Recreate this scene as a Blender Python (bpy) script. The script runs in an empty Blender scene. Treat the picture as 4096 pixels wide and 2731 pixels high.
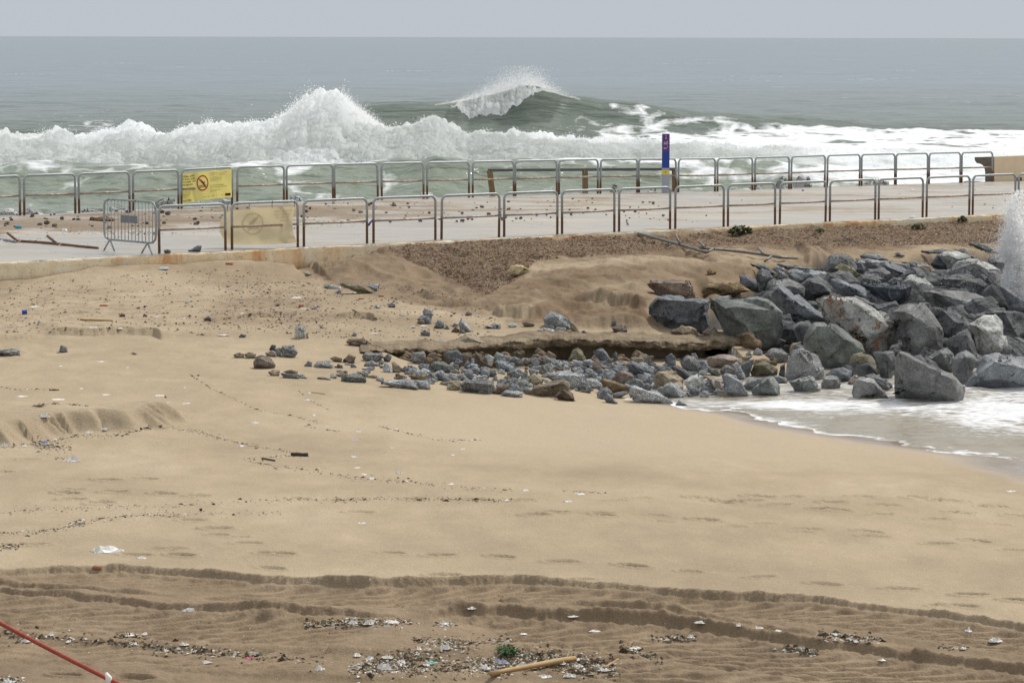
import bpy, bmesh, math, random
import numpy as np
from mathutils import Vector, Matrix, noise as mnoise

# ------------------------------------------------------------------ camera / light
W, H = 4096.0, 2731.0
FPX = 11378.0
PITCH = math.atan((1365.5 - 149.0) / FPX)
ROLL = math.radians(0.119)
scene = bpy.context.scene
cam_d = bpy.data.cameras.new("camera")
cam = bpy.data.objects.new("camera", cam_d)
scene.collection.objects.link(cam)
cam_d.sensor_width = 36.0
cam_d.lens = 36.0 * FPX / W
cam_d.clip_start = 0.5
cam_d.clip_end = 90000.0
Rm = Matrix.Rotation(math.pi / 2 - PITCH, 3, 'X') @ Matrix.Rotation(ROLL, 3, 'Z')
cam.matrix_world = Rm.to_4x4()
scene.camera = cam

SUN_EL = math.radians(50)
SUN_AZ = math.radians(40)          # measured from +Y (view direction) towards +X
world = bpy.data.worlds.new("World")
scene.world = world
world.use_nodes = True
wn = world.node_tree
for n in list(wn.nodes): wn.nodes.remove(n)
wo = wn.nodes.new('ShaderNodeOutputWorld')
bg = wn.nodes.new('ShaderNodeBackground')
sky = wn.nodes.new('ShaderNodeTexSky')
sky.sky_type = 'NISHITA'
sky.sun_disc = False
sky.sun_elevation = SUN_EL
sky.sun_rotation = SUN_AZ
sky.air_density = 1.6
sky.dust_density = 6.0
sky.ozone_density = 1.5
mixw = wn.nodes.new('ShaderNodeMixRGB')
mixw.inputs[0].default_value = 0.86
mixw.inputs[2].default_value = (4.45, 4.92, 5.5, 1)     # thin high cloud veil
vg = wn.nodes.new('ShaderNodeMixRGB'); vg.blend_type = 'MULTIPLY'; vg.inputs[0].default_value = 0.0
wn.links.new(sky.outputs[0], mixw.inputs[1])
tcw = wn.nodes.new('ShaderNodeTexCoord'); sxw = wn.nodes.new('ShaderNodeSeparateXYZ'); rpw = wn.nodes.new('ShaderNodeMapRange')
wn.links.new(tcw.outputs['Generated'], sxw.inputs[0]); wn.links.new(sxw.outputs[2], rpw.inputs[0])
rpw.inputs[1].default_value = 0.05; rpw.inputs[2].default_value = 0.8; rpw.inputs[3].default_value = 0.93; rpw.inputs[4].default_value = 0.85
wn.links.new(rpw.outputs[0], mixw.inputs[0])
rp2 = wn.nodes.new('ShaderNodeMapRange'); wn.links.new(sxw.outputs[2], rp2.inputs[0]); rp2.inputs[1].default_value = 0.08; rp2.inputs[2].default_value = 0.7
vg.blend_type = 'MIX'; wn.links.new(rp2.outputs[0], vg.inputs[0]); vg.inputs[1].default_value = (5.1, 5.5, 6.0, 1); vg.inputs[2].default_value = (7.6, 7.8, 8.0, 1)
wn.links.new(vg.outputs[0], mixw.inputs[2])
wn.links.new(mixw.outputs[0], bg.inputs[0])
bg.inputs[1].default_value = 0.088
wn.links.new(bg.outputs[0], wo.inputs[0])

sun_d = bpy.data.lights.new("sun", 'SUN')
sun_d.energy = 2.7
sun_d.angle = math.radians(7)
sun_d.color = (1.0, 0.96, 0.90)
sun = bpy.data.objects.new("sun", sun_d)
scene.collection.objects.link(sun)
sd = Vector((math.sin(SUN_AZ) * math.cos(SUN_EL), math.cos(SUN_AZ) * math.cos(SUN_EL), math.sin(SUN_EL)))
sun.rotation_euler = sd.to_track_quat('Z', 'Y').to_euler()
sun.location = (0, 0, 60)
scene.view_settings.view_transform = 'Standard'
scene.view_settings.look = 'None'
scene.cycles.diffuse_bounces = 8
scene.cycles.max_bounces = 16
scene.view_settings.exposure = 0.28
scene.view_settings.gamma = 1.0
scene.render.resolution_x = 1024
scene.render.resolution_y = 682

# ------------------------------------------------------------------ measuring helpers
Rn = np.array(Rm)
def ray(px, py):
    px = np.asarray(px, float); py = np.asarray(py, float)
    l = np.stack([(px - 2048.0) / FPX, -(py - 1365.5) / FPX, -np.ones_like(px)], -1)
    return l @ Rn.T
def at(px, py, D):
    """world point seen at photo pixel px,py whose distance along the ground is D"""
    r = ray(px, py)
    return Vector(r * (D / r[1]))
def at_z(px, py, z):
    r = ray(px, py)
    return Vector(r * (z / r[2]))
CR = {'A': (0, 400, 2.138), 'B': (1000, 400, 2.138), 'C': (2000, 400, 2.138), 'D': (3000, 400, 2.146),
      'E': (2400, 900, 2.613), 'F': (3200, 900, 1.96), 'G': (900, 1100, 2.138), 'H': (1900, 1150, 2.352),
      'I': (2700, 1100, 2.613), 'J': (0, 1000, 1.809), 'K': (0, 1700, 1.1484), 'L': (2048, 1700, 1.1484),
      'S': (0, 0, 1.0), 'V': (0, 0, 1 / 1.7415)}
def sp(c, pts):
    ox, oy, s = CR[c]
    return [(ox + x / s, oy + y / s) for x, y in pts]
def lin(r, g, b):
    f = lambda c: ((c / 255.0 + 0.055) / 1.055) ** 2.4 if c > 10.3 else c / 255.0 / 12.92
    return (f(r), f(g), f(b), 1.0)

# numpy value noise
def vnoise(x, y, seed=0):
    xi = np.floor(x).astype(np.int64); yi = np.floor(y).astype(np.int64)
    xf = x - xi; yf = y - yi
    u = xf * xf * xf * (xf * (xf * 6 - 15) + 10); v = yf * yf * yf * (yf * (yf * 6 - 15) + 10)
    def h(a, b):
        n = (a * 374761393 + b * 668265263 + seed * 982451653) & 0xffffffff
        n = ((n ^ (n >> 13)) * 1274126177) & 0xffffffff
        n = n ^ (n >> 16)
        return (n & 0xffff) / 32767.5 - 1.0
    a = h(xi, yi); b = h(xi + 1, yi); c = h(xi, yi + 1); d = h(xi + 1, yi + 1)
    return a + (b - a) * u + (c - a) * v + (a - b - c + d) * u * v
def fbm(x, y, seed=0, oct=4, gain=0.5):
    r = np.zeros_like(x); amp = 1.0; f = 1.0
    for o in range(oct):
        r += amp * vnoise(x * f + 17.3 * o, y * f - 9.1 * o, seed + o); amp *= gain; f *= 2.03
    return r
def sstep(a, b, x):
    t = np.clip((x - a) / (b - a), 0, 1)
    return t * t * (3 - 2 * t)

# ------------------------------------------------------------------ object helpers
def link(o):
    scene.collection.objects.link(o); return o
def tag(o, label=None, cat=None, group=None, kind=None):
    if label: o['label'] = label
    if cat: o['category'] = cat
    if group: o['group'] = group
    if kind: o['kind'] = kind
    return o
def empty(name, loc):
    o = bpy.data.objects.new(name, None); o.location = loc; o.empty_display_size = 0.2
    return link(o)
def mesh_obj(name, verts, faces, mat, parent=None, origin=None, smooth=False):
    """verts in world coordinates"""
    vs = np.asarray([tuple(v) for v in verts], dtype=np.float64)
    if parent is not None: org = np.array(parent.location) + (np.array(parent.parent.location) if parent.parent else 0)
    elif origin is not None: org = np.array(origin)
    else: org = np.zeros(3)
    me = bpy.data.meshes.new(name)
    me.from_pydata((vs - org).tolist(), [], faces)
    me.materials.append(mat)
    if smooth: me.polygons.foreach_set('use_smooth', [True] * len(me.polygons))
    me.update()
    o = bpy.data.objects.new(name, me)
    link(o)
    if parent is not None: o.parent = parent
    else: o.location = org
    return o
def grid_mesh(name, X, Y, Z, mat, attrs=None, smooth=True):
    r, c = X.shape
    co = np.stack([X, Y, Z], -1).reshape(-1, 3).astype(np.float32)
    idx = np.arange(r * c, dtype=np.int32).reshape(r, c)
    q = np.stack([idx[:-1, :-1], idx[:-1, 1:], idx[1:, 1:], idx[1:, :-1]], -1).reshape(-1, 4)
    me = bpy.data.meshes.new(name)
    me.vertices.add(len(co)); me.vertices.foreach_set('co', co.ravel())
    me.loops.add(q.size); me.loops.foreach_set('vertex_index', q.ravel())
    me.polygons.add(len(q))
    me.polygons.foreach_set('loop_start', np.arange(0, q.size, 4, dtype=np.int32))
    me.polygons.foreach_set('use_smooth', np.full(len(q), smooth))
    me.update(calc_edges=True)
    for k, a in (attrs or {}).items():
        at_ = me.attributes.new(k, 'FLOAT', 'POINT'); at_.data.foreach_set('value', a.astype(np.float32).ravel())
    me.materials.append(mat)
    return link(bpy.data.objects.new(name, me))

class MB:
    def __init__(s): s.v = []; s.f = []
    def add(s, vs, fs):
        b = len(s.v); s.v += [Vector(v) for v in vs]; s.f += [tuple(i + b for i in f) for f in fs]; return s
    def tube(s, pts, r, n=8, cap=True, closed=False):
        pts = [Vector(p) for p in pts]; m = len(pts); rs = r if isinstance(r, (list, tuple)) else [r] * m
        vs = []; up = None
        for i, p in enumerate(pts):
            a = pts[(i - 1) % m] if (i > 0 or closed) else p; b = pts[(i + 1) % m] if (i < m - 1 or closed) else p
            t = (b - a).normalized()
            if up is None:
                up = Vector((0, 0, 1)) if abs(t.z) < 0.9 else Vector((0, 1, 0))
            x = t.cross(up)
            if x.length < 1e-4: x = t.cross(Vector((1, 0.3, 0)))
            x.normalize(); y = x.cross(t).normalized(); up = y
            for k in range(n):
                an = 2 * math.pi * k / n
                vs.append(p + (x * math.cos(an) + y * math.sin(an)) * rs[i])
        fs = []
        for i in range(m if closed else m - 1):
            j = (i + 1) % m
            for k in range(n):
                fs.append((i * n + k, i * n + (k + 1) % n, j * n + (k + 1) % n, j * n + k))
        if cap and not closed:
            fs.append(tuple(range(n - 1, -1, -1))); fs.append(tuple((m - 1) * n + k for k in range(n)))
        return s.add(vs, fs)
    def box(s, c, ax, ay, az):
        """centre and three half-axis vectors"""
        c = Vector(c); ax = Vector(ax); ay = Vector(ay); az = Vector(az)
        vs = [c + ax * i + ay * j + az * k for i in (-1, 1) for j in (-1, 1) for k in (-1, 1)]
        return s.add(vs, [(0, 1, 3, 2), (4, 6, 7, 5), (0, 4, 5, 1), (2, 3, 7, 6), (0, 2, 6, 4), (1, 5, 7, 3)])
    def build(s, name, mat, parent=None, origin=None, smooth=False):
        return mesh_obj(name, s.v, s.f, mat, parent, origin, smooth)

# ------------------------------------------------------------------ materials
def new_mat(name):
    m = bpy.data.materials.new(name); m.use_nodes = True
    nt = m.node_tree
    for n in list(nt.nodes): nt.nodes.remove(n)
    out = nt.nodes.new('ShaderNodeOutputMaterial'); b = nt.nodes.new('ShaderNodeBsdfPrincipled')
    nt.links.new(b.outputs[0], out.inputs[0])
    return m, nt, b
class NT:
    def __init__(s, nt, b):
        s.t = nt; s.b = b
    def n(s, t, **k):
        x = s.t.nodes.new(t)
        for a, v in k.items(): setattr(x, a, v)
        return x
    def l(s, a, b): s.t.links.new(a, b)
    def setin(s, node, i, v):
        if hasattr(v, 'is_linked'): s.l(v, node.inputs[i])
        else: node.inputs[i].default_value = v
    def math(s, op, a, b=0.0, clamp=False):
        x = s.n('ShaderNodeMath', operation=op, use_clamp=clamp); s.setin(x, 0, a); s.setin(x, 1, b); return x.outputs[0]
    def mix(s, f, a, b, mode='MIX'):
        x = s.n('ShaderNodeMixRGB', blend_type=mode); s.setin(x, 0, f); s.setin(x, 1, a); s.setin(x, 2, b); return x.outputs[0]
    def coord(s, k='Object', scale=(1, 1, 1)):
        c = s.n('ShaderNodeTexCoord'); m = s.n('ShaderNodeMapping'); m.inputs['Scale'].default_value = scale
        s.l(c.outputs[k], m.inputs[0]); return m.outputs[0]
    def noise(s, vec, scale, detail=4, rough=0.55, dist=0.0):
        x = s.n('ShaderNodeTexNoise'); s.l(vec, x.inputs['Vector']); x.inputs['Scale'].default_value = scale
        x.inputs['Detail'].default_value = detail; x.inputs['Roughness'].default_value = rough
        x.inputs['Distortion'].default_value = dist; return x.outputs[0]
    def vor(s, vec, scale, feature='F1', rnd=1.0):
        x = s.n('ShaderNodeTexVoronoi', feature=feature); s.l(vec, x.inputs['Vector']); x.inputs['Scale'].default_value = scale
        x.inputs['Randomness'].default_value = rnd; return x
    def ramp(s, f, stops, interp='LINEAR'):
        x = s.n('ShaderNodeValToRGB'); s.l(f, x.inputs[0]); e = x.color_ramp.elements; x.color_ramp.interpolation = interp
        while len(e) < len(stops): e.new(0.5)
        for i, (p, c) in enumerate(stops):
            e[i].position = p; e[i].color = c if hasattr(c, '__len__') else (c, c, c, 1)
        return x.outputs[0]
    def attr(s, name):
        x = s.n('ShaderNodeAttribute'); x.attribute_name = name; return x
    def bump(s, h, strength=0.5, dist=0.02, prev=None):
        x = s.n('ShaderNodeBump'); x.inputs['Strength'].default_value = strength; x.inputs['Distance'].default_value = dist
        s.l(h, x.inputs['Height'])
        if prev is not None: s.l(prev, x.inputs['Normal'])
        return x.outputs[0]
    def col(s, c): s.setin(s.b, 'Base Color', c)
    def set(s, **k):
        for a, v in k.items(): s.setin(s.b, a.replace('_', ' '), v)

def mat_plain(name, color, rough=0.6, metal=0.0, nscale=6.0, amount=0.25, bumpd=0.002, trans=0.0):
    m, nt, b = new_mat(name); q = NT(nt, b)
    v = q.coord()
    f = q.noise(v, nscale, 5, 0.65)
    dark = tuple(c * (1 - amount) for c in color[:3]) + (1,); lite = tuple(min(1, c * (1 + amount * 0.7)) for c in color[:3]) + (1,)
    q.col(q.ramp(f, [(0.3, dark), (0.7, lite)]))
    q.set(Roughness=rough, Metallic=metal)
    q.l(q.bump(q.noise(v, nscale * 6, 3), 0.6, bumpd), b.inputs['Normal'])
    if trans:
        tr = q.n('ShaderNodeBsdfTranslucent'); tr.inputs[0].default_value = lite
        mx = q.n('ShaderNodeMixShader'); mx.inputs[0].default_value = trans
        out = [n for n in nt.nodes if n.type == 'OUTPUT_MATERIAL'][0]
        q.l(b.outputs[0], mx.inputs[1]); q.l(tr.outputs[0], mx.inputs[2]); q.l(mx.outputs[0], out.inputs[0])
    return m

def mat_rock(name, speckle=0.35, vein=0.3, rough=0.55, mottled=False, rust=False):
    m, nt, b = new_mat(name); q = NT(nt, b)
    v = q.coord()
    oi = q.n('ShaderNodeObjectInfo')
    rv = q.n('ShaderNodeVectorMath', operation='ADD'); q.l(v, rv.inputs[0])
    cmb = q.n('ShaderNodeCombineXYZ'); r50 = q.math('MULTIPLY', oi.outputs['Random'], 50.0)
    q.l(r50, cmb.inputs[0]); q.l(r50, cmb.inputs[2]); q.l(cmb.outputs[0], rv.inputs[1]); v = rv.outputs[0]
    big = q.noise(v, 1.6, 6, 0.62, 0.4)
    c = q.mix(1.0, oi.outputs['Color'], q.ramp(big, [(0.30, 0.45), (0.48, 0.9), (0.70, 1.75)]), 'MULTIPLY')
    fine = q.noise(v, 42, 3, 0.7)
    c = q.mix(speckle, c, q.mix(1.0, c, q.ramp(fine, [(0.35, 0.35), (0.5, 1.0), (0.66, 2.4)]), 'MULTIPLY'))
    # pale mineral veins
    st = q.n('ShaderNodeMapping'); st.inputs['Rotation'].default_value = (0.5, 0.9, 0.3); st.inputs['Scale'].default_value = (0.6, 2.2, 1.0)
    q.l(v, st.inputs[0])
    ve = q.noise(st.outputs[0], 2.6, 5, 0.6, 1.2)
    vm = q.ramp(q.math('ABSOLUTE', q.math('SUBTRACT', ve, 0.5)), [(0.0, 1.0), (0.018, 0.0)])
    c = q.mix(q.math('MULTIPLY', vm, vein), c, lin(170, 175, 175))
    if mottled:
        mo = q.noise(st.outputs[0], 5.5, 6, 0.75, 2.2)
        c = q.mix(q.ramp(mo, [(0.42, 0.0), (0.6, 0.85)]), c, lin(185, 184, 180))
        dk = q.noise(v, 7, 5, 0.7, 1.5)
        c = q.mix(q.ramp(dk, [(0.52, 0.0), (0.62, 0.8)]), c, lin(52, 54, 56))
    if rust:
        ru = q.noise(v, 2.3, 4, 0.6, 0.8)
        c = q.mix(q.ramp(ru, [(0.57, 0.0), (0.66, 0.8)]), c, lin(158, 108, 62))
    q.col(c)
    q.set(Roughness=q.ramp(q.noise(v, 5, 4), [(0.3, rough - 0.2), (0.7, rough + 0.2)]), Specular_IOR_Level=0.7 if rough < 0.5 else 0.12)
    h = q.noise(v, 3.5, 8, 0.68, 0.6)
    nb = q.bump(h, 1.0, 0.16)
    nb = q.bump(q.noise(st.outputs[0], 9, 6, 0.7, 1.0), 0.8, 0.035, nb)
    nb = q.bump(fine, 0.5, 0.012, nb)
    q.l(nb, b.inputs['Normal'])
    return m

def mat_rust_metal(name, zmid=None, base=(150, 156, 158), amount=0.5):
    """galvanised tube; rust grows towards the foot (Object z) and in blotches"""
    m, nt, b = new_mat(name); q = NT(nt, b)
    v = q.coord()
    n1 = q.noise(v, 9, 6, 0.7); n2 = q.noise(v, 45, 4, 0.7)
    f = n1
    if zmid is not None:
        sx = q.n('ShaderNodeSeparateXYZ'); q.l(v, sx.inputs[0])
        g = q.math('SUBTRACT', zmid, sx.outputs[2])
        f = q.math('ADD', q.math('MULTIPLY', g, 1.7), q.math('MULTIPLY', q.math('SUBTRACT', n1, 0.5), 1.3))
        f = q.math('ADD', f, 0.5)
    rm = q.ramp(f, [(0.5 - amount * 0.2, 0.0), (0.62, 1.0)])
    kk = 1.3 if zmid is None and amount == 0.55 else 1.0
    rc = q.ramp(n2, [(0.3, lin(76 * kk, 54 * kk, 42 * kk)), (0.55, lin(128 * kk, 94 * kk, 70 * kk)), (0.75, lin(158 * kk, 126 * kk, 100 * kk))])
    gc = q.ramp(n2, [(0.3, lin(base[0] - 45, base[1] - 45, base[2] - 45)), (0.6, lin(*base)), (0.75, lin(base[0] + 35, base[1] + 35, base[2] + 30))])
    q.col(q.mix(rm, gc, rc))
    q.set(Roughness=q.ramp(rm, [(0, 0.42), (1, 0.85)]), Metallic=q.ramp(rm, [(0, 0.15), (1, 0.0)]))
    q.l(q.bump(n2, 0.7, 0.004), b.inputs['Normal'])
    return m

def mat_vcol(name, rough=0.8):
    m, nt, b = new_mat(name); q = NT(nt, b)
    a = q.attr('tint'); q.col(a.outputs['Color']); q.set(Roughness=rough, Specular_IOR_Level=0.05)
    return m

def mat_foam(name):
    m, nt, b = new_mat(name); q = NT(nt, b)
    v = q.coord()
    f = q.noise(v, 1.2, 8, 0.75, 0.6)
    q.col(q.ramp(f, [(0.3, lin(232, 238, 236)), (0.52, lin(248, 250, 251)), (0.7, lin(252, 253, 254))]))
    q.set(Roughness=0.9, Specular_IOR_Level=0.1)
    h = q.noise(v, 2.2, 10, 0.8, 1.0)
    q.l(q.bump(h, 0.5, 0.10), b.inputs['Normal'])
    tr = q.n('ShaderNodeBsdfTranslucent'); tr.inputs[0].default_value = (0.97, 0.98, 0.98, 1)
    mx = q.n('ShaderNodeMixShader'); mx.inputs[0].default_value = 0.72
    out = [n for n in nt.nodes if n.type == 'OUTPUT_MATERIAL'][0]
    q.l(b.outputs[0], mx.inputs[1]); q.l(tr.outputs[0], mx.inputs[2]); q.l(mx.outputs[0], out.inputs[0])
    return m

def mat_spray(name):
    m, nt, b = new_mat(name); q = NT(nt, b); q.col((0.98, 0.98, 0.98, 1)); q.set(Roughness=1.0, Specular_IOR_Level=0.0)
    tr = q.n('ShaderNodeBsdfTranslucent'); tr.inputs[0].default_value = (0.98, 0.985, 0.99, 1)
    mx = q.n('ShaderNodeMixShader'); mx.inputs[0].default_value = 0.55
    out = [n for n in nt.nodes if n.type == 'OUTPUT_MATERIAL'][0]
    q.l(b.outputs[0], mx.inputs[1]); q.l(tr.outputs[0], mx.inputs[2]); q.l(mx.outputs[0], out.inputs[0])
    return m

def mat_water(name, deep, foam_scale, stretch, rough=0.25, wave=None, spec=0.5, offshore=None, sharp=4.0):
    """sea water; 'foam' attribute 0..1 drives how closed the foam lace is"""
    m, nt, b = new_mat(name); q = NT(nt, b)
    v = q.coord('Object', stretch)
    warp = q.n('ShaderNodeTexNoise'); q.l(v, warp.inputs['Vector']); warp.inputs['Scale'].default_value = foam_scale * 0.8
    warp.inputs['Detail'].default_value = 5
    wv = q.n('ShaderNodeVectorMath', operation='MULTIPLY_ADD'); q.l(warp.outputs['Color'], wv.inputs[0])
    wv.inputs[1].default_value = (0.9 / foam_scale,) * 3; q.l(v, wv.inputs[2])
    vo = q.vor(wv.outputs[0], foam_scale, 'DISTANCE_TO_EDGE')
    vo2 = q.vor(wv.outputs[0], foam_scale * 2.7, 'DISTANCE_TO_EDGE')
    a = q.attr('foam').outputs['Fac']
    n = q.noise(v, foam_scale * 3.0, 7, 0.7)
    d = q.math('ADD', q.math('MULTIPLY', vo.outputs['Distance'], 1.0), q.math('MULTIPLY', vo2.outputs['Distance'], 0.7))
    d = q.math('ADD', d, q.math('MULTIPLY', q.math('SUBTRACT', n, 0.5), 0.7))
    lvl = q.math('SUBTRACT', q.math('MULTIPLY', a, 0.75), 0.12)
    mask = q.math('MULTIPLY', q.math('SUBTRACT', lvl, d), sharp, True)
    mask = q.math('MULTIPLY', mask, q.ramp(n, [(0.25, 0.55), (0.6, 1.0)]))
    dn = q.noise(q.coord('Object', (0.02, 0.03, 0.05)), 1.0, 4)
    dc = q.mix(q.ramp(dn, [(0.35, 0.0), (0.65, 1.0)]), deep, tuple(c * 0.8 for c in deep[:3]) + (1,))
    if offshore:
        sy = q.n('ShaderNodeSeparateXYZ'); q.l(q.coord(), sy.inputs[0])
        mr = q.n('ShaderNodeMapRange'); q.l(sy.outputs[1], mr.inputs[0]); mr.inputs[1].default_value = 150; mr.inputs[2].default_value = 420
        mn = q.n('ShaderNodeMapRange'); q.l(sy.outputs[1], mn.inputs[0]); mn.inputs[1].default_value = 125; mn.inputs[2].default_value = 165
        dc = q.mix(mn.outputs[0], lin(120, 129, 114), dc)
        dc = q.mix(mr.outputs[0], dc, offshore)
    q.col(q.mix(mask, dc, lin(238, 240, 243)))
    q.set(Roughness=q.ramp(mask, [(0, rough), (1, 0.9)]), IOR=1.33, Specular_IOR_Level=spec)
    nb = None
    for (sc, st, di) in (wave or []):
        vv = q.coord('Object', st)
        nb = q.bump(q.noise(vv, sc, 4, 0.6, 0.3), 1.0, di, nb)
    nb = q.bump(mask, 0.6, 0.05, nb)
    q.l(nb, b.inputs['Normal'])
    return m

M = {}
M['rock'] = mat_rock('grey_rock')
M['rock_wet'] = mat_rock('wet_rock', 0.45, 0.35, 0.38)
M['rock_mottled'] = mat_rock('mottled_rock', 0.3, 0.5, 0.5, True, True)
M['rock_speckled'] = mat_rock('speckled_rock', 0.3, 0.5, 0.45, True, False)
M['granite'] = mat_rock('granite', 0.7, 0.12, 0.7)
M['galv_frame'] = mat_rust_metal('galvanised_frame', 0.40, (172, 178, 180))
M['galv_near'] = mat_rust_metal('galvanised_frame_worn', 0.50, (172, 177, 177))
M['rusty_bar'] = mat_rust_metal('rusty_bar', None, (176, 168, 158), 0.55)
M['rusty_dark'] = mat_rust_metal('rusty_tube', None, (96, 70, 52), 0.9)
M['galv'] = mat_rust_metal('galvanised', None, (160, 167, 170), -0.4)
M['galv_dull'] = mat_rust_metal('galvanised_dull', None, (112, 116, 112), -0.2)
M['wood'] = mat_plain('weathered_wood', lin(138, 114, 80), 0.75, 0, 9, 0.35)
M['driftwood'] = mat_plain('driftwood', lin(98, 72, 50), 0.85, 0, 12, 0.4)
M['darkstick'] = mat_plain('dark_stick', lin(62, 52, 44), 0.85, 0, 12, 0.4)
M['plastic_white'] = mat_plain('white_plastic', lin(222, 220, 216), 0.5, 0, 12, 0.15)
M['foam'] = mat_foam('wave_foam')
M['spray'] = mat_spray('water_spray')
M['vcol'] = mat_vcol('mixed_litter')

# ------------------------------------------------------------------ lines measured on the photograph
def pxm_near(x): return 190.0 - (x - 632.0) * 35.0 / 3263.0
def pxm_far(x): return 158.0 - (x - 0.0) * 39.0 / 3900.0
def y_near(x):                       # rail foot line
    return 1.7415 * (583 + (x / 1.7415 - 360) * (493 - 583) / (2232 - 360))
FARX = [-1500, 80, 302, 517, 720, 930, 1130, 1330, 1512, 1690, 1875, 2050, 2217, 2385, 2545, 2700, 2860, 3010, 3160, 3296, 3435, 3570, 3706, 3840, 3967, 6000]
FARY = [960, 863, 854, 844, 834, 821, 813, 806, 800, 795, 790, 785, 780, 775, 772, 770, 767, 761, 756, 750, 745, 741, 737, 733, 729, 668]
def y_far(x): return float(np.interp(x, FARX, FARY))
def near_pt(x): return at(x, y_near(x), FPX / pxm_near(x))
def far_pt(x): return at(x, y_far(x), FPX / pxm_far(x))
# deck edge line in plan: points just outside the rails
NE = []; FE = []
for x in np.linspace(-1800, 6400, 83):
    a = near_pt(x); b = far_pt(x)
    NE.append((a.x, a.y - 0.42, a.z)); FE.append((b.x, b.y + 0.30, b.z))
NE = np.array(NE); FE = np.array(FE)

# ------------------------------------------------------------------ terrain
NX = lambda x, y: (x, y, -(y - 149) / pxm_near(x))
ctrl = []
for x, y in [(-1200, 1180), (-500, 1145), (0, 1116), (300, 1094), (560, 1078), (700, 1058), (850, 1060), (1000, 1046), (1130, 1052), (1270, 1074),
             (1380, 1022), (1500, 985), (1700, 968), (2000, 950), (2300, 942), (2600, 934), (3000, 915), (3400, 895), (3700, 884), (4096, 868), (4800, 845), (5600, 810)]:
    ctrl.append(NX(x, y))
ctrl += [(-900, 1250, -5.0), (0, 1250, -4.99), (600, 1250, -4.98), (1000, 1200, -4.97), (1250, 1150, -5.0), (1450, 1100, -4.88), (1600, 1150, -4.98), (1700, 1210, -5.02), (1400, 1250, -5.03),
         (-900, 1400, -5.1), (0, 1400, -5.1), (600, 1400, -5.1), (1100, 1400, -5.13), (1500, 1360, -5.14), (1500, 1440, -5.24), (1800, 1480, -5.36), (2100, 1520, -5.45),
         (-900, 1600, -5.05), (0, 1560, -5.08), (700, 1560, -5.12), (1300, 1560, -5.2), (1800, 1600, -5.36), (2200, 1610, -5.46), (2450, 1620, -5.53), (2600, 1560, -5.6), (2900, 1500, -5.6),
         (-900, 1800, -5.05), (0, 1800, -5.06), (700, 1750, -5.12), (1500, 1760, -5.22), (2200, 1780, -5.36), (2700, 1780, -5.46), (3200, 1830, -5.48),
         (2700, 1606, -5.62), (3000, 1652, -5.62), (3300, 1706, -5.62), (3700, 1770, -5.62), (4096, 1838, -5.62), (4700, 1950, -5.62),
         (3200, 1590, -5.82), (3600, 1640, -5.9), (4000, 1650, -5.95), (4600, 1700, -6.0),
         (-900, 2000, -5.0), (0, 1980, -5.0), (1000, 1980, -5.03), (2000, 1980, -5.12), (2600, 1970, -5.2), (3200, 1930, -5.30), (3700, 1940, -5.36), (4096, 1970, -5.4), (4800, 2080, -5.45),
         (-900, 2300, -4.95), (0, 2300, -4.96), (1500, 2300, -5.0), (3000, 2300, -5.08), (4096, 2300, -5.15), (4900, 2400, -5.2),
         (-900, 2800, -4.95), (1500, 2800, -4.97), (4096, 2800, -5.02), (5200, 2900, -5.05), (1500, 4200, -4.9), (-3000, 4200, -4.9), (6000, 4200, -5.0),
         (1700, 1020, -4.66), (1850, 1080, -4.86), (2000, 1010, -4.66), (2400, 1010, -4.66), (2800, 985, -4.68), (3300, 960, -4.72), (3700, 950, -4.76), (4096, 950, -4.82), (4800, 950, -4.9),
         (2100, 1110, -4.82), (2350, 1090, -4.72), (2650, 1100, -4.72), (2900, 1070, -4.74), (3200, 1045, -4.78), (3600, 1040, -4.86), (4000, 1020, -4.86), (4600, 1030, -4.9),
         (1950, 1190, -5.0), (2250, 1180, -4.90), (2450, 1180, -4.84), (2620, 1180, -4.92), (2500, 1330, -5.2), (2250, 1310, -5.14), (2000, 1260, -5.06), (2050, 1330, -5.12),
         (2900, 1250, -5.15), (3000, 1400, -5.4), (3400, 1300, -5.3), (3500, 1450, -5.55), (3900, 1300, -5.3), (3800, 1480, -5.65), (3500, 1150, -5.05), (3900, 1130, -5.02), (4600, 1300, -5.3), (4700, 1500, -5.6)]
cp = np.array([tuple(at_z(x, y, z)) for x, y, z in ctrl])
def tps_fit(P, z, lam=0.02):
    n = len(P); d = np.linalg.norm(P[:, None] - P[None], axis=-1)
    K = np.where(d > 0, d * d * np.log(d + 1e-12), 0) + lam * np.eye(n)
    A = np.zeros((n + 3, n + 3)); A[:n, :n] = K; A[:n, n] = 1; A[:n, n + 1:] = P; A[n, :n] = 1; A[n + 1:, :n] = P.T
    return np.linalg.solve(A, np.concatenate([z, np.zeros(3)]))
SC = 10.0
Pc = cp[:, :2] / SC
wt = tps_fit(Pc, cp[:, 2], 0.004)
def base_z(X, Y):
    x = X / SC; y = Y / SC
    r = wt[-3] + wt[-2] * x + wt[-1] * y
    for i in range(len(Pc)):
        d2 = (x - Pc[i, 0]) ** 2 + (y - Pc[i, 1]) ** 2
        r = r + wt[i] * 0.5 * d2 * np.log(d2 + 1e-12)
    return r
ypx = np.concatenate([np.arange(905, 2860, 2.0)])
Dr = 5.0 * FPX / (ypx - 149.0)
Dr = np.concatenate([np.linspace(90, Dr[0] + 0.5, 10), Dr, np.linspace(Dr[-1] - 0.3, 4, 16)])
tc = np.concatenate([np.linspace(-1.2, -0.26, 16)[:-1], np.linspace(-0.26, -0.195, 60)[:-1], np.linspace(-0.195, 0.195, 1240), np.linspace(0.195, 0.26, 60)[1:], np.linspace(0.26, 1.2, 16)[1:]])
TD, TT = np.meshgrid(Dr, tc, indexing='ij')
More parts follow.
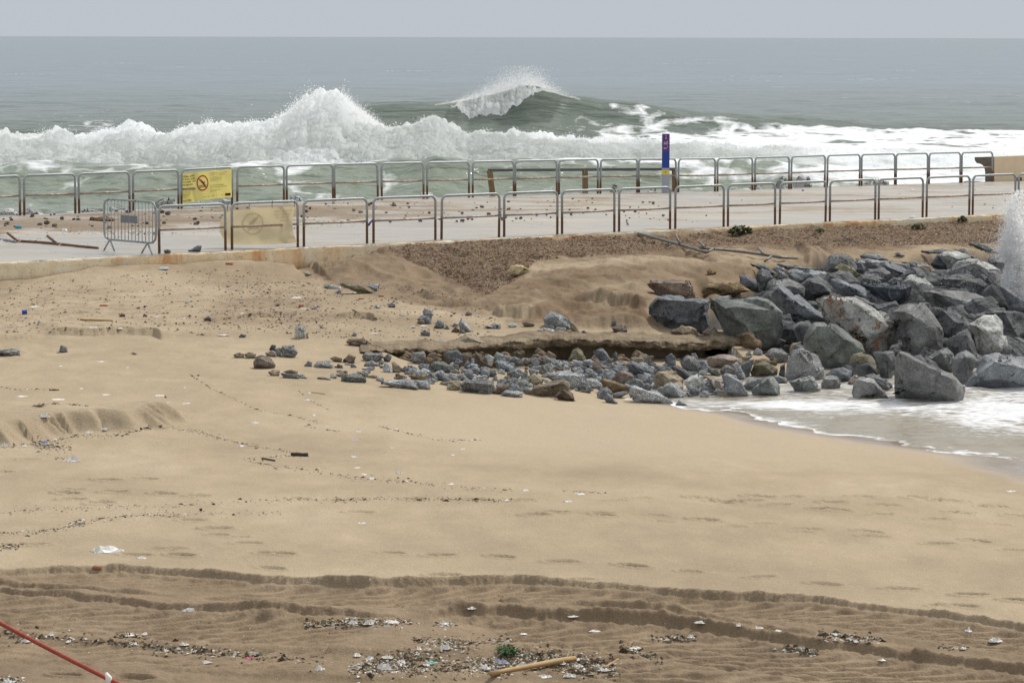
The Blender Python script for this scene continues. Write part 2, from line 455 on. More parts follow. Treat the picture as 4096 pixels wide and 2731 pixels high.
GX = TD * TT; GY = TD.copy()
# coarse evaluation, then interpolation along rows
cs = slice(None, None, 1)
Zb = np.zeros_like(GX)
ci = np.unique(np.concatenate([np.arange(0, len(tc), 8), [len(tc) - 1]])); ri = np.unique(np.concatenate([np.arange(0, len(Dr), 4), np.arange(0, 14), np.arange(len(Dr) - 18, len(Dr))]))
Zc = base_z(GX[np.ix_(ri, ci)], GY[np.ix_(ri, ci)])
tmp = np.empty((len(ri), len(tc)))
for i in range(len(ri)): tmp[i] = np.interp(tc, tc[ci], Zc[i])
rinv = np.arange(len(Dr))
lo = np.clip(np.searchsorted(ri, rinv, side='right') - 1, 0, len(ri) - 2); hi = lo + 1
fr = ((rinv - ri[lo]) / (ri[hi] - ri[lo]))[:, None]
Zb = tmp[lo] * (1 - fr) + tmp[hi] * fr
Zb = np.clip(Zb, -6.3, -4.3)
Zg = Zb.copy()
def hit(px, py, Z=None):
    """ground point seen at a pixel (first hit marching away from the camera)"""
    Z = Zg if Z is None else Z
    r = ray(px, py); t = r[0] / r[1]; s = r[2] / r[1]
    j = int(np.clip(np.searchsorted(tc, t), 1, len(tc) - 1)); w = (t - tc[j - 1]) / (tc[j] - tc[j - 1])
    col = (Z[:, j - 1] * (1 - w) + Z[:, j] * w)[::-1]; D = Dr[::-1]
    d = s * D - col
    k = np.argmax(d <= 0)
    if d[k] > 0: k = len(D) - 1
    if k == 0: k = 1
    f = d[k - 1] / (d[k - 1] - d[k] + 1e-9); f = min(max(f, 0), 1)
    Dh = D[k - 1] * (1 - f) + D[k] * f
    return Vector((t * Dh, Dh, s * Dh))
def ground_at(X, Y, Z=None):
    Z = Zg if Z is None else Z
    t = X / Y
    j = int(np.clip(np.searchsorted(tc, t), 1, len(tc) - 1)); w = (t - tc[j - 1]) / (tc[j] - tc[j - 1])
    i = int(np.clip(np.searchsorted(-Dr, -Y), 1, len(Dr) - 1)); u = (Dr[i - 1] - Y) / (Dr[i - 1] - Dr[i])
    return float((Z[i - 1, j - 1] * (1 - w) + Z[i - 1, j] * w) * (1 - u) + (Z[i, j - 1] * (1 - w) + Z[i, j] * w) * u)
def wline(c, pts): return [tuple(hit(x, y, Zb))[:2] for x, y in sp(c, pts)]
def sdist(line, margin):
    """signed distance (+ = nearer the camera) to a polyline within its bounding box"""
    L = np.array(line); x0, y0 = L.min(0) - margin; x1, y1 = L.max(0) + margin
    msk = (GX > x0) & (GX < x1) & (GY > y0) & (GY < y1)
    x = GX[msk]; y = GY[msk]
    best = np.full(x.shape, 1e9); sg = np.ones_like(x); al = np.zeros_like(x); tot = 0.0
    ln = np.linalg.norm(np.diff(L, axis=0), axis=1); T = ln.sum()
    for i in range(len(L) - 1):
        d = L[i + 1] - L[i]; vx = x - L[i, 0]; vy = y - L[i, 1]
        u = np.clip((vx * d[0] + vy * d[1]) / (ln[i] ** 2 + 1e-12), 0, 1)
        dx = vx - u * d[0]; dy = vy - u * d[1]; dd = dx * dx + dy * dy
        b = dd < best
        best[b] = dd[b]; sg[b] = np.where(d[0] * vy[b] - d[1] * vx[b] > 0, -1, 1); al[b] = tot + u[b] * ln[i]
        tot += ln[i]
    return msk, sg * np.sqrt(best), al, T
def scarp(line, h, lip, w, jag=0.05, taper=0.4, jf=3.0, foot=0.0, seed=1, flute=0.0):
    msk, s, al, T = sdist(line, lip * 3 + w + 1.0)
    x = GX[msk]; y = GY[msk]
    s = s + jag * fbm(x * jf, y * jf, seed, 4)
    if flute: s = s + flute * np.abs(np.sin(al * 9 + 2 * vnoise(al * 2, al * 0, seed)))
    tp = np.clip(np.minimum(al, T - al) / taper, 0, 1); tp = tp * tp * (3 - 2 * tp)
    far = np.exp(np.minimum(s, 0) / lip)
    g = np.where(s < 0, far, 1 - sstep(0, w, s))
    if foot: g = g - foot * np.exp(-((s - w) / (w * 1.5)) ** 2) * (s > 0)
    Zg[msk] += h * tp * g
WET = np.zeros_like(GX); GRAV = np.zeros_like(GX); BRN = np.zeros_like(GX)

def inpoly(px, py, poly):
    c = np.zeros(px.shape, bool); n = len(poly)
    for i in range(n):
        x0, y0 = poly[i]; x1, y1 = poly[(i + 1) % n]
        k = ((y0 > py) != (y1 > py)) & (px < (x1 - x0) * (py - y0) / (y1 - y0 + 1e-9) + x0); c ^= k
    return c
def blur(a, n):
    for _ in range(n):
        a = (a + np.roll(a, 1, 0) + np.roll(a, -1, 0) + np.roll(a, 1, 1) + np.roll(a, -1, 1)) / 5
    return a
# general relief of the beach
Zg += 0.025 * fbm(GX * 0.5, GY * 0.3, 3, 4) * sstep(20, 30, GY)
# erosion scarps
scarp(wline('J', [(-60, 668), (60, 640), (150, 632), (300, 612)]), 0.06, 0.8, 0.05, 0.05, 0.4, seed=4)
scarp(wline('J', [(330, 616), (500, 606), (700, 612), (850, 600), (1000, 600), (1130, 603), (1185, 640)]), 0.13, 1.3, 0.05, 0.04, 0.35, seed=5, flute=0.015)
scarp(wline('J', [(1150, 582), (1300, 572), (1480, 562)]), 0.06, 0.7, 0.05, 0.05, 0.4, seed=6)
scarp(wline('J', [(1440, 532), (1600, 522), (1750, 502), (1950, 490), (2240, 478)]), 0.07, 0.8, 0.06, 0.06, 0.4, seed=7)
scarp(wline('G', [(980, 378), (1070, 372), (1150, 365), (1230, 370), (1305, 400)]), 0.12, 0.5, 0.04, 0.04, 0.25, seed=8)
scarp(wline('G', [(720, 410), (820, 398), (905, 390)]), 0.06, 0.4, 0.04, 0.04, 0.3, seed=9)
scarp(wline('G', [(1290, 352), (1380, 350), (1460, 352)]), 0.06, 0.4, 0.04, 0.04, 0.3, seed=10)
# scalloped sand shelf on the left
scarp(wline('J', [(-300, 1410), (-100, 1400), (60, 1385), (130, 1360), (240, 1350), (330, 1325), (430, 1310), (560, 1300), (700, 1285), (800, 1290), (880, 1295), (960, 1288), (1030, 1275), (1075, 1245), (1160, 1232), (1225, 1215), (1245, 1185)]),
      0.26, 2.2, 0.42, 0.07, 0.7, jf=1.6, seed=11, flute=0.13)
# bank behind the slab
scarp(wline('H', [(90, 262), (300, 285), (500, 300), (640, 318)]), 0.14, 0.6, 0.08, 0.05, 0.35, seed=12)
scarp(wline('H', [(640, 318), (900, 345), (1080, 368), (1280, 372), (1450, 385), (1640, 390), (1800, 400)]), 0.20, 0.8, 0.45, 0.16, 0.6, jf=2.5, seed=13, flute=0.03)
scarp(wline('E', [(-300, 940), (0, 880), (130, 850), (300, 880), (450, 950), (520, 1060)]), 0.12, 0.6, 0.35, 0.16, 0.5, jf=3, seed=14)
scarp(wline('E', [(310, 700), (420, 660), (600, 680)]), 0.06, 0.5, 0.25, 0.12, 0.3, jf=5, seed=15)
scarp(wline('E', [(330, 300), (800, 325), (1150, 370), (1500, 400), (1800, 420)]), 0.08, 0.7, 0.5, 0.12, 0.8, jf=1.2, seed=16)
scarp(wline('E', [(400, 480), (800, 440), (1100, 470), (1300, 520), (1460, 545)]), 0.12, 0.9, 0.6, 0.15, 0.8, jf=1.2, seed=17)
scarp(wline('D', [(430, 1290), (560, 1400), (640, 1440)]), 0.15, 0.5, 0.2, 0.05, 0.3, seed=18)
scarp([tuple(hit(x, y, Zb))[:2] for x, y in [(2330, 1232), (2380, 1226), (2450, 1232), (2530, 1246), (2600, 1268)]], 0.20, 0.6, 0.13, 0.10, 0.25, jf=3, seed=61)
scarp([tuple(hit(x, y, Zb))[:2] for x, y in [(1960, 1262), (2040, 1268), (2120, 1274), (2180, 1282)]], 0.10, 0.4, 0.08, 0.05, 0.25, jf=3, seed=62)
scarp([tuple(hit(x, y, Zb))[:2] for x, y in [(1230, 1062), (1290, 1072), (1340, 1058), (1400, 1046)]], 0.12, 0.5, 0.08, 0.06, 0.25, jf=5, seed=63)
# gully at the wall and mounds
scarp(wline('B', [(340, 1400), (430, 1440), (530, 1490), (640, 1510), (740, 1560)]), -0.14, 0.5, 0.10, 0.06, 0.3, seed=19)
def mound(c, x, y, rx, ry, h, p=1.0):
    (sx, sy), = sp(c, [(x, y)]); g = hit(sx, sy, Zb)
    d = ((GX - g.x) / rx) ** 2 + ((GY - g.y) / ry) ** 2
    Zg[...] += h * np.exp(-d * p)
mound('B', 980, 1420, 1.0, 1.2, 0.17); mound('B', 480, 1480, 0.5, 0.5, -0.25); mound('B', 640, 1440, 0.6, 0.5, -0.14)
mound('J', 830, 170, 1.3, 1.3, 0.14); mound('J', 660, 220, 0.35, 0.5, 0.07); mound('J', 1720, 120, 1.4, 1.2, 0.10)
mound('H', 480, 120, 0.7, 1.6, 0.14); mound('E', 260, 420, 1.4, 1.4, 0.08); mound('E', 1000, 640, 0.4, 0.5, 0.1); mound('E', 1040, 640, 0.16, 0.8, -0.3)
mound('B', 1700, 1500, 0.7, 1.5, -0.14); mound('B', 2150, 1520, 0.35, 0.8, -0.12)
# crumbly texture on the bank and rough upper beach
up = sstep(40, 44, GY)
rough = up * (0.3 + 0.7 * sstep(-0.2, 0.5, fbm(GX * 0.6, GY * 0.5, 21, 3)))
Zg += 0.018 * rough * fbm(GX * 3.0, GY * 2.0, 22, 4)

_py = 149 - (Zg / GY) * FPX; _px = 2048 + GX / GY * FPX
bankm = inpoly(_px, _py, [(1250, 1060), (1500, 960), (4300, 850), (4300, 1020), (3200, 1060), (3000, 1240), (2600, 1330), (2050, 1300), (1800, 1240), (1500, 1130)]).astype(float)
bankm = blur(bankm, 16)
Zg += bankm * (0.10 * (0.6 - np.abs(fbm(GX * 1.3 + 0.5 * GY, GY * 0.8, 25, 4))) + 0.018 * fbm(GX * 5, GY * 4, 26, 4))
# vehicle tracks in the foreground
def line_at(c, pts): return wline(c, pts)
KL = lambda k, l: wline('K', k) + wline('L', l)
edge1 = KL([(-300, 700), (0, 690), (230, 676), (550, 668), (850, 690), (1130, 714), (1250, 726), (1700, 740), (2250, 722)],
           [(60, 722), (300, 738), (480, 746), (900, 784), (1400, 806), (1650, 842), (2100, 902), (2352, 942), (2700, 990)])
edge2 = KL([(-300, 745), (0, 760), (200, 784), (500, 806), (700, 832), (1000, 852), (1350, 864), (1600, 874), (1900, 896)],
           [])
edge3 = KL([(1930, 900), (2000, 876), (2120, 862), (2300, 862)], [(0, 872), (300, 888), (700, 905), (1000, 955), (1300, 1000), (1700, 1052), (2352, 1135), (2700, 1180)])
edge4 = KL([(-300, 690), (0, 712), (200, 738), (500, 764), (850, 776)], [])
edge5 = KL([(900, 778), (1100, 790), (1250, 786)], [])
edge6 = KL([(1750, 852), (1950, 824), (2300, 820)], [(60, 828), (400, 850), (800, 905), (1300, 955), (1500, 975)])
edge7 = KL([(980, 860), (1200, 872), (1400, 915)], [])
def track(line, off, width, amp, per, seed, a0=0.0, a1=1.0, slope=1.0):
    msk, s, al, T = sdist(line, off + width + 0.3)
    s = s + 0.02 * fbm(GX[msk] * 3, GY[msk] * 3, seed, 3)
    c = (s - off) / width
    inb = sstep(-0.02, 0.08, c) * (1 - sstep(0.92, 1.02, c)) * sstep(a0 * T, a0 * T + 0.6, al) * (1 - sstep(a1 * T - 0.6, a1 * T, al))
    side = np.where(c < 0.8, c, 1.6 - c)
    colm = np.floor(np.clip(c, 0, 0.999) * 3); cc = np.clip(c, 0, 0.999) * 3 - colm
    ph = (al * 0.85 + slope * c * width * 0.8) / per + 0.37 * colm + 0.18 * vnoise(al * 1.5, c * 2, seed)
    blk = sstep(0.80, 0.86, c) * (1 - sstep(0.96, 1.0, c)); ph2 = al / (per * 0.85); f2 = ph2 - np.floor(ph2)
    fq = ph - np.floor(ph)
    lug = sstep(0.02, 0.45, fq) * (1 - sstep(0.66, 0.80, fq))
    lug = lug * (1 - blk) + blk * sstep(0.1, 0.2, f2) * (1 - sstep(0.6, 0.72, f2))
    lug = lug * (0.15 + 0.85 * sstep(0.0, 0.10, cc) * (1 - sstep(0.88, 1.0, cc)))
    wear = 0.6 + 0.4 * sstep(-0.6, 0.2, fbm(GX[msk] * 1.3, GY[msk] * 1.3, seed + 5, 3))
    Zg[msk] += inb * (amp * (lug - 0.4) * wear - amp * 0.9)
    Zg[msk] += amp * 0.8 * np.exp(-((c - 1.05) / 0.10) ** 2) + amp * 0.4 * np.exp(-((c + 0.06) / 0.07) ** 2)
    return
track(edge1, 0.10, 1.05, 0.040, 0.26, 31, 0.25, 1.0)
track(edge1, 0.12, 0.50, 0.014, 0.22, 37, 0.0, 0.3)
track(edge2, 0.14, 1.25, 0.038, 0.26, 32, 0.0, 1.0)
track(edge3, 0.16, 1.25, 0.042, 0.26, 33, 0.0, 1.0)
track(edge2, 1.55, 0.8, 0.020, 0.22, 34, 0.0, 1.0, 0.8)
track(edge3, 1.4, 0.9, 0.034, 0.24, 35)
def berm(line, h, wf, wn, seed, taper=0.5, sink=0.0):
    msk, s, al, T = sdist(line, 1.2)
    x = GX[msk]; y = GY[msk]
    s = s + 0.022 * fbm(x * 5, y * 5, seed, 5) + 0.02 * vnoise(x * 1.2, y * 1.2, seed + 3)
    tp = np.clip(np.minimum(al, T - al) / taper, 0, 1)
    hh = h * (0.85 + 0.25 * vnoise(al * 0.9, al * 0, seed) + 0.15 * vnoise(al * 6, al * 0, seed + 1))
    g = np.where(s < 0, np.exp(-(s / wf) ** 2), 1 - sstep(0, wn, s))
    Zg[msk] += tp * (hh * g + h * 0.12 * fbm(x * 16, y * 16, seed + 2, 3) * np.exp(-((s) / 0.25) ** 2) - sink * sstep(0, wn, s) * (1 - sstep(0.5, 1.1, s)))
berm(edge1, 0.062, 0.14, 0.045, 41, sink=0.02)
berm(edge2, 0.060, 0.16, 0.045, 42, sink=0.015)
berm(edge3, 0.100, 0.22, 0.07, 43, sink=0.02)
berm(edge4, 0.055, 0.15, 0.06, 44)
berm(edge5, 0.05, 0.2, 0.08, 45)
berm(edge6, 0.070, 0.2, 0.08, 46)
berm(edge7, 0.065, 0.2, 0.15, 47)
fg = sstep(26.5, 24.0, GY)
Zg += (0.006 * fbm(GX * 4, GY * 4, 48, 4) + 0.004 * fbm(GX * 16, GY * 12, 49, 3)) * fg
berm(KL([(0, 1075), (300, 1100), (700, 1115), (1100, 1150), (1500, 1168)], []), 0.02, 0.12, 0.08, 49)
berm(KL([(0, 1095), (300, 1118), (700, 1140), (1100, 1172)], []), 0.015, 0.12, 0.08, 50)

# footprints
fpr = random.Random(5)
FP = [('L', p) for p in [(110, 416), (200, 405), (420, 420), (400, 408), (665, 418), (700, 446), (885, 438), (955, 354), (1030, 466), (1155, 453), (1220, 364),
      (1280, 333), (1130, 331), (1090, 345), (1335, 492), (1370, 478), (1420, 386), (1485, 390), (1600, 334), (1640, 490), (1665, 511), (1700, 407),
      (1790, 345), (1950, 432), (1960, 541), (2040, 355), (2135, 527), (2170, 376), (2230, 376), (2300, 412), (2300, 567), (2250, 450), (230, 624),
      (550, 642), (815, 668), (1145, 690), (1440, 724), (1790, 747), (2110, 777), (1965, 827), (2060, 831), (2335, 806), (80, 698), (315, 708), (480, 348), (30, 349), (590, 337), (860, 338), (1000, 350), (1470, 358), (1720, 372), (1860, 340), (1995, 356), (2100, 402), (2050, 405)]]
FP += [('K', p) for p in [(525, 316), (750, 324), (910, 332), (460, 366), (330, 304), (310, 322), (335, 348), (775, 426), (885, 442), (995, 478), (1100, 518),
      (1140, 548), (790, 566), (740, 568), (1000, 505), (1220, 595), (1290, 597), (625, 594), (140, 547), (830, 600), (1250, 660), (1800, 594), (2020, 597), (1650, 402), (2300, 602), (1545, 349), (1635, 345), (1380, 342), (1900, 344), (2050, 350), (2200, 350), (2040, 688), (620, 1160), (300, 1150), (130, 156), (10, 210), (490, 260), (680, 255), (150, 545)]]
for c, (x, y) in FP:
    (sx, sy), = sp(c, [(x, y)]); g = hit(sx, sy, Zb)
    an = fpr.uniform(-0.5, 0.3); ca, sa = math.cos(an), math.sin(an)
    msk = (np.abs(GX - g.x) < 0.5) & (np.abs(GY - g.y) < 0.5)
    x = GX[msk] - g.x; y = GY[msk] - g.y
    k = fpr.uniform(0.7, 1.15)
    u = (x * ca + y * sa) / (0.15 * k); v = (-x * sa + y * ca) / (0.075 * k)
    d = u * u + v * v; d2 = (u - 0.45) ** 2 * 2 + v * v
    dep = fpr.uniform(0.022, 0.045) * k
    Zg[msk] += -dep * (1 - sstep(0.5, 1.1, d)) + dep * 0.5 * np.exp(-((np.sqrt(d) - 1.25) / 0.2) ** 2) + dep * 0.3 * np.exp(-d2 * 6)

# the undercut in front of the slab, lowered ground below the boulders and the ground under the deck
HEAP = sp('F', [(-420, 500), (-300, 330), (60, 320), (180, 240), (520, 230), (800, 280), (1000, 230), (1200, 190), (2600, 180), (2600, 1250), (1300, 1250), (700, 1300), (300, 1180), (-200, 1000), (-420, 900), (-760, 880), (-760, 640)])
Zplace = Zg.copy()
def poly_w(pts, Z=None): return [tuple(hit(x, y, Zb))[:2] for x, y in pts]
hp = poly_w(HEAP); heap = inpoly(GX, GY, hp).astype(float)
Zg -= 0.42 * blur(heap, 14)
SLAB_TOP = sp('G', [(1150, 648), (1400, 640), (1700, 628), (1850, 635)]) + sp('H', [(0, 540), (250, 520), (450, 490), (620, 470), (800, 465), (940, 478), (1150, 487), (1400, 490), (1700, 497), (1900, 505), (2050, 500), (2200, 510)]) + sp('E', [(1180, 1190), (1350, 1200), (1530, 1235)])
SLAB_BOT = sp('G', [(1150, 665), (1400, 668), (1700, 660), (1850, 662)]) + sp('H', [(0, 575), (250, 572), (450, 572), (620, 570), (800, 558), (940, 545), (1150, 545), (1400, 560), (1700, 572), (1900, 590), (2050, 592), (2200, 590)]) + sp('E', [(1180, 1300), (1350, 1295), (1530, 1265)])
sl = np.array([tuple(hit(x, y, Zb)) for x, y in SLAB_TOP])
msk, s, al, T = sdist([(p[0], p[1] + 0.55) for p in sl], 3.5)
s2 = s + 0.12 * fbm(GX[msk] * 2.5, GY[msk] * 2.5, 61, 3)
tp = sstep(0.0, 1.2, al) * (1 - sstep(T - 0.6, T, al))
Zg[msk] -= tp * 0.52 * sstep(0, 0.25, s2) * (1 - sstep(0.75, 2.4, s2))
# keep the sand below the deck
ne_x = NE[:, 0] / NE[:, 1]
Dn = np.interp(GX / GY, ne_x, NE[:, 1]); Zn = np.interp(GX / GY, ne_x, NE[:, 2])
und = GY > Dn + 0.05
Zg = np.where(und, np.minimum(Zg, Zn - 0.25), Zg)
Zg = np.where(und, Zg - 2.5 * sstep(4.5, 9, GY - Dn), Zg)
Zg = np.where(~und & (GY > Dn - 1.5), np.minimum(Zg, Zn - 0.02), Zg)

# surface kinds
pyv = 149 - (Zg / GY) * FPX; pxv = 2048 + GX / GY * FPX
wl = wline('S', [(2500, 1590), (2700, 1606), (3000, 1652), (3300, 1706), (3700, 1770), (4096, 1838), (4700, 1950)])
msk, s, al, T = sdist(wl, 7)
wv = np.zeros_like(GX); wv[msk] = 1 - sstep(0.15, 1.3, s[:] * (1.0 - 0.45 * sstep(4.5, 7, GX[msk])) + 0.25 * fbm(GX[msk] * 0.5, GY[msk] * 0.5, 71, 2) - 0.3 * sstep(3.5, 6.5, GX[msk]))
WET = np.maximum(WET, wv) * sstep(2450, 2750, pxv) * sstep(1480, 1560, pyv)
DAMP = sstep(0.25, 0.9, np.exp(-(((pyv - 1700 - 0.02 * (pxv - 2048)) / 170) ** 2)) * sstep(900, 2200, pxv))   # smooth wave-washed sheet
gravel_px = inpoly(pxv + 30 * fbm(GX, GY, 73, 3), pyv + 12 * fbm(GX * 2, GY * 2, 72, 3),
   [(1500, 960), (5200, 700), (5200, 960), (3950, 985), (3800, 965), (3500, 985), (3560, 1005), (3250, 990), (2950, 985), (2700, 1000), (2500, 1022), (2200, 1030), (2050, 1050), (2120, 1100), (2000, 1120), (1950, 1200), (1850, 1160), (1760, 1100), (1600, 1030)])
GRAV = blur(gravel_px.astype(float), 60)
left_g = blur(inpoly(pxv, pyv + 25 * fbm(GX * 0.5, GY * 0.5, 75, 3), [(-600, 1130), (300, 1120), (700, 1150), (1200, 1170), (1400, 1300), (700, 1270), (400, 1320), (-600, 1330)]).astype(float), 8)
GRAV = np.maximum(GRAV, 0.35 * left_g)
brn_px = inpoly(pxv + 40 * fbm(GX * 0.7, GY * 0.7, 76, 4), pyv + 22 * fbm(GX * 0.9, GY * 0.9, 77, 4), sp('E', [(-900, 620), (-500, 760), (-900, 1030), (-400, 1070), (200, 1090), (760, 1090), (560, 1000), (500, 850), (560, 700), (330, 640), (100, 850), (-100, 820), (-200, 560), (-700, 560)]))
BRN = blur(brn_px.astype(float), 14)
BRN = np.maximum(BRN, 0.8 * blur(inpoly(pxv, pyv, sp('B', [(200, 1370), (1050, 1290), (1250, 1330), (1650, 1420), (2100, 1480), (2300, 1560), (2300, 1800), (1700, 1800), (700, 1620), (400, 1440)])).astype(float), 20))
BRN = np.maximum(BRN, 0.85 * blur(inpoly(pxv, pyv, sp('E', [(450, 380), (1500, 380), (2352, 420), (2352, 760), (900, 720), (500, 560)])).astype(float), 20))
tr_b = np.zeros_like(GX)
msk, s, al, T = sdist(edge1, 6); tr_b[msk] = sstep(-0.12, 0.15, s)
BRN = np.maximum(BRN, 0.72 * tr_b)
BRN = np.maximum(BRN, bankm * np.clip(0.62 + 0.5 * fbm(GX * 0.6, GY * 0.6, 78, 4), 0.2, 1))
HEAP_SHADE = blur(heap, 6)
BRN = np.maximum(BRN, 0.42 * blur(inpoly(pxv, pyv, [(-900, 1100), (1300, 1040), (2100, 1130), (2100, 1320), (1300, 1290), (300, 1320), (-900, 1340)]).astype(float), 20) * sstep(-0.7, 0.5, fbm(GX * 0.45, GY * 0.3, 79, 4)))
LITG = np.zeros_like(GX)                                      # fine grey wrack scatter
for c, pts, wd, am in [('K', [(-50, 395), (300, 385), (700, 372), (1000, 362), (1400, 335), (1900, 342), (2350, 350)], 0.5, 0.8), ('K', [(0, 520), (150, 495), (450, 430), (750, 410), (1300, 400), (2352, 405)], 0.25, 0.5),
                       ('K', [(1150, 160), (1300, 195), (1550, 225), (1900, 268), (2352, 295)], 0.15, 0.6), ('J', [(-50, 1430), (200, 1390), (500, 1360), (900, 1340), (1300, 1370), (1800, 1410), (2300, 1500)], 0.3, 0.6),
                       ('K', [(-50, 940), (500, 960), (1000, 1010), (1500, 1060), (2352, 1090)], 0.6, 0.45), ('K', [(900, 900), (1700, 900), (2352, 960)], 0.4, 0.4), ('L', [(0, 1050), (700, 1110)], 0.6, 0.6),
                       ('J', [(-50, 400), (600, 420), (1400, 440)], 2.2, 0.7), ('J', [(-50, 250), (1500, 280), (2352, 330)], 2.0, 0.5), ('G', [(600, 300), (1500, 420), (2200, 470)], 1.8, 0.7)]:
    msk, s, al, T = sdist(wline(c, pts), wd * 3)
    LITG[msk] = np.maximum(LITG[msk], am * np.exp(-(s / wd) ** 2))

def mat_sand():
    m, nt, b = new_mat('beach_sand'); q = NT(nt, b)
    v = q.coord()
    wet = q.attr('wet').outputs['Fac']; damp = q.attr('damp').outputs['Fac']; gr = q.attr('gravel').outputs['Fac']; br = q.attr('moist').outputs['Fac']; li = q.attr('wrack').outputs['Fac']
    big = q.noise(v, 0.35, 5, 0.6, 0.3); mid = q.noise(q.coord('Object', (1, 0.45, 1)), 2.2, 5, 0.65); fine = q.noise(v, 70, 3, 0.75)
    c = q.ramp(big, [(0.3, lin(150, 135, 112)), (0.55, lin(163, 147, 123)), (0.75, lin(172, 157, 134))])
    c = q.mix(0.5, c, q.mix(1.0, c, q.ramp(mid, [(0.3, 0.80), (0.7, 1.15)]), 'MULTIPLY'))
    c = q.mix(damp, c, lin(167, 152, 129))
    c = q.mix(br, c, q.ramp(mid, [(0.3, lin(98, 81, 63)), (0.6, lin(124, 105, 84)), (0.8, lin(142, 123, 101))]))
    # grain
    c = q.mix(1.0, c, q.ramp(fine, [(0.28, 0.70), (0.5, 1.0), (0.72, 1.30)]), 'MULTIPLY')
    # coarse shell and grit grains
    gv = q.vor(v, 34); gs = q.ramp(gv.outputs['Distance'], [(0.10, 1.0), (0.22, 0.0)])
    sepc = q.n('ShaderNodeSeparateColor'); q.l(gv.outputs['Color'], sepc.inputs[0])
    patch = q.ramp(q.noise(v, 1.3, 5, 0.7), [(0.42, 0.0), (0.62, 1.0)])
    dens = q.math('ADD', q.math('MULTIPLY', li, 0.9), q.math('MULTIPLY', patch, 0.10))
    on = q.math('GREATER_THAN', dens, sepc.outputs[0])
    gc = q.ramp(sepc.outputs[1], [(0.0, lin(52, 42, 34)), (0.45, lin(98, 78, 60)), (0.6, lin(128, 120, 116)), (0.85, lin(214, 206, 192)), (1, lin(120, 132, 150))], 'CONSTANT')
    c = q.mix(q.math('MULTIPLY', q.math('MULTIPLY', gs, on), 0.85), c, gc)
    # gravel
    vv = q.vor(v, 26); s2 = q.n('ShaderNodeSeparateColor'); q.l(vv.outputs['Color'], s2.inputs[0])
    pc = q.ramp(s2.outputs[0], [(0.0, lin(112, 93, 76)), (0.25, lin(130, 109, 88)), (0.45, lin(140, 112, 88)), (0.62, lin(124, 112, 98)), (0.8, lin(144, 122, 98)), (0.94, lin(168, 150, 126))], 'CONSTANT')
    pc = q.mix(1.0, pc, q.ramp(vv.outputs['Distance'], [(0.1, 1.05), (0.62, 0.6)]), 'MULTIPLY')
    gm = q.ramp(q.math('ADD', gr, q.math('MULTIPLY', q.math('SUBTRACT', q.noise(v, 2.0, 6, 0.75), 0.5), 1.6)), [(0.35, 0.0), (0.75, 0.9)])
    gm = q.math('MULTIPLY', gm, q.math('GREATER_THAN', gr, 0.02))
    c = q.mix(gm, c, pc)
    c = q.mix(q.math('MULTIPLY', wet, 0.9), c, lin(132, 116, 98))
    c = q.mix(q.attr('rockbed_shade').outputs['Fac'], c, q.ramp(mid, [(0.3, lin(48, 48, 48)), (0.7, lin(92, 88, 82))]))  # rocky ground under the heap, with deep shade of the gaps painted in
    q.col(c)
    q.set(Roughness=q.ramp(wet, [(0, 0.95), (0.6, 0.35), (1, 0.16)]), Specular_IOR_Level=q.ramp(wet, [(0, 0.15), (1, 0.6)]))
    dry = q.math('SUBTRACT', 1.0, wet)
    b1 = q.n('ShaderNodeBump'); b1.inputs['Distance'].default_value = 0.010; q.l(q.math('MULTIPLY', fine, dry), b1.inputs['Height']); b1.inputs['Strength'].default_value = 0.5
    h2 = q.math('MULTIPLY', q.math('MULTIPLY', q.math('SUBTRACT', 1.0, vv.outputs['Distance']), gm), 1.0)
    b2 = q.bump(h2, 1.0, 0.03, b1.outputs[0])
    notd = q.math('MULTIPLY', q.math('SUBTRACT', 1.0, damp), dry)
    b3 = q.bump(q.math('MULTIPLY', q.noise(v, 9, 5, 0.7), notd), 0.7, 0.025, b2)
    q.l(b3, b.inputs['Normal'])
    return m
M['sand'] = mat_sand()
ground = grid_mesh('beach_ground', GX, GY, Zg, M['sand'], {'wet': WET, 'damp': DAMP, 'gravel': GRAV, 'moist': BRN, 'wrack': LITG, 'rockbed_shade': HEAP_SHADE})
tag(ground, 'wide sandy beach with erosion scarps, footprints and vehicle tracks', kind='structure')

exec_marker = None
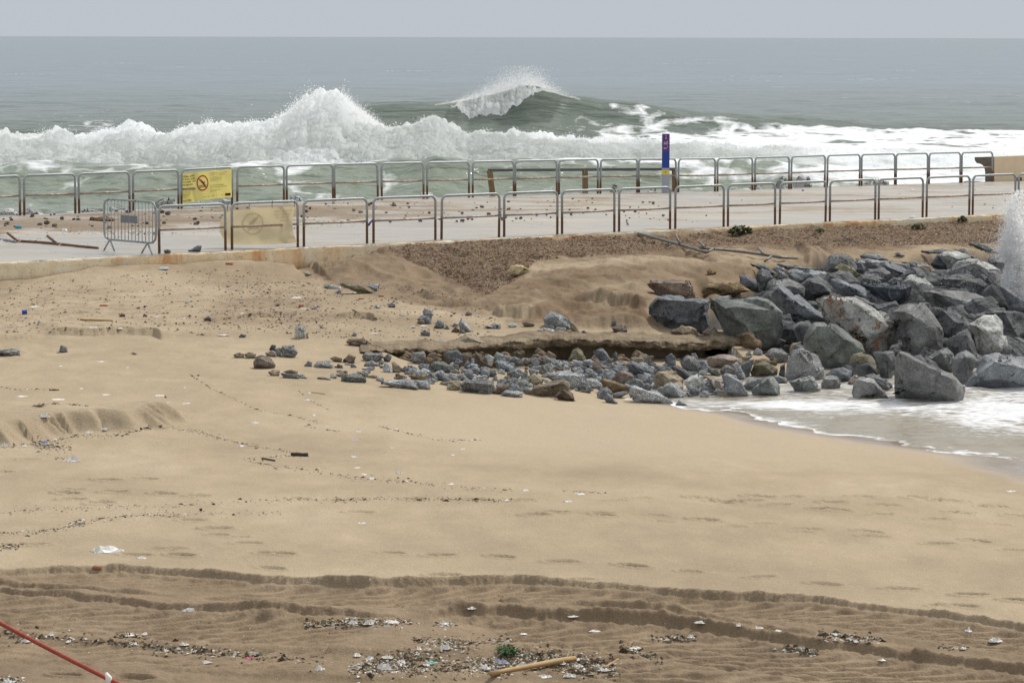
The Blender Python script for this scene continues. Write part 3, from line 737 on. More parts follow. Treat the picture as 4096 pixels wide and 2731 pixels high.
# ------------------------------------------------------------------ promenade deck and its retaining wall
def mat_deck():
    m, nt, b = new_mat('promenade_concrete'); q = NT(nt, b)
    v = q.coord(); sd_ = q.attr('sandy').outputs['Fac']
    n1 = q.noise(q.coord('Object', (0.35, 1.0, 1)), 0.8, 6, 0.65); n2 = q.noise(v, 30, 4, 0.7)
    c = q.ramp(n1, [(0.3, lin(140, 138, 134)), (0.5, lin(158, 154, 146)), (0.7, lin(172, 165, 152))])
    c = q.mix(1.0, c, q.ramp(n2, [(0.3, 0.85), (0.7, 1.1)]), 'MULTIPLY')
    # joints
    br = q.n('ShaderNodeTexBrick'); mp = q.n('ShaderNodeMapping'); mp.inputs['Rotation'].default_value = (0, 0, -0.62)
    cc = q.n('ShaderNodeTexCoord'); q.l(cc.outputs['Object'], mp.inputs[0]); q.l(mp.outputs[0], br.inputs[0])
    br.offset = 0; br.inputs['Scale'].default_value = 0.22; br.inputs['Mortar Size'].default_value = 0.0025
    br.inputs['Color1'].default_value = (1, 1, 1, 1); br.inputs['Color2'].default_value = (1, 1, 1, 1); br.inputs['Mortar'].default_value = (0.45, 0.43, 0.4, 1)
    c = q.mix(0.6, c, q.mix(1.0, c, br.outputs[0], 'MULTIPLY'))
    sn = q.noise(q.coord('Object', (0.3, 1.0, 1)), 1.6, 7, 0.7, 0.4)
    mask = q.ramp(q.math('ADD', q.math('MULTIPLY', sd_, 1.0), q.math('MULTIPLY', q.math('SUBTRACT', sn, 0.5), 1.6)), [(0.42, 0.0), (0.62, 1.0)])
    sc = q.mix(sd_, lin(162, 145, 121), lin(112, 95, 76))
    sc = q.mix(1.0, sc, q.ramp(n2, [(0.3, 0.7), (0.7, 1.2)]), 'MULTIPLY')
    stn = q.noise(q.coord('Object', (0.25, 1.3, 1)), 1.1, 6, 0.7, 0.6)
    c = q.mix(q.ramp(stn, [(0.50, 0.0), (0.62, 0.55)]), c, lin(150, 134, 112))
    c = q.mix(q.math('MULTIPLY', mask, 0.85), c, sc)
    gv = q.vor(v, 22); sp_ = q.n('ShaderNodeSeparateColor'); q.l(gv.outputs['Color'], sp_.inputs[0])
    on = q.math('GREATER_THAN', q.math('MULTIPLY', mask, 0.22), sp_.outputs[0])
    c = q.mix(q.math('MULTIPLY', on, q.ramp(gv.outputs['Distance'], [(0.15, 0.9), (0.3, 0.0)])), c, lin(92, 72, 58))
    q.col(c)
    wetn = q.noise(q.coord('Object', (0.2, 0.6, 1)), 0.9, 5, 0.6)
    q.set(Roughness=q.mix(mask, q.ramp(wetn, [(0.42, 0.34), (0.6, 0.6)]), (0.95, 0.95, 0.95, 1)), Specular_IOR_Level=0.4)
    q.l(q.bump(n2, 0.5, 0.006), b.inputs['Normal'])
    return m
def mat_wall():
    m, nt, b = new_mat('retaining_wall_plaster'); q = NT(nt, b)
    v = q.coord(); sx = q.n('ShaderNodeSeparateXYZ'); q.l(v, sx.inputs[0])
    st = q.noise(q.coord('Object', (1.2, 1.2, 0.25)), 1.4, 6, 0.7, 0.4); n2 = q.noise(v, 20, 5, 0.7); n3 = q.noise(v, 0.45, 3)
    c = q.ramp(st, [(0.3, lin(246, 234, 206)), (0.5, lin(238, 208, 164)), (0.62, lin(214, 158, 106)), (0.75, lin(186, 128, 84))])
    c = q.mix(q.ramp(n3, [(0.40, 0.0), (0.6, 0.9)]), q.ramp(st, [(0.3, lin(244, 236, 214)), (0.55, lin(232, 216, 184)), (0.75, lin(190, 158, 116))]), c)
    c = q.mix(q.ramp(n2, [(0.56, 0.0), (0.68, 0.6)]), c, lin(110, 92, 70))
    q.col(c); q.set(Roughness=0.9, Specular_IOR_Level=0.2)
    q.l(q.bump(n2, 0.9, 0.02), b.inputs['Normal'])
    return m
M['deck'] = mat_deck(); M['wall'] = mat_wall()
nu = 700; nvv = 110
uu = np.linspace(0, len(NE) - 1, nu); i0 = np.clip(uu.astype(int), 0, len(NE) - 2); fu = (uu - i0)[:, None]
NEi = NE[i0] * (1 - fu) + NE[i0 + 1] * fu; FEi = FE[i0] * (1 - fu) + FE[i0 + 1] * fu
vvv = np.linspace(0, 1, nvv)[:, None, None]
P = NEi[None] * (1 - vvv) + FEi[None] * vvv
DXg, DYg, DZg = P[..., 0], P[..., 1], P[..., 2].copy()
vv2 = np.broadcast_to(np.linspace(0, 1, nvv)[:, None], DXg.shape)
dpx = 2048 + DXg / DYg * FPX
sandy = sstep(0.38, 0.62, vv2 + 0.10 * fbm(DXg * 0.5, DYg * 0.7, 81, 3)) * (1 - sstep(0.93, 0.985, vv2)) * (1 - sstep(2300, 3300, dpx)) * (1.0 - 0.3 * sstep(900, 2000, dpx))
sandy = sandy * (0.75 + 0.25 * fbm(DXg * 0.8, DYg * 1.5, 89, 3))
sandy = np.maximum(sandy, 0.54 * sstep(-0.45, 0.45, fbm(DXg * 0.22, DYg * 0.8, 82, 4)) * (0.6 + 0.4 * sstep(1800, 3000, dpx)))
DZg += 0.004 * fbm(DXg, DYg, 83, 3) + 0.018 * sandy * (1 + fbm(DXg * 3, DYg * 3, 84, 3))
dk = grid_mesh('promenade', DXg, DYg, DZg, M['deck'], {'sandy': sandy})
tag(dk, kind='structure')
# slab body: far side and underside of the deck
mb = MB()
for E, off in ((FEi, 0.0),):
    n = len(E)
    vs = [tuple(p) for p in (E - [0, 0, 0.004])] + [tuple(p) for p in (E - [0, 0, 0.35])] + [tuple(p) for p in (E + [0, -0.5, -3.2])]
    mb.add(vs, [(i + 1, i, n + i, n + i + 1) for i in range(n - 1)] + [(n + i + 1, n + i, 2 * n + i, 2 * n + i + 1) for i in range(n - 1)])
o = mb.build('quay_edge', M['deck']); tag(o, kind='structure')
# retaining wall along the beach: coping and face, slightly rough, joints cut in
rows = [(0.015, 0.004), (0.0, 0.0), (-0.012, -0.012), (-0.018, -0.05), (-0.012, -0.12), (-0.01, -0.2), (-0.012, -0.28), (-0.005, -0.36), (0.03, -0.44), (0.0, -0.9)]
ALs = np.concatenate([[0], np.cumsum(np.linalg.norm(np.diff(NEi[:, :2], axis=0), axis=1))])
aa = np.arange(0, ALs[-1], 0.045)
wx = np.interp(aa, ALs, NEi[:, 0]); wy = np.interp(aa, ALs, NEi[:, 1]); wz = np.interp(aa, ALs, NEi[:, 2])
jt = np.exp(-(((aa + 0.6) % 3.05 - 1.5) / 0.03) ** 2) * 0.02
X = []; Y = []; Z = []
for k, (oy, oz) in enumerate(rows):
    r = 0.012 * fbm(aa * 2.2, np.full_like(aa, k * 0.7), 85, 4) + 0.01 * fbm(aa * 9, np.full_like(aa, k * 1.7), 86, 2)
    X.append(wx); Y.append(wy + oy + (r + jt if k > 0 else 0)); Z.append(wz + oz + (0.006 * vnoise(aa * 4, aa * 0 + 3, 87) if k < 3 else 0) + 0.004)
rw = grid_mesh('retaining_wall', np.array(X), np.array(Y), np.array(Z), M['wall'])
tag(rw, 'low rendered retaining wall with orange stains along the beach side of the promenade', 'wall')

# ------------------------------------------------------------------ sea
SEA = -6.5
ys = np.concatenate([np.arange(151.0, 300, 0.8), np.arange(300, 1100, 1.6)])
Ds = 6.5 * FPX / (ys - 149.0)
Ds = np.concatenate([Ds, np.arange(108, 128, 0.09), np.arange(180, 216, 0.11), np.array([60000., 45000.])])
Ds = np.unique(np.round(Ds, 3)); Ds = Ds[(Ds > 64)][::-1]
ts = np.concatenate([np.linspace(-1.5, -0.24, 14)[:-1], np.linspace(-0.24, -0.19, 30)[:-1], np.linspace(-0.19, 0.19, 1000), np.linspace(0.19, 0.24, 30)[1:], np.linspace(0.24, 1.5, 14)[1:]])
SD, ST = np.meshgrid(Ds, ts, indexing='ij'); SX = SD * ST
SPX = 2048 + ST * FPX; SPY = 149 + 6.5 * FPX / SD
att = 1 - sstep(350, 1500, SD)
SZ = np.full_like(SX, SEA)
SZ += att * (0.10 * fbm(SX * 0.10 + 0.05 * SD, SD * 0.28, 91, 3) + 0.06 * fbm(SX * 0.35, SD * 0.9, 92, 4) * (1 - sstep(200, 500, SD)))
SZ += 0.25 * (1 - sstep(2500, 6000, SD)) * vnoise(SX * 0.012, SD * 0.03, 93)
def ridge(crest_px, D0, wf, wb, seed, wob=1.5, sh=1.6):
    xs, hs = zip(*crest_px)
    c = D0 + wob * vnoise(SX[0] / SD[0] * 40, SX[0] * 0, seed)[None, :] * np.ones_like(SX)
    h = np.interp(SPX, xs, hs)
    s = SD - c
    f = np.where(s < 0, np.exp(-np.abs(s / wf) ** sh), np.exp(-(s / wb) ** 2))
    return h * f, s, h
# big green wave standing up behind the foam
cy = [(1000, 535), (1300, 450), (1430, 413), (1650, 407), (1830, 410), (1950, 400), (2050, 372), (2120, 348), (2190, 362), (2270, 382), (2400, 402), (2540, 412), (2680, 432), (2760, 445), (2900, 452), (3150, 470), (3500, 500), (4100, 512), (5000, 520)]
D2 = 196.0
cr2 = [(x, max(0.0, SEA * 0 + (-(y - 149) * D2 / FPX) - SEA)) for x, y in cy]
z2, s2_, h2_ = ridge([(-900, 0), (900, 0)] + cr2, D2, 4.6, 9.0, 94, 0.0, 2.0)
SZ += z2 * (1 + 0.03 * fbm(SX * 0.2, SD * 0.2, 95, 3))
z3, s3_, h3_ = ridge([(-2000, 1.0), (0, 1.05), (600, 1.22), (850, 1.15), (1000, 1.35), (1200, 1.2), (1500, 1.2), (1750, 1.45), (2000, 1.35), (2500, 1.3), (3000, 1.3), (3400, 1.15), (3800, 0.7), (5000, 0.5)], 119.0, 3.6, 7.0, 96, 1.4, 1.7)
SZ += z3 * (1 + 0.10 * fbm(SX * 0.25, SD * 0.25, 97, 3))
z4, s4_, h4_ = ridge([(-2000, .5), (300, 0.6), (1000, 0.35), (1500, 0.2), (1900, .25), (2600, 0.3), (5000, 0.3)], 98.0, 2.6, 4.0, 98, 3.0, 1.6)
SZ += z4
chop = np.exp(-((SD - 105) / 30) ** 2)
SZ += chop * 0.12 * fbm(SX * 0.55, SD * 0.8, 99, 4)
# foam coverage
FC = [(-600, 700, .35), (0, 700, .45), (250, 720, .35), (600, 720, .12), (900, 700, .2), (300, 800, .15), (700, 790, .15), (0, 800, .2), (1050, 740, .5), (1300, 720, .55), (1250, 800, .5), (1050, 800, .55), (1500, 720, .35), (1500, 790, .25),
      (1750, 700, .1), (1900, 760, .12), (1700, 640, .15), (2200, 690, .02), (2300, 760, .1), (2500, 700, .02), (2700, 740, .1), (2620, 690, .25), (2900, 680, .45), (2900, 740, .2), (3100, 660, .5), (3100, 740, .35), (3400, 660, .9), (3350, 740, .45), (3700, 680, .95), (3900, 720, .7), (4300, 700, .9),
      (-500, 600, 1), (500, 600, 1), (1000, 620, 1), (1600, 600, 1), (2200, 600, 1), (2600, 610, 1), (3000, 610, 1), (3500, 610, 1), (4096, 620, 1),
      (1450, 500, 0.0), (1700, 500, .0), (1900, 470, .0), (2050, 500, .02), (2250, 440, .12), (2300, 520, .3), (2400, 460, .4), (2500, 540, .72), (2450, 425, .55), (2600, 440, .55), (2700, 480, .5), (2800, 530, .6), (2760, 455, .35), (2900, 480, .42), (3050, 500, .55), (3200, 500, .7), (3300, 540, .85), (3500, 520, .82), (3700, 540, .85), (4096, 540, .9), (3900, 570, .75), (3000, 560, .9), (2700, 570, .85),
      (0, 540, .0), (800, 500, 0), (0, 300, 0), (2000, 300, 0), (4000, 300, 0), (3900, 440, 0.0), (3300, 430, 0), (2800, 400, 0), (2200, 320, 0), (1300, 420, 0), (2000, 880, .2), (3000, 880, .3), (0, 880, .2)]
fx = np.array([a for a, b, c in FC]); fy = np.array([b for a, b, c in FC]); fv = np.array([c for a, b, c in FC])
# photo height of each sea point (waves included), so the lace sits on the wave faces
SPYt = 149 - SZ / SD * FPX
num = np.zeros_like(SX); den = np.zeros_like(SX)
for a, b, c in zip(fx, fy, fv):
    w = 1.0 / ((((SPX - a) / 170) ** 2 + ((SPYt - b) / 40) ** 2) ** 1.6 + 0.02); num += w * c; den += w
FO = num / den
edge = np.interp(SPX, [-1000, 2150, 2250, 2350, 2440, 2560, 2700, 2790, 2900, 3060, 3300, 3450, 4096, 5500], [470, 420, 420, 410, 408, 412, 452, 458, 462, 486, 495, 506, 515, 520])
FO = FO * sstep(-8, 6, SPYt - edge + 5 * fbm(SX * 0.4, SD * 0.1, 101, 3))
FO += 0.10 * fbm(SX * 0.12, SD * 0.2, 102, 3) * (FO > 0.05)
caps = sstep(0.80, 1.05, fbm(SX * 0.05, SD * 0.04, 103, 4)) * 0.3 * (SD > 230) * (SD < 900)
FO = np.clip(np.maximum(FO, caps), 0, 1)
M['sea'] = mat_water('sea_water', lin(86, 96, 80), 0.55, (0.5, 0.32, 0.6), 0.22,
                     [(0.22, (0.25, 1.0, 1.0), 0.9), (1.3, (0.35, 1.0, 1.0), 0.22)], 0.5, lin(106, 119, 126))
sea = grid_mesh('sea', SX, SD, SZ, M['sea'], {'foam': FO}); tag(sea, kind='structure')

# ------------------------------------------------------------------ breaking foam (solid lumpy sheets plus spray)
def foam_sheet(name, pxs, crest, foot_y, Dfoot, depth, seed, amp=0.35, ncol=1500, nrow=190, spikes=0.5):
    x = np.linspace(pxs[0], pxs[1], ncol)
    cut = int(nrow * 0.70)
    cyy = np.interp(x, [c[0] for c in crest], [c[1] for c in crest])
    fD = Dfoot + 1.2 * vnoise(x * 0.006, x * 0, seed)
    zc = -(cyy - 149) * (fD + depth * 0.55) / FPX
    h = np.maximum(zc - (SEA - 0.25), 0.02)
    v = np.linspace(0, 1, nrow)[:, None]
    # profile: bulging front (0..0.6), crest, sloping back
    prof_y = np.where(v < 0.6, depth * 0.55 * (v / 0.6), depth * 0.55 + (v - 0.6) / 0.4 * 9.0)
    prof_z = np.where(v < 0.6, np.sin(v / 0.6 * math.pi / 2) ** 1.0, np.cos((v - 0.6) / 0.4 * math.pi / 2))
    T = (x - 2048) / FPX
    Yv = fD[None] + prof_y; Zv = (SEA - 0.25) + h[None] * prof_z
    Xv = T[None] * Yv
    s = (Xv * 1.0); vv = v * 3.2 * np.ones_like(Xv)
    bill = 0
    a = 1.0; f = 0.55
    for o in range(6):
        bill = bill + a * (np.abs(fbm(s * f + 7 * o, (Zv + 0.6 * Yv) * f * 1.2, seed + o, 1)) - 0.35); a *= 0.58; f *= 2.05
    k = amp * np.clip(h[None] / 1.2, 0.25, 1.3)
    Yv = Yv - k * bill * 1.3 * (1 - v * 0.3)
    Zv = Zv + k * bill * 0.75 * sstep(0.05, 0.4, prof_z)
    # ragged crest
    rg = fbm(s * 1.6, Yv * 1.2, seed + 9, 5)
    Zv = Zv + spikes * 0.32 * np.clip(rg, 0, 2) * sstep(0.7, 1.0, prof_z) * np.clip(h[None], 0.3, 1.6)
    Xv = T[None] * Yv
    o = grid_mesh(name, Xv[:cut], Yv[:cut], Zv[:cut], M['foam'])
    return o, x, fD + depth * 0.55, h
CRA = [(-700, 545)] + sp('A', [(0, 285), (60, 295), (110, 312), (200, 335), (300, 330), (430, 296), (500, 285), (620, 332), (720, 335), (800, 322), (900, 300), (1000, 272), (1150, 250), (1300, 290), (1380, 312), (1500, 285), (1570, 270), (1680, 262), (1800, 222), (2000, 208), (2139, 205)]) \
    + sp('B', [(60, 208), (130, 212), (200, 195), (260, 165), (300, 140), (350, 100), (400, 65), (450, 30), (500, 8), (560, -35), (600, -52), (660, -30), (700, -45), (750, -38), (790, 0), (820, 50), (860, 110), (900, 160), (960, 190), (1050, 230), (1200, 255), (1300, 240), (1400, 232), (1480, 185), (1600, 200), (1700, 255), (1800, 295), (1900, 325), (2000, 310), (2139, 315)]) \
    + sp('C', [(50, 312), (150, 300), (300, 318), (400, 318), (470, 335), (600, 328), (700, 340), (850, 350), (1000, 352), (1200, 355), (1380, 365), (1600, 372), (1900, 390), (2300, 400)]) + sp('D', [(400, 415), (900, 425), (1500, 430), (2300, 430)]) + [(5200, 600)]
f1, fx1, fd1, fh1 = foam_sheet('breaking_wave_foam', (-600, 5000), CRA, None, 133.0, 30.0, 201, 0.34, 2000, 300)
tag(f1, 'long white wall of tumbling foam in front of the green wave', kind='stuff')
# curling lip of the green wave: hanging curtain of foam along its crest
def lip():
    xs = np.linspace(1800, 2255, 460)
    top = np.interp(xs, [1800, 1850, 1900, 1960, 2020, 2070, 2120, 2165, 2210, 2255], [420, 409, 400, 387, 370, 356, 346, 350, 366, 379])
    bot = np.interp(xs, [1800, 1830, 1850, 1880, 1920, 1960, 2000, 2040, 2080, 2120, 2165, 2210, 2255], [421, 436, 466, 476, 464, 450, 462, 438, 414, 388, 364, 369, 379.5])
    v = np.linspace(0, 1, 90)[:, None]
    T = (xs - 2048) / FPX
    Y = 194.5 - 3.0 * np.sin(v * math.pi * 0.55) + 1.2 * (1 - v) ** 2
    py = top[None] * (1 - v) + (bot[None]) * v
    Z = -(py - 149) * Y / FPX
    X = T[None] * Y
    bill = 0; a = 1.0; f = 0.9
    for o in range(5):
        bill = bill + a * (np.abs(fbm(X * f, Z * f + 3 * o, 300 + o, 1)) - 0.3); a *= 0.6; f *= 2.1
    tpr = np.clip((bot - top) / 25.0, 0.05, 1)[None]; Y = Y - 0.5 * bill * tpr; Z = Z + 0.35 * bill * tpr
    o = grid_mesh('wave_lip_foam', T[None] * Y, Y, Z, M['foam']); tag(o, 'white curling lip on the crest of the green wave', kind='stuff')
lip()
def spray(name, pts, label, mat=None):
    """pts: (x,y,z,r) droplets merged into one mesh of small octahedra"""
    P = np.array(pts); n = len(P)
    rs = np.random.RandomState(7)
    fc = np.array([[0, 1, 2], [0, 2, 3]])
    q_ = rs.normal(0, 1, (n, 4, 3)); q_ /= np.linalg.norm(q_, axis=-1, keepdims=True)
    v = q_ * P[:, 3][:, None, None] * 1.25 + P[:, None, :3]          # tiny torn flecks of foam
    f = (fc[None] + 4 * np.arange(n)[:, None, None]).reshape(-1, 3)
    me = bpy.data.meshes.new(name); v = v.reshape(-1, 3).astype(np.float32)
    me.vertices.add(len(v)); me.vertices.foreach_set('co', v.ravel())
    me.loops.add(f.size); me.loops.foreach_set('vertex_index', f.astype(np.int32).ravel())
    me.polygons.add(len(f)); me.polygons.foreach_set('loop_start', np.arange(0, f.size, 3, dtype=np.int32))
    me.polygons.foreach_set('use_smooth', np.full(len(f), True))
    me.update(calc_edges=True); me.materials.append(mat or M['spray'])
    o = link(bpy.data.objects.new(name, me)); tag(o, label, kind='stuff'); return o
rs = np.random.RandomState(11)
pts = []
cx = np.array([c[0] for c in CRA]); cyv = np.array([c[1] for c in CRA])
for i in range(130000):
    x = rs.uniform(-100, 3300)
    n = 0.5 + 0.5 * vnoise(np.array([x * 0.018]), np.array([3.3]), 5)[0]
    y0 = np.interp(x, cx, cyv)
    tall = 1.0 + 1.4 * math.exp(-((x - 1330) / 150.0) ** 2)
    if rs.rand() > 0.25 + 0.75 * n: continue
    up_ = rs.exponential(8.0) * (0.3 + 1.3 * n * n) * tall - 7
    D = 149.2 + rs.uniform(-1.5, 1.5)
    p = at(x + rs.normal(0, 3), y0 - up_, D)
    pts.append((p.x, p.y, p.z, rs.uniform(0.010, 0.034)))
for i in range(20000):                       # shoulder of the tall burst drifting to the right
    t = rs.rand(); x = 1365 + 150 * t + rs.normal(0, 9); y = 395 + 112 * t - rs.exponential(9) + 8
    p = at(x, y, 150 + rs.uniform(-1, 3)); pts.append((p.x, p.y, p.z, rs.uniform(0.008, 0.022)))
# torn froth all over the face of the foam
me_ = f1.data; nvv_ = len(me_.vertices); co_ = np.empty(nvv_ * 3, np.float32); me_.vertices.foreach_get('co', co_); co_ = co_.reshape(-1, 3)
vis = np.where((np.arange(nvv_) // 2000 < 205) & (np.abs(co_[:, 0] / co_[:, 1]) < 0.2))[0]
sel = rs.choice(vis, 30000); jit = rs.normal(0, 1, (len(sel), 3)) * [0.05, 0.16, 0.09]
for p_, j_, r_ in zip(co_[sel], jit, rs.uniform(0.008, 0.022, len(sel))):
    pts.append((p_[0] + j_[0], p_[1] + j_[1] - 0.1, p_[2] + abs(j_[2]), r_))
spray('foam_spray', pts, 'fine white spray thrown up along the top of the foam wall')
pts = []
for i in range(60000):                      # wind-blown plume above the curling crest
    x = rs.uniform(1750, 2330); y0 = np.interp(x, [1750, 1850, 1960, 2070, 2120, 2165, 2250, 2330], [420, 405, 382, 352, 340, 345, 378, 398])
    k = math.exp(-((x - 2060) / 140.0) ** 2)
    y = y0 - rs.exponential(1.5 + 30 * k) + 2
    if rs.rand() > 0.15 + k: continue
    if y < 262: continue
    p = at(x + (y0 - y) * 0.5 * rs.rand() - 10, y, 195 + rs.uniform(-1.5, 2)); pts.append((p.x, p.y, p.z, rs.uniform(0.008, 0.026)))
spray('crest_spray', pts, 'thin plume of spray blowing off the crest of the green wave')
# ------------------------------------------------------------------ rocks
COLS = {'dark': lin(93, 94, 95), 'grey': lin(120, 120, 119), 'blue': lin(108, 111, 115), 'pale': lin(158, 158, 154), 'lite': lin(140, 143, 144), 'green': lin(108, 112, 108),
        'tan': lin(142, 130, 110), 'brown': lin(108, 94, 78), 'reddish': lin(128, 115, 105), 'olive': lin(120, 114, 92), 'sandy': lin(126, 108, 84), 'black': lin(64, 68, 74)}
NAMEC = {'dark': 'dark grey', 'grey': 'grey', 'blue': 'blue-grey', 'pale': 'pale', 'lite': 'light grey', 'green': 'greenish grey', 'tan': 'tan', 'brown': 'brown', 'reddish': 'reddish', 'olive': 'olive', 'sandy': 'sand-coloured', 'black': 'blackish'}
M['sandclod'] = mat_rock('sand_clod', 0.4, 0.0, 0.95)
Zplace = np.maximum(Zplace, -5.61)
def rock(name, poly, colr, mat='rock', ridge=(), D=None, t=None, dD=0.0, seed=0, bury=0.25, rough=1.0, maxlev=3, hitZ=None):
    """angular block whose outline follows the measured polygon, with real depth"""
    rng = random.Random(seed * 7 + 3)
    poly = list(poly)
    _n = len(poly); _cx = sum(p[0] for p in poly) / _n; _cy = sum(p[1] for p in poly) / _n; _s = 1.10 if max(p[0] for p in poly) - min(p[0] for p in poly) < 130 else 1.045
    poly = [(_cx + (a - _cx) * _s, _cy + (b - _cy) * _s) for a, b in poly]
    xs = [p[0] for p in poly]; yy = [p[1] for p in poly]
    x0, x1, y0, y1 = min(xs), max(xs), min(yy), max(yy); cx_ = sum(xs) / len(xs); cy_ = sum(yy) / len(yy)
    if D is None: D = hit((x0 + x1) / 2, y1 - 0.05 * (y1 - y0), Zplace if hitZ is None else hitZ).y
    w = (x1 - x0) * D / FPX; h = (y1 - y0) * D / FPX
    if t is None: t = 0.62 * (w * h) ** 0.5 * rng.uniform(0.85, 1.15)
    t = max(t, 0.25 * w)
    D = D + 0.12 * t + dD
    pts = []
    for px, py in poly:
        v = (py - y0) / max(y1 - y0, 1e-3)
        pts.append(at(px, py, D + t * (0.38 - 0.5 * v)))
    for ii_, (px, py) in enumerate(poly):
        v = (py - y0) / max(y1 - y0, 1e-3)
        k = 0.66 + rng.uniform(-0.10, 0.12)
        if len(poly) > 6 and ii_ % 2 == seed % 2: continue
        if v < 0.25 and ridge: continue
        pts.append(at(cx_ + (px - cx_) * k, cy_ + (py - cy_) * k, D - t * (0.12 + 0.42 * v + rng.uniform(-0.05, 0.08))))
        pts.append(at(cx_ + (px - cx_) * 0.85, cy_ + (py - cy_) * 0.7 + 0.12 * (y1 - y0), D + t * (0.75 + rng.uniform(-0.1, 0.1))))
    for px, py in ridge: pts.append(at(px, py, D - t * 0.55))
    for px, py in poly:
        v = (py - y0) / max(y1 - y0, 1e-3)
        if v > 0.6:
            p = at(cx_ + (px - cx_) * 0.9, py, D); pts.append(p - Vector((0, 0, bury * h)))
    bm = bmesh.new()
    for p in pts: bm.verts.new(p)
    res = bmesh.ops.convex_hull(bm, input=list(bm.verts))
    bad = [g for g in res['geom_interior'] + res['geom_unused'] if isinstance(g, bmesh.types.BMVert) and g.is_valid]
    bmesh.ops.delete(bm, geom=list(set(bad)), context='VERTS')
    size = (w * h) ** 0.5
    bmesh.ops.dissolve_limit(bm, angle_limit=math.radians(13), verts=list(bm.verts), edges=list(bm.edges))
    try: bmesh.ops.bevel(bm, geom=list(bm.edges), offset=0.014 * size, offset_type='OFFSET', segments=1, profile=0.5, affect='EDGES', clamp_overlap=True)
    except Exception: pass
    bmesh.ops.triangulate(bm, faces=list(bm.faces))
    target = max(4.0 * D / FPX * 1.6, size / 34.0)
    for _ in range(maxlev + 3):
        es = [e for e in bm.edges if e.calc_length() > target * 1.5]
        if not es or len(bm.verts) > 9000: break
        bmesh.ops.subdivide_edges(bm, edges=es, cuts=1)
        bmesh.ops.triangulate(bm, faces=[f for f in bm.faces if len(f.verts) > 3])
    bmesh.ops.recalc_face_normals(bm, faces=list(bm.faces))
    off = Vector((rng.uniform(-50, 50), rng.uniform(-50, 50), rng.uniform(-50, 50)))
    ax = Vector((rng.uniform(-1, 1), rng.uniform(-1, 1), rng.uniform(-1, 1))).normalized()
    for v in bm.verts: v.normal_update()
    nseed = 16 if size * FPX / D > 60 else 6
    ctr = Vector((0, 0, 0))
    for v in bm.verts: ctr += v.co
    ctr /= len(bm.verts)
    seeds = [(ctr + Vector((rng.uniform(-.6, .6), rng.uniform(-.6, .6), rng.uniform(-.6, .6))) * size, Vector((rng.uniform(-1, 1), rng.uniform(-1, 1), rng.uniform(-1, 1))).normalized(), rng.uniform(-1, 1)) for _ in range(nseed)]
    mv = []
    for v in bm.verts:
        p = v.co / size
        a = mnoise.fractal(p * 1.7 + off, 0.9, 2.1, 4)
        cell = mnoise.cell(p * 2.2 + off + ax * mnoise.noise(p * 1.3 + off))
        stp = mnoise.noise(Vector((p.dot(ax) * 7, 0, 0)) + off + p * 0.6)
        wq = v.co + size * 0.06 * Vector((mnoise.noise(p * 3 + off), mnoise.noise(p * 3 - off), mnoise.noise(p * 3.3 + off * 2)))
        sd0 = min(seeds, key=lambda s_: (wq - s_[0]).length_squared)
        fa = (v.co - sd0[0]).dot(sd0[1]) / size * 0.22 + sd0[2] * 0.022
        mv.append(v.normal * size * rough * (0.016 * a + 0.010 * (cell - 0.5) + 0.008 * stp - abs(fa) * 0.9))
    for v, d in zip(bm.verts, mv): v.co += d
    c = Vector((0, 0, 0))
    for v in bm.verts: c += v.co
    c /= len(bm.verts); c.z = min(v.co.z for v in bm.verts)
    for v in bm.verts: v.co -= c
    for f in bm.faces: f.smooth = True
    for e in bm.edges:
        if len(e.link_faces) == 2 and e.calc_face_angle(0) > math.radians(24): e.smooth = False
    me = bpy.data.meshes.new(name); bm.to_mesh(me); bm.free(); me.materials.append(M[mat])
    o = bpy.data.objects.new(name, me); o.location = c; link(o)
    k = rng.uniform(0.88, 1.14)
    base = COLS[colr]; k *= 1.3; o.color = (base[0] * k, base[1] * k, base[2] * k, 1)
    return o
ORD = ['', 'first', 'second', 'third', 'fourth', 'fifth', 'sixth', 'seventh', 'eighth', 'ninth', 'tenth', 'eleventh', 'twelfth', 'thirteenth', 'fourteenth', 'fifteenth', 'sixteenth', 'seventeenth', 'eighteenth', 'nineteenth', 'twentieth']
def ordn(n):
    if n <= 20: return ORD[n]
    return {2: 'twenty', 3: 'thirty', 4: 'forty', 5: 'fifty'}[n // 10] + ('-' + ORD[n % 10] if n % 10 else 'ieth') if n % 10 else {3: 'thirtieth', 4: 'fortieth', 5: 'fiftieth'}[n // 10]
GB = 'boulders of the breakwater heap'
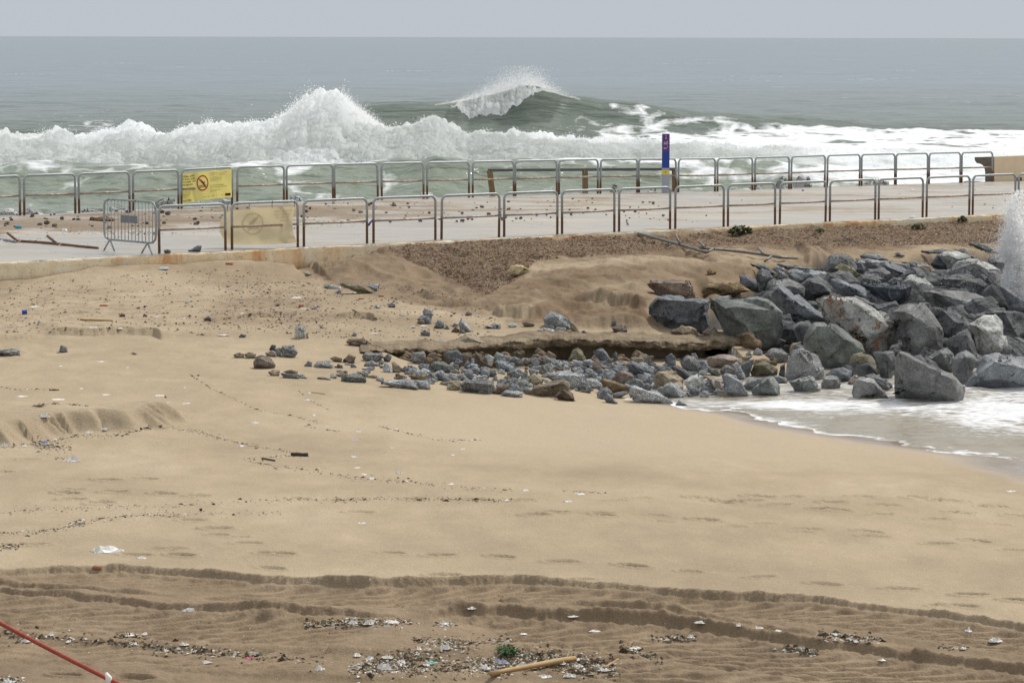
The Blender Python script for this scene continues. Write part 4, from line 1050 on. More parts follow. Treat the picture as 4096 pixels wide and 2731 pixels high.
BOULD = [
 ('F', [(190,310),(230,240),(310,225),(380,240),(420,270),(440,330),(430,400),(330,365),(200,355)], [(365,262),(300,300)], 'grey', 'rock', 'squarish grey boulder at the top left corner of the heap, above a yellowish stone'),
 ('F', [(275,330),(330,300),(400,320),(440,350),(470,385),(430,418),(370,385),(280,350)], [], 'olive', 'rock', 'yellowish lichen-coloured stone leaning on the top left boulder of the heap'),
 ('F', [(430,258),(560,262),(690,285),(720,330),(640,350),(520,360),(450,300)], [(560,290)], 'lite', 'rock', 'flat-topped light grey boulder along the upper edge of the heap'),
 ('F', [(465,232),(540,218),(640,230),(690,270),(600,275),(470,255)], [], 'grey', 'rock', 'low pinkish-grey boulder half sunk in sand above the flat-topped boulder'),
 ('F', [(430,285),(480,288),(515,340),(500,365),(440,350)], [], 'blue', 'rock', 'small pitted stone right beside the squarish top left boulder'),
 ('F', [(563,315),(600,292),(640,300),(650,345),(620,390),(575,375)], [(600,310)], 'dark', 'rock', 'small dark cube-like stone left of a long grey block near the heap top'),
 ('F', [(625,300),(660,288),(760,310),(840,350),(860,385),(800,430),(700,400),(640,345)], [(700,330)], 'blue', 'rock', 'long blue-grey block sloping down to the right in the upper heap'),
 ('F', [(622,370),(650,345),(740,350),(790,380),(795,425),(740,435),(640,425)], [(680,360)], 'dark', 'rock', 'rounded dark stone with a white vein below the sloping block'),
 ('F', [(430,430),(480,390),(600,383),(645,425),(560,445),(450,465)], [(520,405)], 'dark', 'rock', 'low dark wedge just above the long block with a flat top'),
 ('F', [(785,278),(870,280),(990,290),(1000,312),(900,305),(800,300)], [], 'grey', 'rock', 'thin flat slab lying along the upper edge of the heap'),
 ('F', [(700,290),(770,300),(850,310),(860,370),(800,360),(740,330)], [], 'blue', 'rock', 'slanted stone behind the sloping block of the upper heap'),
 ('F', [(860,300),(910,295),(940,335),(900,365),(865,380)], [(885,310)], 'dark', 'rock', 'small dark angular stone under the thin flat slab'),
 ('F', [(900,310),(960,300),(1030,320),(1080,370),(980,372),(910,345)], [], 'tan', 'rock', 'tan-edged low stone right of the small dark angular stone'),
 ('F', [(870,380),(900,345),(1010,370),(1110,375),(1120,400),(1060,480),(960,440),(880,390)], [(980,385)], 'blue', 'rock', 'wide grey boulder leaning over the pale slab in the upper heap'),
 ('F', [(805,430),(870,392),(930,390),(1055,480),(1000,490),(950,520),(980,570),(880,578),(840,540)], [(880,430)], 'pale', 'rock', 'pale smooth slab standing between two dark long boulders'),
 ('F', [(450,465),(560,430),(700,422),(830,440),(880,475),(870,580),(780,610),(690,665),(640,660),(630,570),(560,510)], [(560,480),(720,478),(840,490)], 'black', 'rock', 'long dark boulder with a flat grey top above the rust-stained boulder'),
 ('F', [(230,370),(300,350),(380,360),(425,400),(425,450),(380,480),(290,430),(240,410)], [(320,385)], 'grey', 'rock', 'rounded grey boulder under the yellowish stone'),
 ('F', [(240,430),(300,415),(390,460),(470,465),(560,515),(630,580),(635,660),(560,640),(500,580),(380,560),(280,535),(245,480)], [(400,480),(540,560)], 'blue', 'rock', 'long ridge-backed grey boulder directly behind the rust-stained one'),
 ('F', [(0,450),(60,410),(140,398),(200,430),(230,470),(275,500),(280,540),(180,560),(100,570),(40,560),(-10,500)], [(90,440),(180,470)], 'dark', 'rock', 'dark faceted boulder left of the long ridge-backed one'),
 ('S', [(3135,1083),(3165,1076),(3240,1076),(3317,1090),(3322,1122),(3290,1124),(3250,1112),(3196,1130),(3165,1114)], [(3240,1095)], 'lite', 'rock', 'flat light grey boulder with a shaded front at the upper left of the heap'),
 ('F', [(100,575),(190,540),(290,532),(430,550),(520,590),(600,640),(700,700),(760,790),(755,880),(700,975),(590,990),(480,920),(400,830),(280,760),(190,740),(130,650)], [(250,570),(430,590),(600,690),(690,800)], 'pale', 'rock_mottled', 'huge whitish boulder with orange rust stains in the middle of the heap'),
 ('F', [(25,930),(60,830),(110,765),(200,745),(280,770),(370,830),(480,930),(510,1000),(400,1110),(260,1110),(150,1080),(50,985)], [(120,780),(230,790),(370,900),(300,1080)], 'green', 'rock', 'big smooth grey-green boulder propped below the rust-stained one'),
 ('F', [(385,1030),(430,1010),(500,990),(570,1010),(600,1090),(665,1190),(560,1190),(450,1180),(405,1180),(400,1100)], [(480,1020)], 'olive', 'rock', 'tan triangular wedge at the foot of the grey-green boulder'),
 ('F', [(570,1000),(660,985),(750,1000),(745,1090),(720,1180),(700,1210),(640,1160),(590,1080)], [(680,1010)], 'dark', 'rock', 'dark boulder wedged between the tan wedge and the biggest front boulder'),
 ('F', [(720,1130),(750,1020),(780,980),(860,1000),(980,1050),(1100,1110),(1220,1190),(1300,1270),(1290,1330),(1200,1390),(1000,1385),(860,1375),(740,1340),(710,1220)], [(790,1000),(980,1080),(1180,1190),(960,1150)], 'grey', 'rock', 'biggest front boulder with a dark letter mark standing in the swash'),
 ('F', [(680,670),(800,610),(860,570),(960,565),(1010,620),(970,680),(1010,760),(1130,800),(1140,850),(1080,940),(1000,1040),(940,1030),(860,960),(820,850),(740,800)], [(830,680),(850,840),(1000,880)], 'grey', 'rock', 'tall stepped boulder right of the rust-stained one'),
 ('F', [(970,680),(1010,640),(1100,632),(1200,660),(1290,770),(1230,840),(1140,880),(1110,800),(1010,755)], [(1120,660)], 'dark', 'rock', 'dark rounded boulder under the long pointed one'),
 ('F', [(945,515),(990,487),(1100,490),(1300,510),(1440,560),(1498,610),(1430,670),(1300,710),(1250,700),(1130,640),(1020,640),(960,560)], [(1060,530),(1250,560),(1420,612)], 'grey', 'rock', 'long pointed boulder lying like a wedge in the upper right of the heap'),
 ('F', [(1080,420),(1130,385),(1300,380),(1360,400),(1390,450),(1370,520),(1300,515),(1170,500),(1080,490)], [(1110,420),(1280,425)], 'dark', 'rock', 'blocky dark boulder behind the long pointed one'),
 ('F', [(1165,370),(1200,300),(1280,265),(1400,253),(1500,300),(1565,345),(1565,470),(1540,490),(1450,475),(1350,400),(1200,385)], [(1380,290),(1480,340)], 'pale', 'rock_speckled', 'black and white mottled boulder near the spray'),
 ('F', [(1210,380),(1270,350),(1340,370),(1450,475),(1400,500),(1360,480),(1300,400)], [], 'black', 'rock', 'black slanting stone in front of the mottled boulder'),
 ('F', [(1435,545),(1460,480),(1510,440),(1570,480),(1630,530),(1645,660),(1560,655),(1480,610)], [(1500,470)], 'grey', 'rock', 'upright pointed boulder right of the long pointed one'),
 ('F', [(1570,480),(1640,500),(1720,580),(1790,600),(1790,690),(1650,670)], [(1660,540)], 'blue', 'rock', 'blue-grey boulder behind the upright pointed one, against the spray'),
 ('F', [(1440,690),(1530,650),(1640,660),(1760,690),(1790,800),(1740,920),(1620,900),(1590,780),(1500,700)], [(1600,680)], 'dark', 'rock', 'broad dark boulder beside the spray behind the pale wet slab'),
 ('F', [(1330,780),(1440,700),(1530,690),(1590,760),(1590,850),(1650,980),(1600,1010),(1430,1010),(1380,900)], [(1380,790),(1450,860)], 'pale', 'rock_wet', 'pale wet slab shining on the right side of the heap'),
 ('F', [(1140,930),(1200,860),(1310,800),(1350,880),(1415,1020),(1380,1065),(1280,1030),(1170,980)], [(1310,860)], 'dark', 'rock', 'triangular dark boulder left of the pale wet slab'),
 ('F', [(1000,1040),(1080,970),(1150,965),(1200,1010),(1200,1080),(1240,1120),(1180,1160),(1080,1110)], [(1110,1000)], 'dark', 'rock_wet', 'wet dark stone behind the biggest front boulder'),
 ('F', [(1190,1060),(1230,1010),(1300,985),(1370,1030),(1395,1070),(1330,1160),(1270,1240),(1200,1180)], [(1290,1030)], 'dark', 'rock_wet', 'wet dark stone left of the right front boulder'),
 ('F', [(1290,1240),(1350,1130),(1440,1020),(1540,1000),(1640,1010),(1800,1030),(1900,1120),(1880,1230),(1600,1260),(1480,1290),(1300,1280)], [(1530,1060),(1420,1150)], 'blue', 'rock_wet', 'broad blue-grey front boulder at the right edge of the swash'),
 ('F', [(1020,300),(1080,235),(1150,300),(1170,330),(1040,318)], [], 'black', 'rock', 'black triangular stone at the top of the heap'),
 ('F', [(1080,235),(1130,190),(1200,195),(1330,240),(1330,272),(1200,300),(1170,330)], [(1180,240)], 'pale', 'rock', 'grey and pale layered boulder at the top of the heap'),
 ('F', [(1215,195),(1290,188),(1365,250),(1330,262)], [], 'dark', 'rock', 'low dark stone behind the layered boulder'),
 ('F', [(1460,270),(1560,235),(1700,225),(1820,235),(1820,340),(1740,395),(1640,390),(1560,340)], [(1600,280)], 'lite', 'rock', 'light grey boulder in front of the spray at the upper right'),
 ('F', [(1580,400),(1680,380),(1800,380),(1800,520),(1680,515),(1600,480)], [], 'black', 'rock', 'blackish boulder below the light one, behind the spray'),
 ('F', [(1320,145),(1400,138),(1480,160),(1560,212),(1450,195)], [], 'green', 'rock', 'thin slanting slab poking out of the sand behind the heap'),
 ('F', [(740,224),(770,207),(825,240),(780,244)], [], 'dark', 'rock', 'small dark stone alone on the sand above the heap'),
 ('F', [(950,205),(1120,185),(1130,220),(1000,220)], [], 'blue', 'rock', 'flat dark shelf stone beside the layered boulder'),
 ('I', [(1140,1060),(1160,900),(1230,790),(1320,762),(1420,790),(1500,850),(1560,960),(1560,1030),(1500,1110),(1340,1060),(1210,1095)], [(1312,790),(1325,1030)], 'grey', 'rock_wet', 'wet sparkling boulder with a sharp upright edge at the left foot of the heap'),
 ('I', [(1190,1110),(1290,1070),(1400,1045),(1450,1060),(1520,1190),(1420,1225),(1280,1205)], [(1430,1090)], 'green', 'rock_wet', 'greenish wet stone with a white vein in front of the sparkling boulder'),
 ('I', [(1520,1130),(1570,1050),(1680,1045),(1730,1090),(1725,1160),(1640,1185),(1530,1170)], [(1560,1085),(1680,1090)], 'grey', 'rock_wet', 'block-shaped stone in the swash right of the greenish one'),
 ('I', [(1580,1040),(1650,980),(1760,962),(1840,1000),(1840,1080),(1740,1115)], [(1700,1000)], 'blue', 'rock', 'blue-grey speckled stone behind the block-shaped one'),
 ('I', [(1835,1220),(1870,1090),(1960,1060),(2080,1080),(2120,1140),(2250,1295),(2080,1290),(1960,1285)], [(1960,1100),(2080,1130)], 'grey', 'rock_wet', 'four-sided wet boulder standing in foam left of the biggest front one'),
 ('I', [(1980,1050),(2080,1035),(2200,1080),(2270,1150),(2270,1205),(2150,1190),(2080,1080)], [], 'dark', 'rock', 'flat dark stone behind the four-sided wet boulder'),
 ('I', [(1808,1110),(1870,1040),(1925,1050),(1900,1100),(1850,1150)], [], 'reddish', 'rock_wet', 'small pinkish stone at the foot of the tan wedge'),
 ('E', [(480,620),(530,570),(700,555),(930,575),(980,650),(1010,745),(840,745),(640,710),(500,640)], [(560,600),(900,600)], 'reddish', 'rock', 'flat grey-brown boulder half buried in the sand bank'),
 ('E', [(485,900),(520,820),(590,730),(700,712),(880,735),(1070,765),(1140,800),(1145,1070),(1080,1095),(960,1060),(730,1080),(620,1000),(500,930)], [(600,760),(880,775),(1090,810),(800,1040)], 'blue', 'rock', 'leftmost big boulder, blue-grey and six-sided, below the sand bank'),
 ('E', [(1130,740),(1280,725),(1500,718),(1640,730),(1740,770),(1840,850),(1920,920),(1950,1080),(1900,1150),(1700,1215),(1550,1200),(1400,1130),(1290,1080),(1270,960),(1160,900)], [(1290,850),(1560,855),(1860,880)], 'green', 'rock', 'large greenish-grey boulder with a step across its top'),
 ('E', [(1630,510),(1690,450),(1760,480),(1810,545),(1720,660),(1690,710),(1650,620)], [(1690,520)], 'dark', 'rock', 'upright dark grey boulder at the left end of the heap top'),
 ('E', [(1705,690),(1750,600),(1830,545),(1960,560),(2100,620),(2140,660),(2140,740),(1980,740),(1880,740),(1800,770),(1760,770)], [(1800,610),(2060,650)], 'grey', 'rock', 'flat-topped grey boulder behind the long diagonal slab'),
 ('E', [(1780,750),(1810,680),(1890,615),(1960,650),(2100,740),(2300,860),(2420,960),(2400,1010),(2200,1060),(2060,1020),(1960,940),(1880,850)], [(1850,650),(2080,800),(2230,950)], 'blue', 'rock', 'long blue-grey slab leaning diagonally down to the right'),
 ('E', [(1455,530),(1510,520),(1600,550),(1660,600),(1680,665),(1570,670),(1470,650)], [(1560,570)], 'blue', 'rock', 'small blue-grey boulder sitting in the sand left of the upright one'),
 ('E', [(1810,540),(1870,475),(1930,490),(2000,560),(2000,585),(1900,560)], [], 'dark', 'rock', 'small peaked dark stone between the upright boulder and the flat one'),
 ('E', [(1800,460),(1840,425),(1920,440),(1935,470),(1850,495)], [], 'lite', 'rock', 'small light stone at the upper left tip of the heap'),
 ('E', [(1570,405),(1700,410),(1790,460),(1830,510),(1740,490)], [], 'dark', 'rock', 'thin dark slab half covered by sand left of the small light stone'),
 ('E', [(1840,410),(1890,400),(1950,425),(2300,450),(2352,470),(2000,470),(1940,445)], [], 'grey', 'rock', 'long thin grey slab at the sand edge above the heap'),
 ('E', [(1410,1170),(1450,1120),(1560,1105),(1640,1150),(1690,1220),(1690,1290),(1560,1295),(1530,1225)], [(1560,1140)], 'brown', 'sandclod', 'rounded brown conglomerate lump at the right end of the concrete ledge'),
 ('E', [(735,1110),(800,1065),(860,1030),(900,1060),(1000,1080),(1040,1145),(860,1150),(740,1135)], [], 'tan', 'sandclod', 'tan sandy lump with a knob lying on the concrete ledge'),
 ('E', [(1070,1120),(1130,1070),(1200,1065),(1265,1140),(1220,1165),(1090,1150)], [(1170,1090)], 'reddish', 'rock_wet', 'wet brown and white stone between the ledge and the big boulders'),
 ('E', [(1970,1290),(2020,1230),(2110,1215),(2115,1280),(1990,1335)], [], 'reddish', 'rock', 'reddish stone tucked under the big grey-green boulder'),
 ('E', [(1060,750),(1080,640),(1150,600),(1300,590),(1450,600),(1480,660),(1600,690),(1400,730),(1130,760)], [], 'sandy', 'sandclod', 'sand-crusted mound block above the stepped greenish boulder'),
 ('E', [(1110,480),(1150,455),(1220,490),(1200,515),(1130,508)], [], 'sandy', 'sandclod', 'small crumbly clod of sand on the bank above the buried boulder'),
 ('E', [(835,650),(900,635),(960,650),(1010,745),(850,735)], [], 'sandy', 'sandclod', 'cube-like block of caked sand stuck to the buried boulder'),
]
HB = Zplace
big_objs = []
for i, (c, poly, rdg, col_, mt, lab) in enumerate(BOULD):
    nm = 'sand_clod' if mt == 'sandclod' and 'lump' not in lab else 'boulder'
    o = rock(nm, sp(c, poly), col_, mt, sp(c, rdg) if rdg else (), seed=i + 1, rough=1.0 if mt != 'sandclod' else 1.6)
    tag(o, lab, 'clod' if nm == 'sand_clod' else 'boulder', GB if nm == 'boulder' else None)
    big_objs.append(o)
# the dark letter painted on the biggest front boulder
def paint_mark():
    o = [b for b in big_objs if 'letter mark' in b['label']][0]
    dg_v = [o.matrix_world @ v.co if False else (Vector(v.co) + o.location) for v in o.data.vertices]
    P = np.array([tuple(v) for v in dg_v]); px = 2048 + P[:, 0] / P[:, 1] * FPX; py = 149 - P[:, 2] / P[:, 1] * FPX
    mb = MB()
    strokes = sp('F', [(772, 1245), (785, 1212), (795, 1240), (806, 1212), (812, 1250)]), sp('F', [(812, 1250), (808, 1290)])
    for st in strokes:
        pts = []
        for a, b in zip(st[:-1], st[1:]):
            for k in range(5):
                x = a[0] + (b[0] - a[0]) * k / 4; y = a[1] + (b[1] - a[1]) * k / 4
                near = (abs(px - x) < 9) & (abs(py - y) < 9)
                D = P[near, 1].min() if near.any() else P[:, 1].min()
                pts.append(at(x, y, D - 0.012))
        mb.tube(pts, 0.010, 5)
    mb.build('painted_mark', M['darkstick'], o)
paint_mark()

RUB = [
 ('H',[(640,290),(710,232),(760,238),(880,300),(920,385),(850,388),(770,375),(690,382),(650,340)],[(755,262),(850,350)],'lite','U'),('H',[(890,315),(930,330),(1000,420),(960,432),(900,385)],[],'tan','U'),
 ('H',[(750,400),(770,365),(850,375),(860,402),(790,427)],[],'grey','U'),('H',[(590,400),(650,378),(740,390),(750,418),(640,424)],[],'pale','U'),('H',[(995,420),(1020,400),(1070,437),(1000,444)],[],'black','U'),
 ('H',[(1285,320),(1328,308),(1330,355),(1290,358)],[],'blue','U'),('H',[(1285,380),(1330,350),(1420,360),(1440,400),(1380,427),(1320,412)],[],'reddish','U'),('H',[(445,330),(480,318),(560,345),(550,367),(460,355)],[],'brown','U'),
 ('H',[(305,350),(350,332),(395,345),(390,372),(330,375)],[],'pale','U'),('H',[(90,365),(200,350),(240,338),(245,378),(200,387)],[],'lite','U'),
 ('H',[(880,680),(920,590),(970,562),(1010,590),(1045,690),(960,700)],[(965,600)],'olive','B'),('H',[(1110,590),(1160,572),(1220,572),(1250,640),(1285,695),(1230,710),(1130,640)],[(1210,600)],'blue','B'),
 ('H',[(1295,640),(1320,600),(1345,620),(1350,680),(1310,690)],[],'dark','B'),('H',[(1460,660),(1560,640),(1590,665),(1595,725),(1550,735),(1470,700)],[],'tan','B'),('H',[(1600,650),(1630,625),(1660,670),(1655,715),(1610,720)],[],'green','B'),
 ('H',[(1780,640),(1850,618),(1890,660),(1890,720),(1830,745),(1790,700)],[],'dark','B'),('H',[(1915,700),(2000,628),(2100,680),(2130,760),(2110,815),(2030,800),(1930,740)],[(2010,660)],'grey','B'),
 ('H',[(1425,730),(1480,690),(1560,720),(1690,790),(1680,835),(1560,830),(1440,775)],[(1480,715)],'blue','M'),('H',[(1685,830),(1720,775),(1800,770),(1900,800),(1960,880),(1970,960),(1860,920),(1780,920),(1700,940)],[(1760,800)],'tan','M'),
 ('H',[(1700,940),(1840,890),(1900,910),(2015,1030),(1940,1045),(1830,1035),(1740,990)],[(1830,915)],'lite','F'),('H',[(1450,930),(1500,920),(1700,970),(1800,1020),(1870,1080),(1780,1090),(1600,1083),(1490,1078),(1450,1010)],[(1520,945),(1700,1000)],'lite','F'),
 ('H',[(1175,880),(1210,845),(1300,880),(1460,930),(1450,975),(1300,990),(1230,945)],[(1230,875),(1400,940)],'sandy','M'),('H',[(1150,1000),(1180,950),(1240,932),(1300,990),(1210,1045),(1155,1047)],[(1220,960)],'blue','F'),
 ('H',[(1205,1040),(1240,985),(1300,1020),(1345,1087),(1260,1078)],[(1255,1010)],'blue','F'),('H',[(450,995),(560,920),(720,870),(820,850),(885,880),(890,960),(780,1025),(640,1022),(560,1012)],[(620,930),(840,890)],'tan','F'),
 ('H',[(745,1020),(800,960),(880,965),(920,1000),(945,1062),(850,1057)],[(850,980)],'brown','F'),('H',[(660,830),(760,790),(880,770),(980,790),(1060,820),(1040,900),(1000,955),(900,945),(820,900),(720,870)],[(760,820),(960,830)],'lite','M'),
 ('H',[(1030,850),(1150,865),(1185,900),(1180,945),(1100,945),(1030,925)],[],'lite','M'),('H',[(1290,860),(1340,790),(1420,778),(1505,830),(1490,880),(1400,925),(1330,910)],[(1400,800)],'reddish','M'),
 ('H',[(1400,900),(1500,840),(1560,860),(1640,940),(1600,950),(1470,925)],[],'green','M'),('H',[(1165,865),(1220,780),(1280,772),(1330,805),(1290,870),(1210,880)],[(1225,800)],'blue','M'),('H',[(1100,730),(1130,665),(1180,690),(1220,750),(1200,785),(1130,770)],[],'reddish','M'),
 ('H',[(925,700),(960,680),(1090,700),(1100,750),(1000,750)],[],'dark','B'),('H',[(885,750),(940,735),(1010,745),(1025,790),(960,790)],[],'lite','M'),('H',[(1020,770),(1070,750),(1115,770),(1110,830),(1060,840)],[],'lite','M'),
 ('H',[(600,790),(630,720),(670,740),(690,800),(630,810)],[(650,760)],'green','M'),('H',[(185,700),(250,683),(340,700),(370,770),(300,780),(210,755)],[(240,705)],'blue','M'),('H',[(300,800),(370,770),(420,810),(425,855),(330,855)],[],'green','M'),
 ('H',[(395,890),(430,855),(500,870),(525,920),(480,962),(420,967)],[(430,880)],'green','F'),('G',[(2010,940),(2060,895),(2200,885),(2290,900),(2310,960),(2270,1012),(2120,1003),(2020,985)],[(2060,915),(2270,930)],'grey','F'),
 ('H',[(240,1000),(290,965),(400,965),(450,1000),(445,1028),(330,1022)],[(300,985)],'lite','F'),('H',[(150,990),(220,930),(290,905),(315,930),(250,992),(180,1004)],[],'brown','F'),('H',[(20,985),(70,955),(135,1000)],[],'lite','F'),
 ('G',[(2135,740),(2140,650),(2190,680),(2210,740),(2240,770),(2190,798),(2145,775)],[],'brown','B'),('H',[(80,650),(120,618),(185,660),(160,715),(110,700)],[],'pale','B'),('H',[(510,850),(560,805),(620,840),(630,885),(540,920)],[],'tan','M'),
 ('H',[(430,830),(460,785),(495,800),(505,865),(440,860)],[],'green','M'),('H',[(300,870),(350,840),(440,860),(430,895),(400,925),(320,895)],[],'grey','M'),('H',[(280,905),(340,885),(385,910),(400,955),(370,962),(300,945)],[],'grey','F'),
 ('H',[(1840,740),(1900,730),(2000,770),(2070,810),(2050,855),(1950,855),(1870,795)],[(1900,755)],'dark','M'),('H',[(1970,870),(2080,815),(2145,835),(2140,900),(2110,978),(2010,975)],[(2080,845)],'pale','F'),('H',[(2110,700),(2150,675),(2180,720),(2220,760),(2190,795),(2130,795)],[],'blue','M'),
 ('H',[(530,680),(560,650),(590,665),(595,700),(540,700)],[],'green','B'),('H',[(720,690),(800,680),(835,720),(800,740),(740,735)],[],'lite','B'),('H',[(650,720),(700,700),(760,740),(750,770),(680,750)],[],'grey','M'),('H',[(770,760),(820,745),(850,770),(800,790)],[],'brown','M'),
 ('H',[(1220,750),(1300,728),(1420,735),(1440,775),(1330,770),(1250,775)],[],'green','M'),('H',[(1300,700),(1350,680),(1420,700),(1425,730),(1310,730)],[],'tan','B'),('H',[(940,960),(1060,960),(1105,965),(1080,985),(960,980)],[],'brown','F'),
 ('H',[(1290,1000),(1400,968),(1450,975),(1440,1000),(1350,1015),(1300,1040)],[],'lite','F'),('H',[(1600,880),(1640,820),(1675,860),(1670,920),(1620,910)],[],'blue','M'),('H',[(2120,960),(2170,920),(2240,935),(2280,990),(2180,985)],[],'dark','F'),
 ('I',[(315,860),(400,835),(530,818),(680,870),(700,920),(560,935),(480,972),(370,972),(330,925)],[(420,860),(600,890)],'reddish','B'),('I',[(465,1000),(520,940),(580,935),(630,985),(630,1040),(500,1020)],[(550,955)],'grey','M'),
 ('I',[(600,940),(650,903),(690,960),(730,1040),(735,1095),(650,1040)],[],'lite','M'),('I',[(690,940),(760,880),(830,880),(800,960),(770,1040),(730,1065)],[(770,910)],'blue','M'),('I',[(790,1010),(830,940),(920,905),(1030,940),(1065,980),(1060,1040),(960,1050),(850,1062)],[(920,940)],'olive','M'),
 ('I',[(810,930),(850,880),(960,870),(1050,900),(1070,930),(960,915),(850,945)],[],'brown','B'),('I',[(500,1050),(540,1020),(660,1060),(720,1130),(790,1270),(690,1255),(530,1255),(500,1130)],[(560,1050),(690,1120)],'blue','F'),
 ('I',[(800,1200),(900,1110),(970,1050),(1030,1045),(1080,1130),(1100,1268),(960,1258)],[(975,1075),(960,1230)],'green','F'),('I',[(720,1150),(760,1095),(900,1070),(960,1060),(870,1135),(800,1200)],[],'blue','F'),
 ('I',[(1020,1050),(1090,1050),(1170,1080),(1175,1115),(1060,1135)],[],'grey','F'),('I',[(330,1060),(400,1060),(480,1100),(520,1170),(510,1232),(400,1185)],[],'reddish','F'),('I',[(265,1210),(290,1160),(370,1160),(450,1237),(360,1233)],[],'dark','F'),
 ('I',[(1080,1060),(1100,950),(1150,920),(1150,1065)],[],'dark','M'),('I',[(945,830),(1000,770),(1090,760),(1190,820),(1160,910),(1060,910)],[(1040,800)],'grey','B'),('I',[(730,835),(780,772),(812,838)],[],'lite','B'),('I',[(810,805),(860,757),(910,790),(918,830),(830,838)],[],'lite','B'),
 ('I',[(985,870),(1050,842),(1085,870),(1080,915)],[],'tan','B'),('I',[(5,1357),(40,1305),(150,1367)],[(45,1325)],'dark','F'),('I',[(790,1255),(850,1235),(910,1262)],[],'olive','F'),('I',[(240,910),(290,880),(370,965),(340,1005),(270,990)],[],'lite','M'),
 ('I',[(350,980),(450,985),(480,1030),(440,1050),(340,1010)],[],'green','M'),('I',[(170,820),(215,815),(245,870),(190,870)],[],'grey','B'),('I',[(690,860),(760,830),(810,850),(740,895)],[],'tan','B'),
 ('G',[(595,460),(625,420),(690,450),(693,490),(685,540),(620,527),(595,500)],[(640,450),(680,480)],'pale','L'),('G',[(690,500),(710,490),(716,532),(695,542)],[],'brown','L'),('G',[(480,640),(490,605),(590,600),(620,660),(590,702),(500,692)],[(510,625),(590,640)],'grey','L'),
 ('G',[(380,630),(400,592),(435,600),(430,645)],[],'dark','L'),('G',[(340,665),(400,640),(440,660),(440,697),(370,692)],[],'reddish','L'),('G',[(415,625),(475,620),(485,692),(450,692)],[],'lite','L'),
 ('G',[(245,740),(265,700),(320,682),(390,710),(430,770),(390,797),(320,790),(250,772)],[(300,710),(390,750)],'reddish','L'),('G',[(70,680),(120,660),(160,670),(160,707),(90,702)],[],'tan','L'),('G',[(160,675),(200,655),(265,670),(260,703),(190,712)],[],'tan','L'),
 ('G',[(470,840),(490,830),(630,850),(635,882),(500,872)],[],'grey','L'),('G',[(635,857),(665,838),(710,882),(640,884)],[],'lite','L'),('G',[(370,830),(410,808),(470,815),(465,852),(400,862)],[],'tan','L'),('G',[(500,825),(560,805),(625,820),(620,850),(560,845)],[],'brown','L'),
 ('G',[(760,770),(790,738),(880,730),(925,770),(920,792),(800,790)],[(800,755)],'grey','L'),('G',[(678,772),(710,730),(745,745),(745,782)],[],'lite','L'),('G',[(990,890),(1010,855),(1120,838),(1205,870),(1210,907),(1080,917),(1000,907)],[(1050,865)],'green','F'),
 ('G',[(940,850),(1000,820),(1055,850),(1000,870)],[],'tan','F'),('G',[(1150,840),(1180,815),(1232,825),(1230,865),(1190,868)],[],'grey','F'),('G',[(1010,720),(1060,675),(1120,700),(1110,737),(1050,752)],[],'brown','M'),('G',[(895,710),(940,692),(1000,710),(1000,742),(930,735)],[],'brown','M'),
 ('G',[(1175,700),(1200,658),(1340,660),(1350,702),(1290,738),(1190,728)],[(1210,680),(1330,685)],'grey','M'),('G',[(1340,790),(1370,750),(1420,770),(1430,832),(1370,828)],[],'lite','F'),('G',[(1350,702),(1400,668),(1425,700),(1400,742),(1360,732)],[],'green','M'),
 ('G',[(1590,722),(1600,660),(1700,655),(1715,700),(1700,752),(1600,757)],[],'grey','B'),('G',[(1425,750),(1450,740),(1510,790),(1500,832),(1430,834)],[],'tan','F'),('G',[(1500,822),(1540,780),(1620,780),(1680,822),(1560,837)],[(1560,795)],'blue','F'),
 ('G',[(1650,782),(1680,750),(1750,760),(1750,812),(1680,817)],[],'blue','M'),('G',[(1745,772),(1780,735),(1880,745),(1960,790),(1960,832),(1830,832),(1770,802)],[(1800,755),(1900,775)],'green','M'),('G',[(1870,682),(1890,650),(1990,640),(2035,682),(2030,732),(1930,742)],[],'dark','B'),
 ('G',[(1320,917),(1420,890),(1560,880),(1640,920),(1660,968),(1560,967),(1420,937)],[],'lite','F'),('G',[(1620,897),(1720,895),(1755,942),(1755,974),(1665,972)],[(1650,915)],'lite','F'),('G',[(1780,872),(1820,828),(1890,850),(1915,902),(1830,897)],[(1830,850)],'blue','F'),
 ('G',[(1835,932),(1860,905),(2000,900),(2020,942),(1920,947)],[],'tan','F'),('G',[(1900,962),(1940,920),(2010,950),(2010,987),(1910,987)],[],'olive','F'),('G',[(1950,882),(2000,840),(2040,835),(2070,882),(2000,902)],[],'grey','F'),
 ('G',[(2040,842),(2080,820),(2190,892),(2080,887)],[],'blue','F'),('G',[(1190,770),(1250,720),(1300,740),(1335,772),(1260,778)],[],'grey','M'),('G',[(1420,890),(1500,850),(1560,870),(1540,892)],[],'brown','F'),('G',[(1570,860),(1680,850),(1760,890),(1740,915),(1640,890)],[],'brown','F'),
 ('G',[(785,880),(800,868),(880,878),(905,893),(820,890)],[],'dark','L'),('G',[(1210,862),(1260,852),(1308,862),(1290,880),(1220,878)],[],'brown','F'),('G',[(935,780),(1000,768),(1015,793),(940,795)],[],'blue','F'),('G',[(1170,800),(1240,785),(1280,805),(1210,812)],[],'blue','F'),
 ('G',[(1690,312),(1710,285),(1775,295),(1775,332),(1700,342)],[],'lite','U'),('G',[(1640,377),(1690,340),(1770,345),(1765,417),(1720,412)],[(1720,360)],'blue','U'),('G',[(1640,402),(1680,375),(1710,400),(1700,432)],[],'brown','U'),
 ('G',[(1785,442),(1820,380),(1870,385),(1875,432),(1840,457)],[],'grey','U'),('G',[(2000,422),(2025,362),(2110,470),(2110,487),(2005,447)],[(2020,400)],'lite','U'),('G',[(1935,477),(1970,440),(2010,465),(1990,490)],[],'brown','U'),
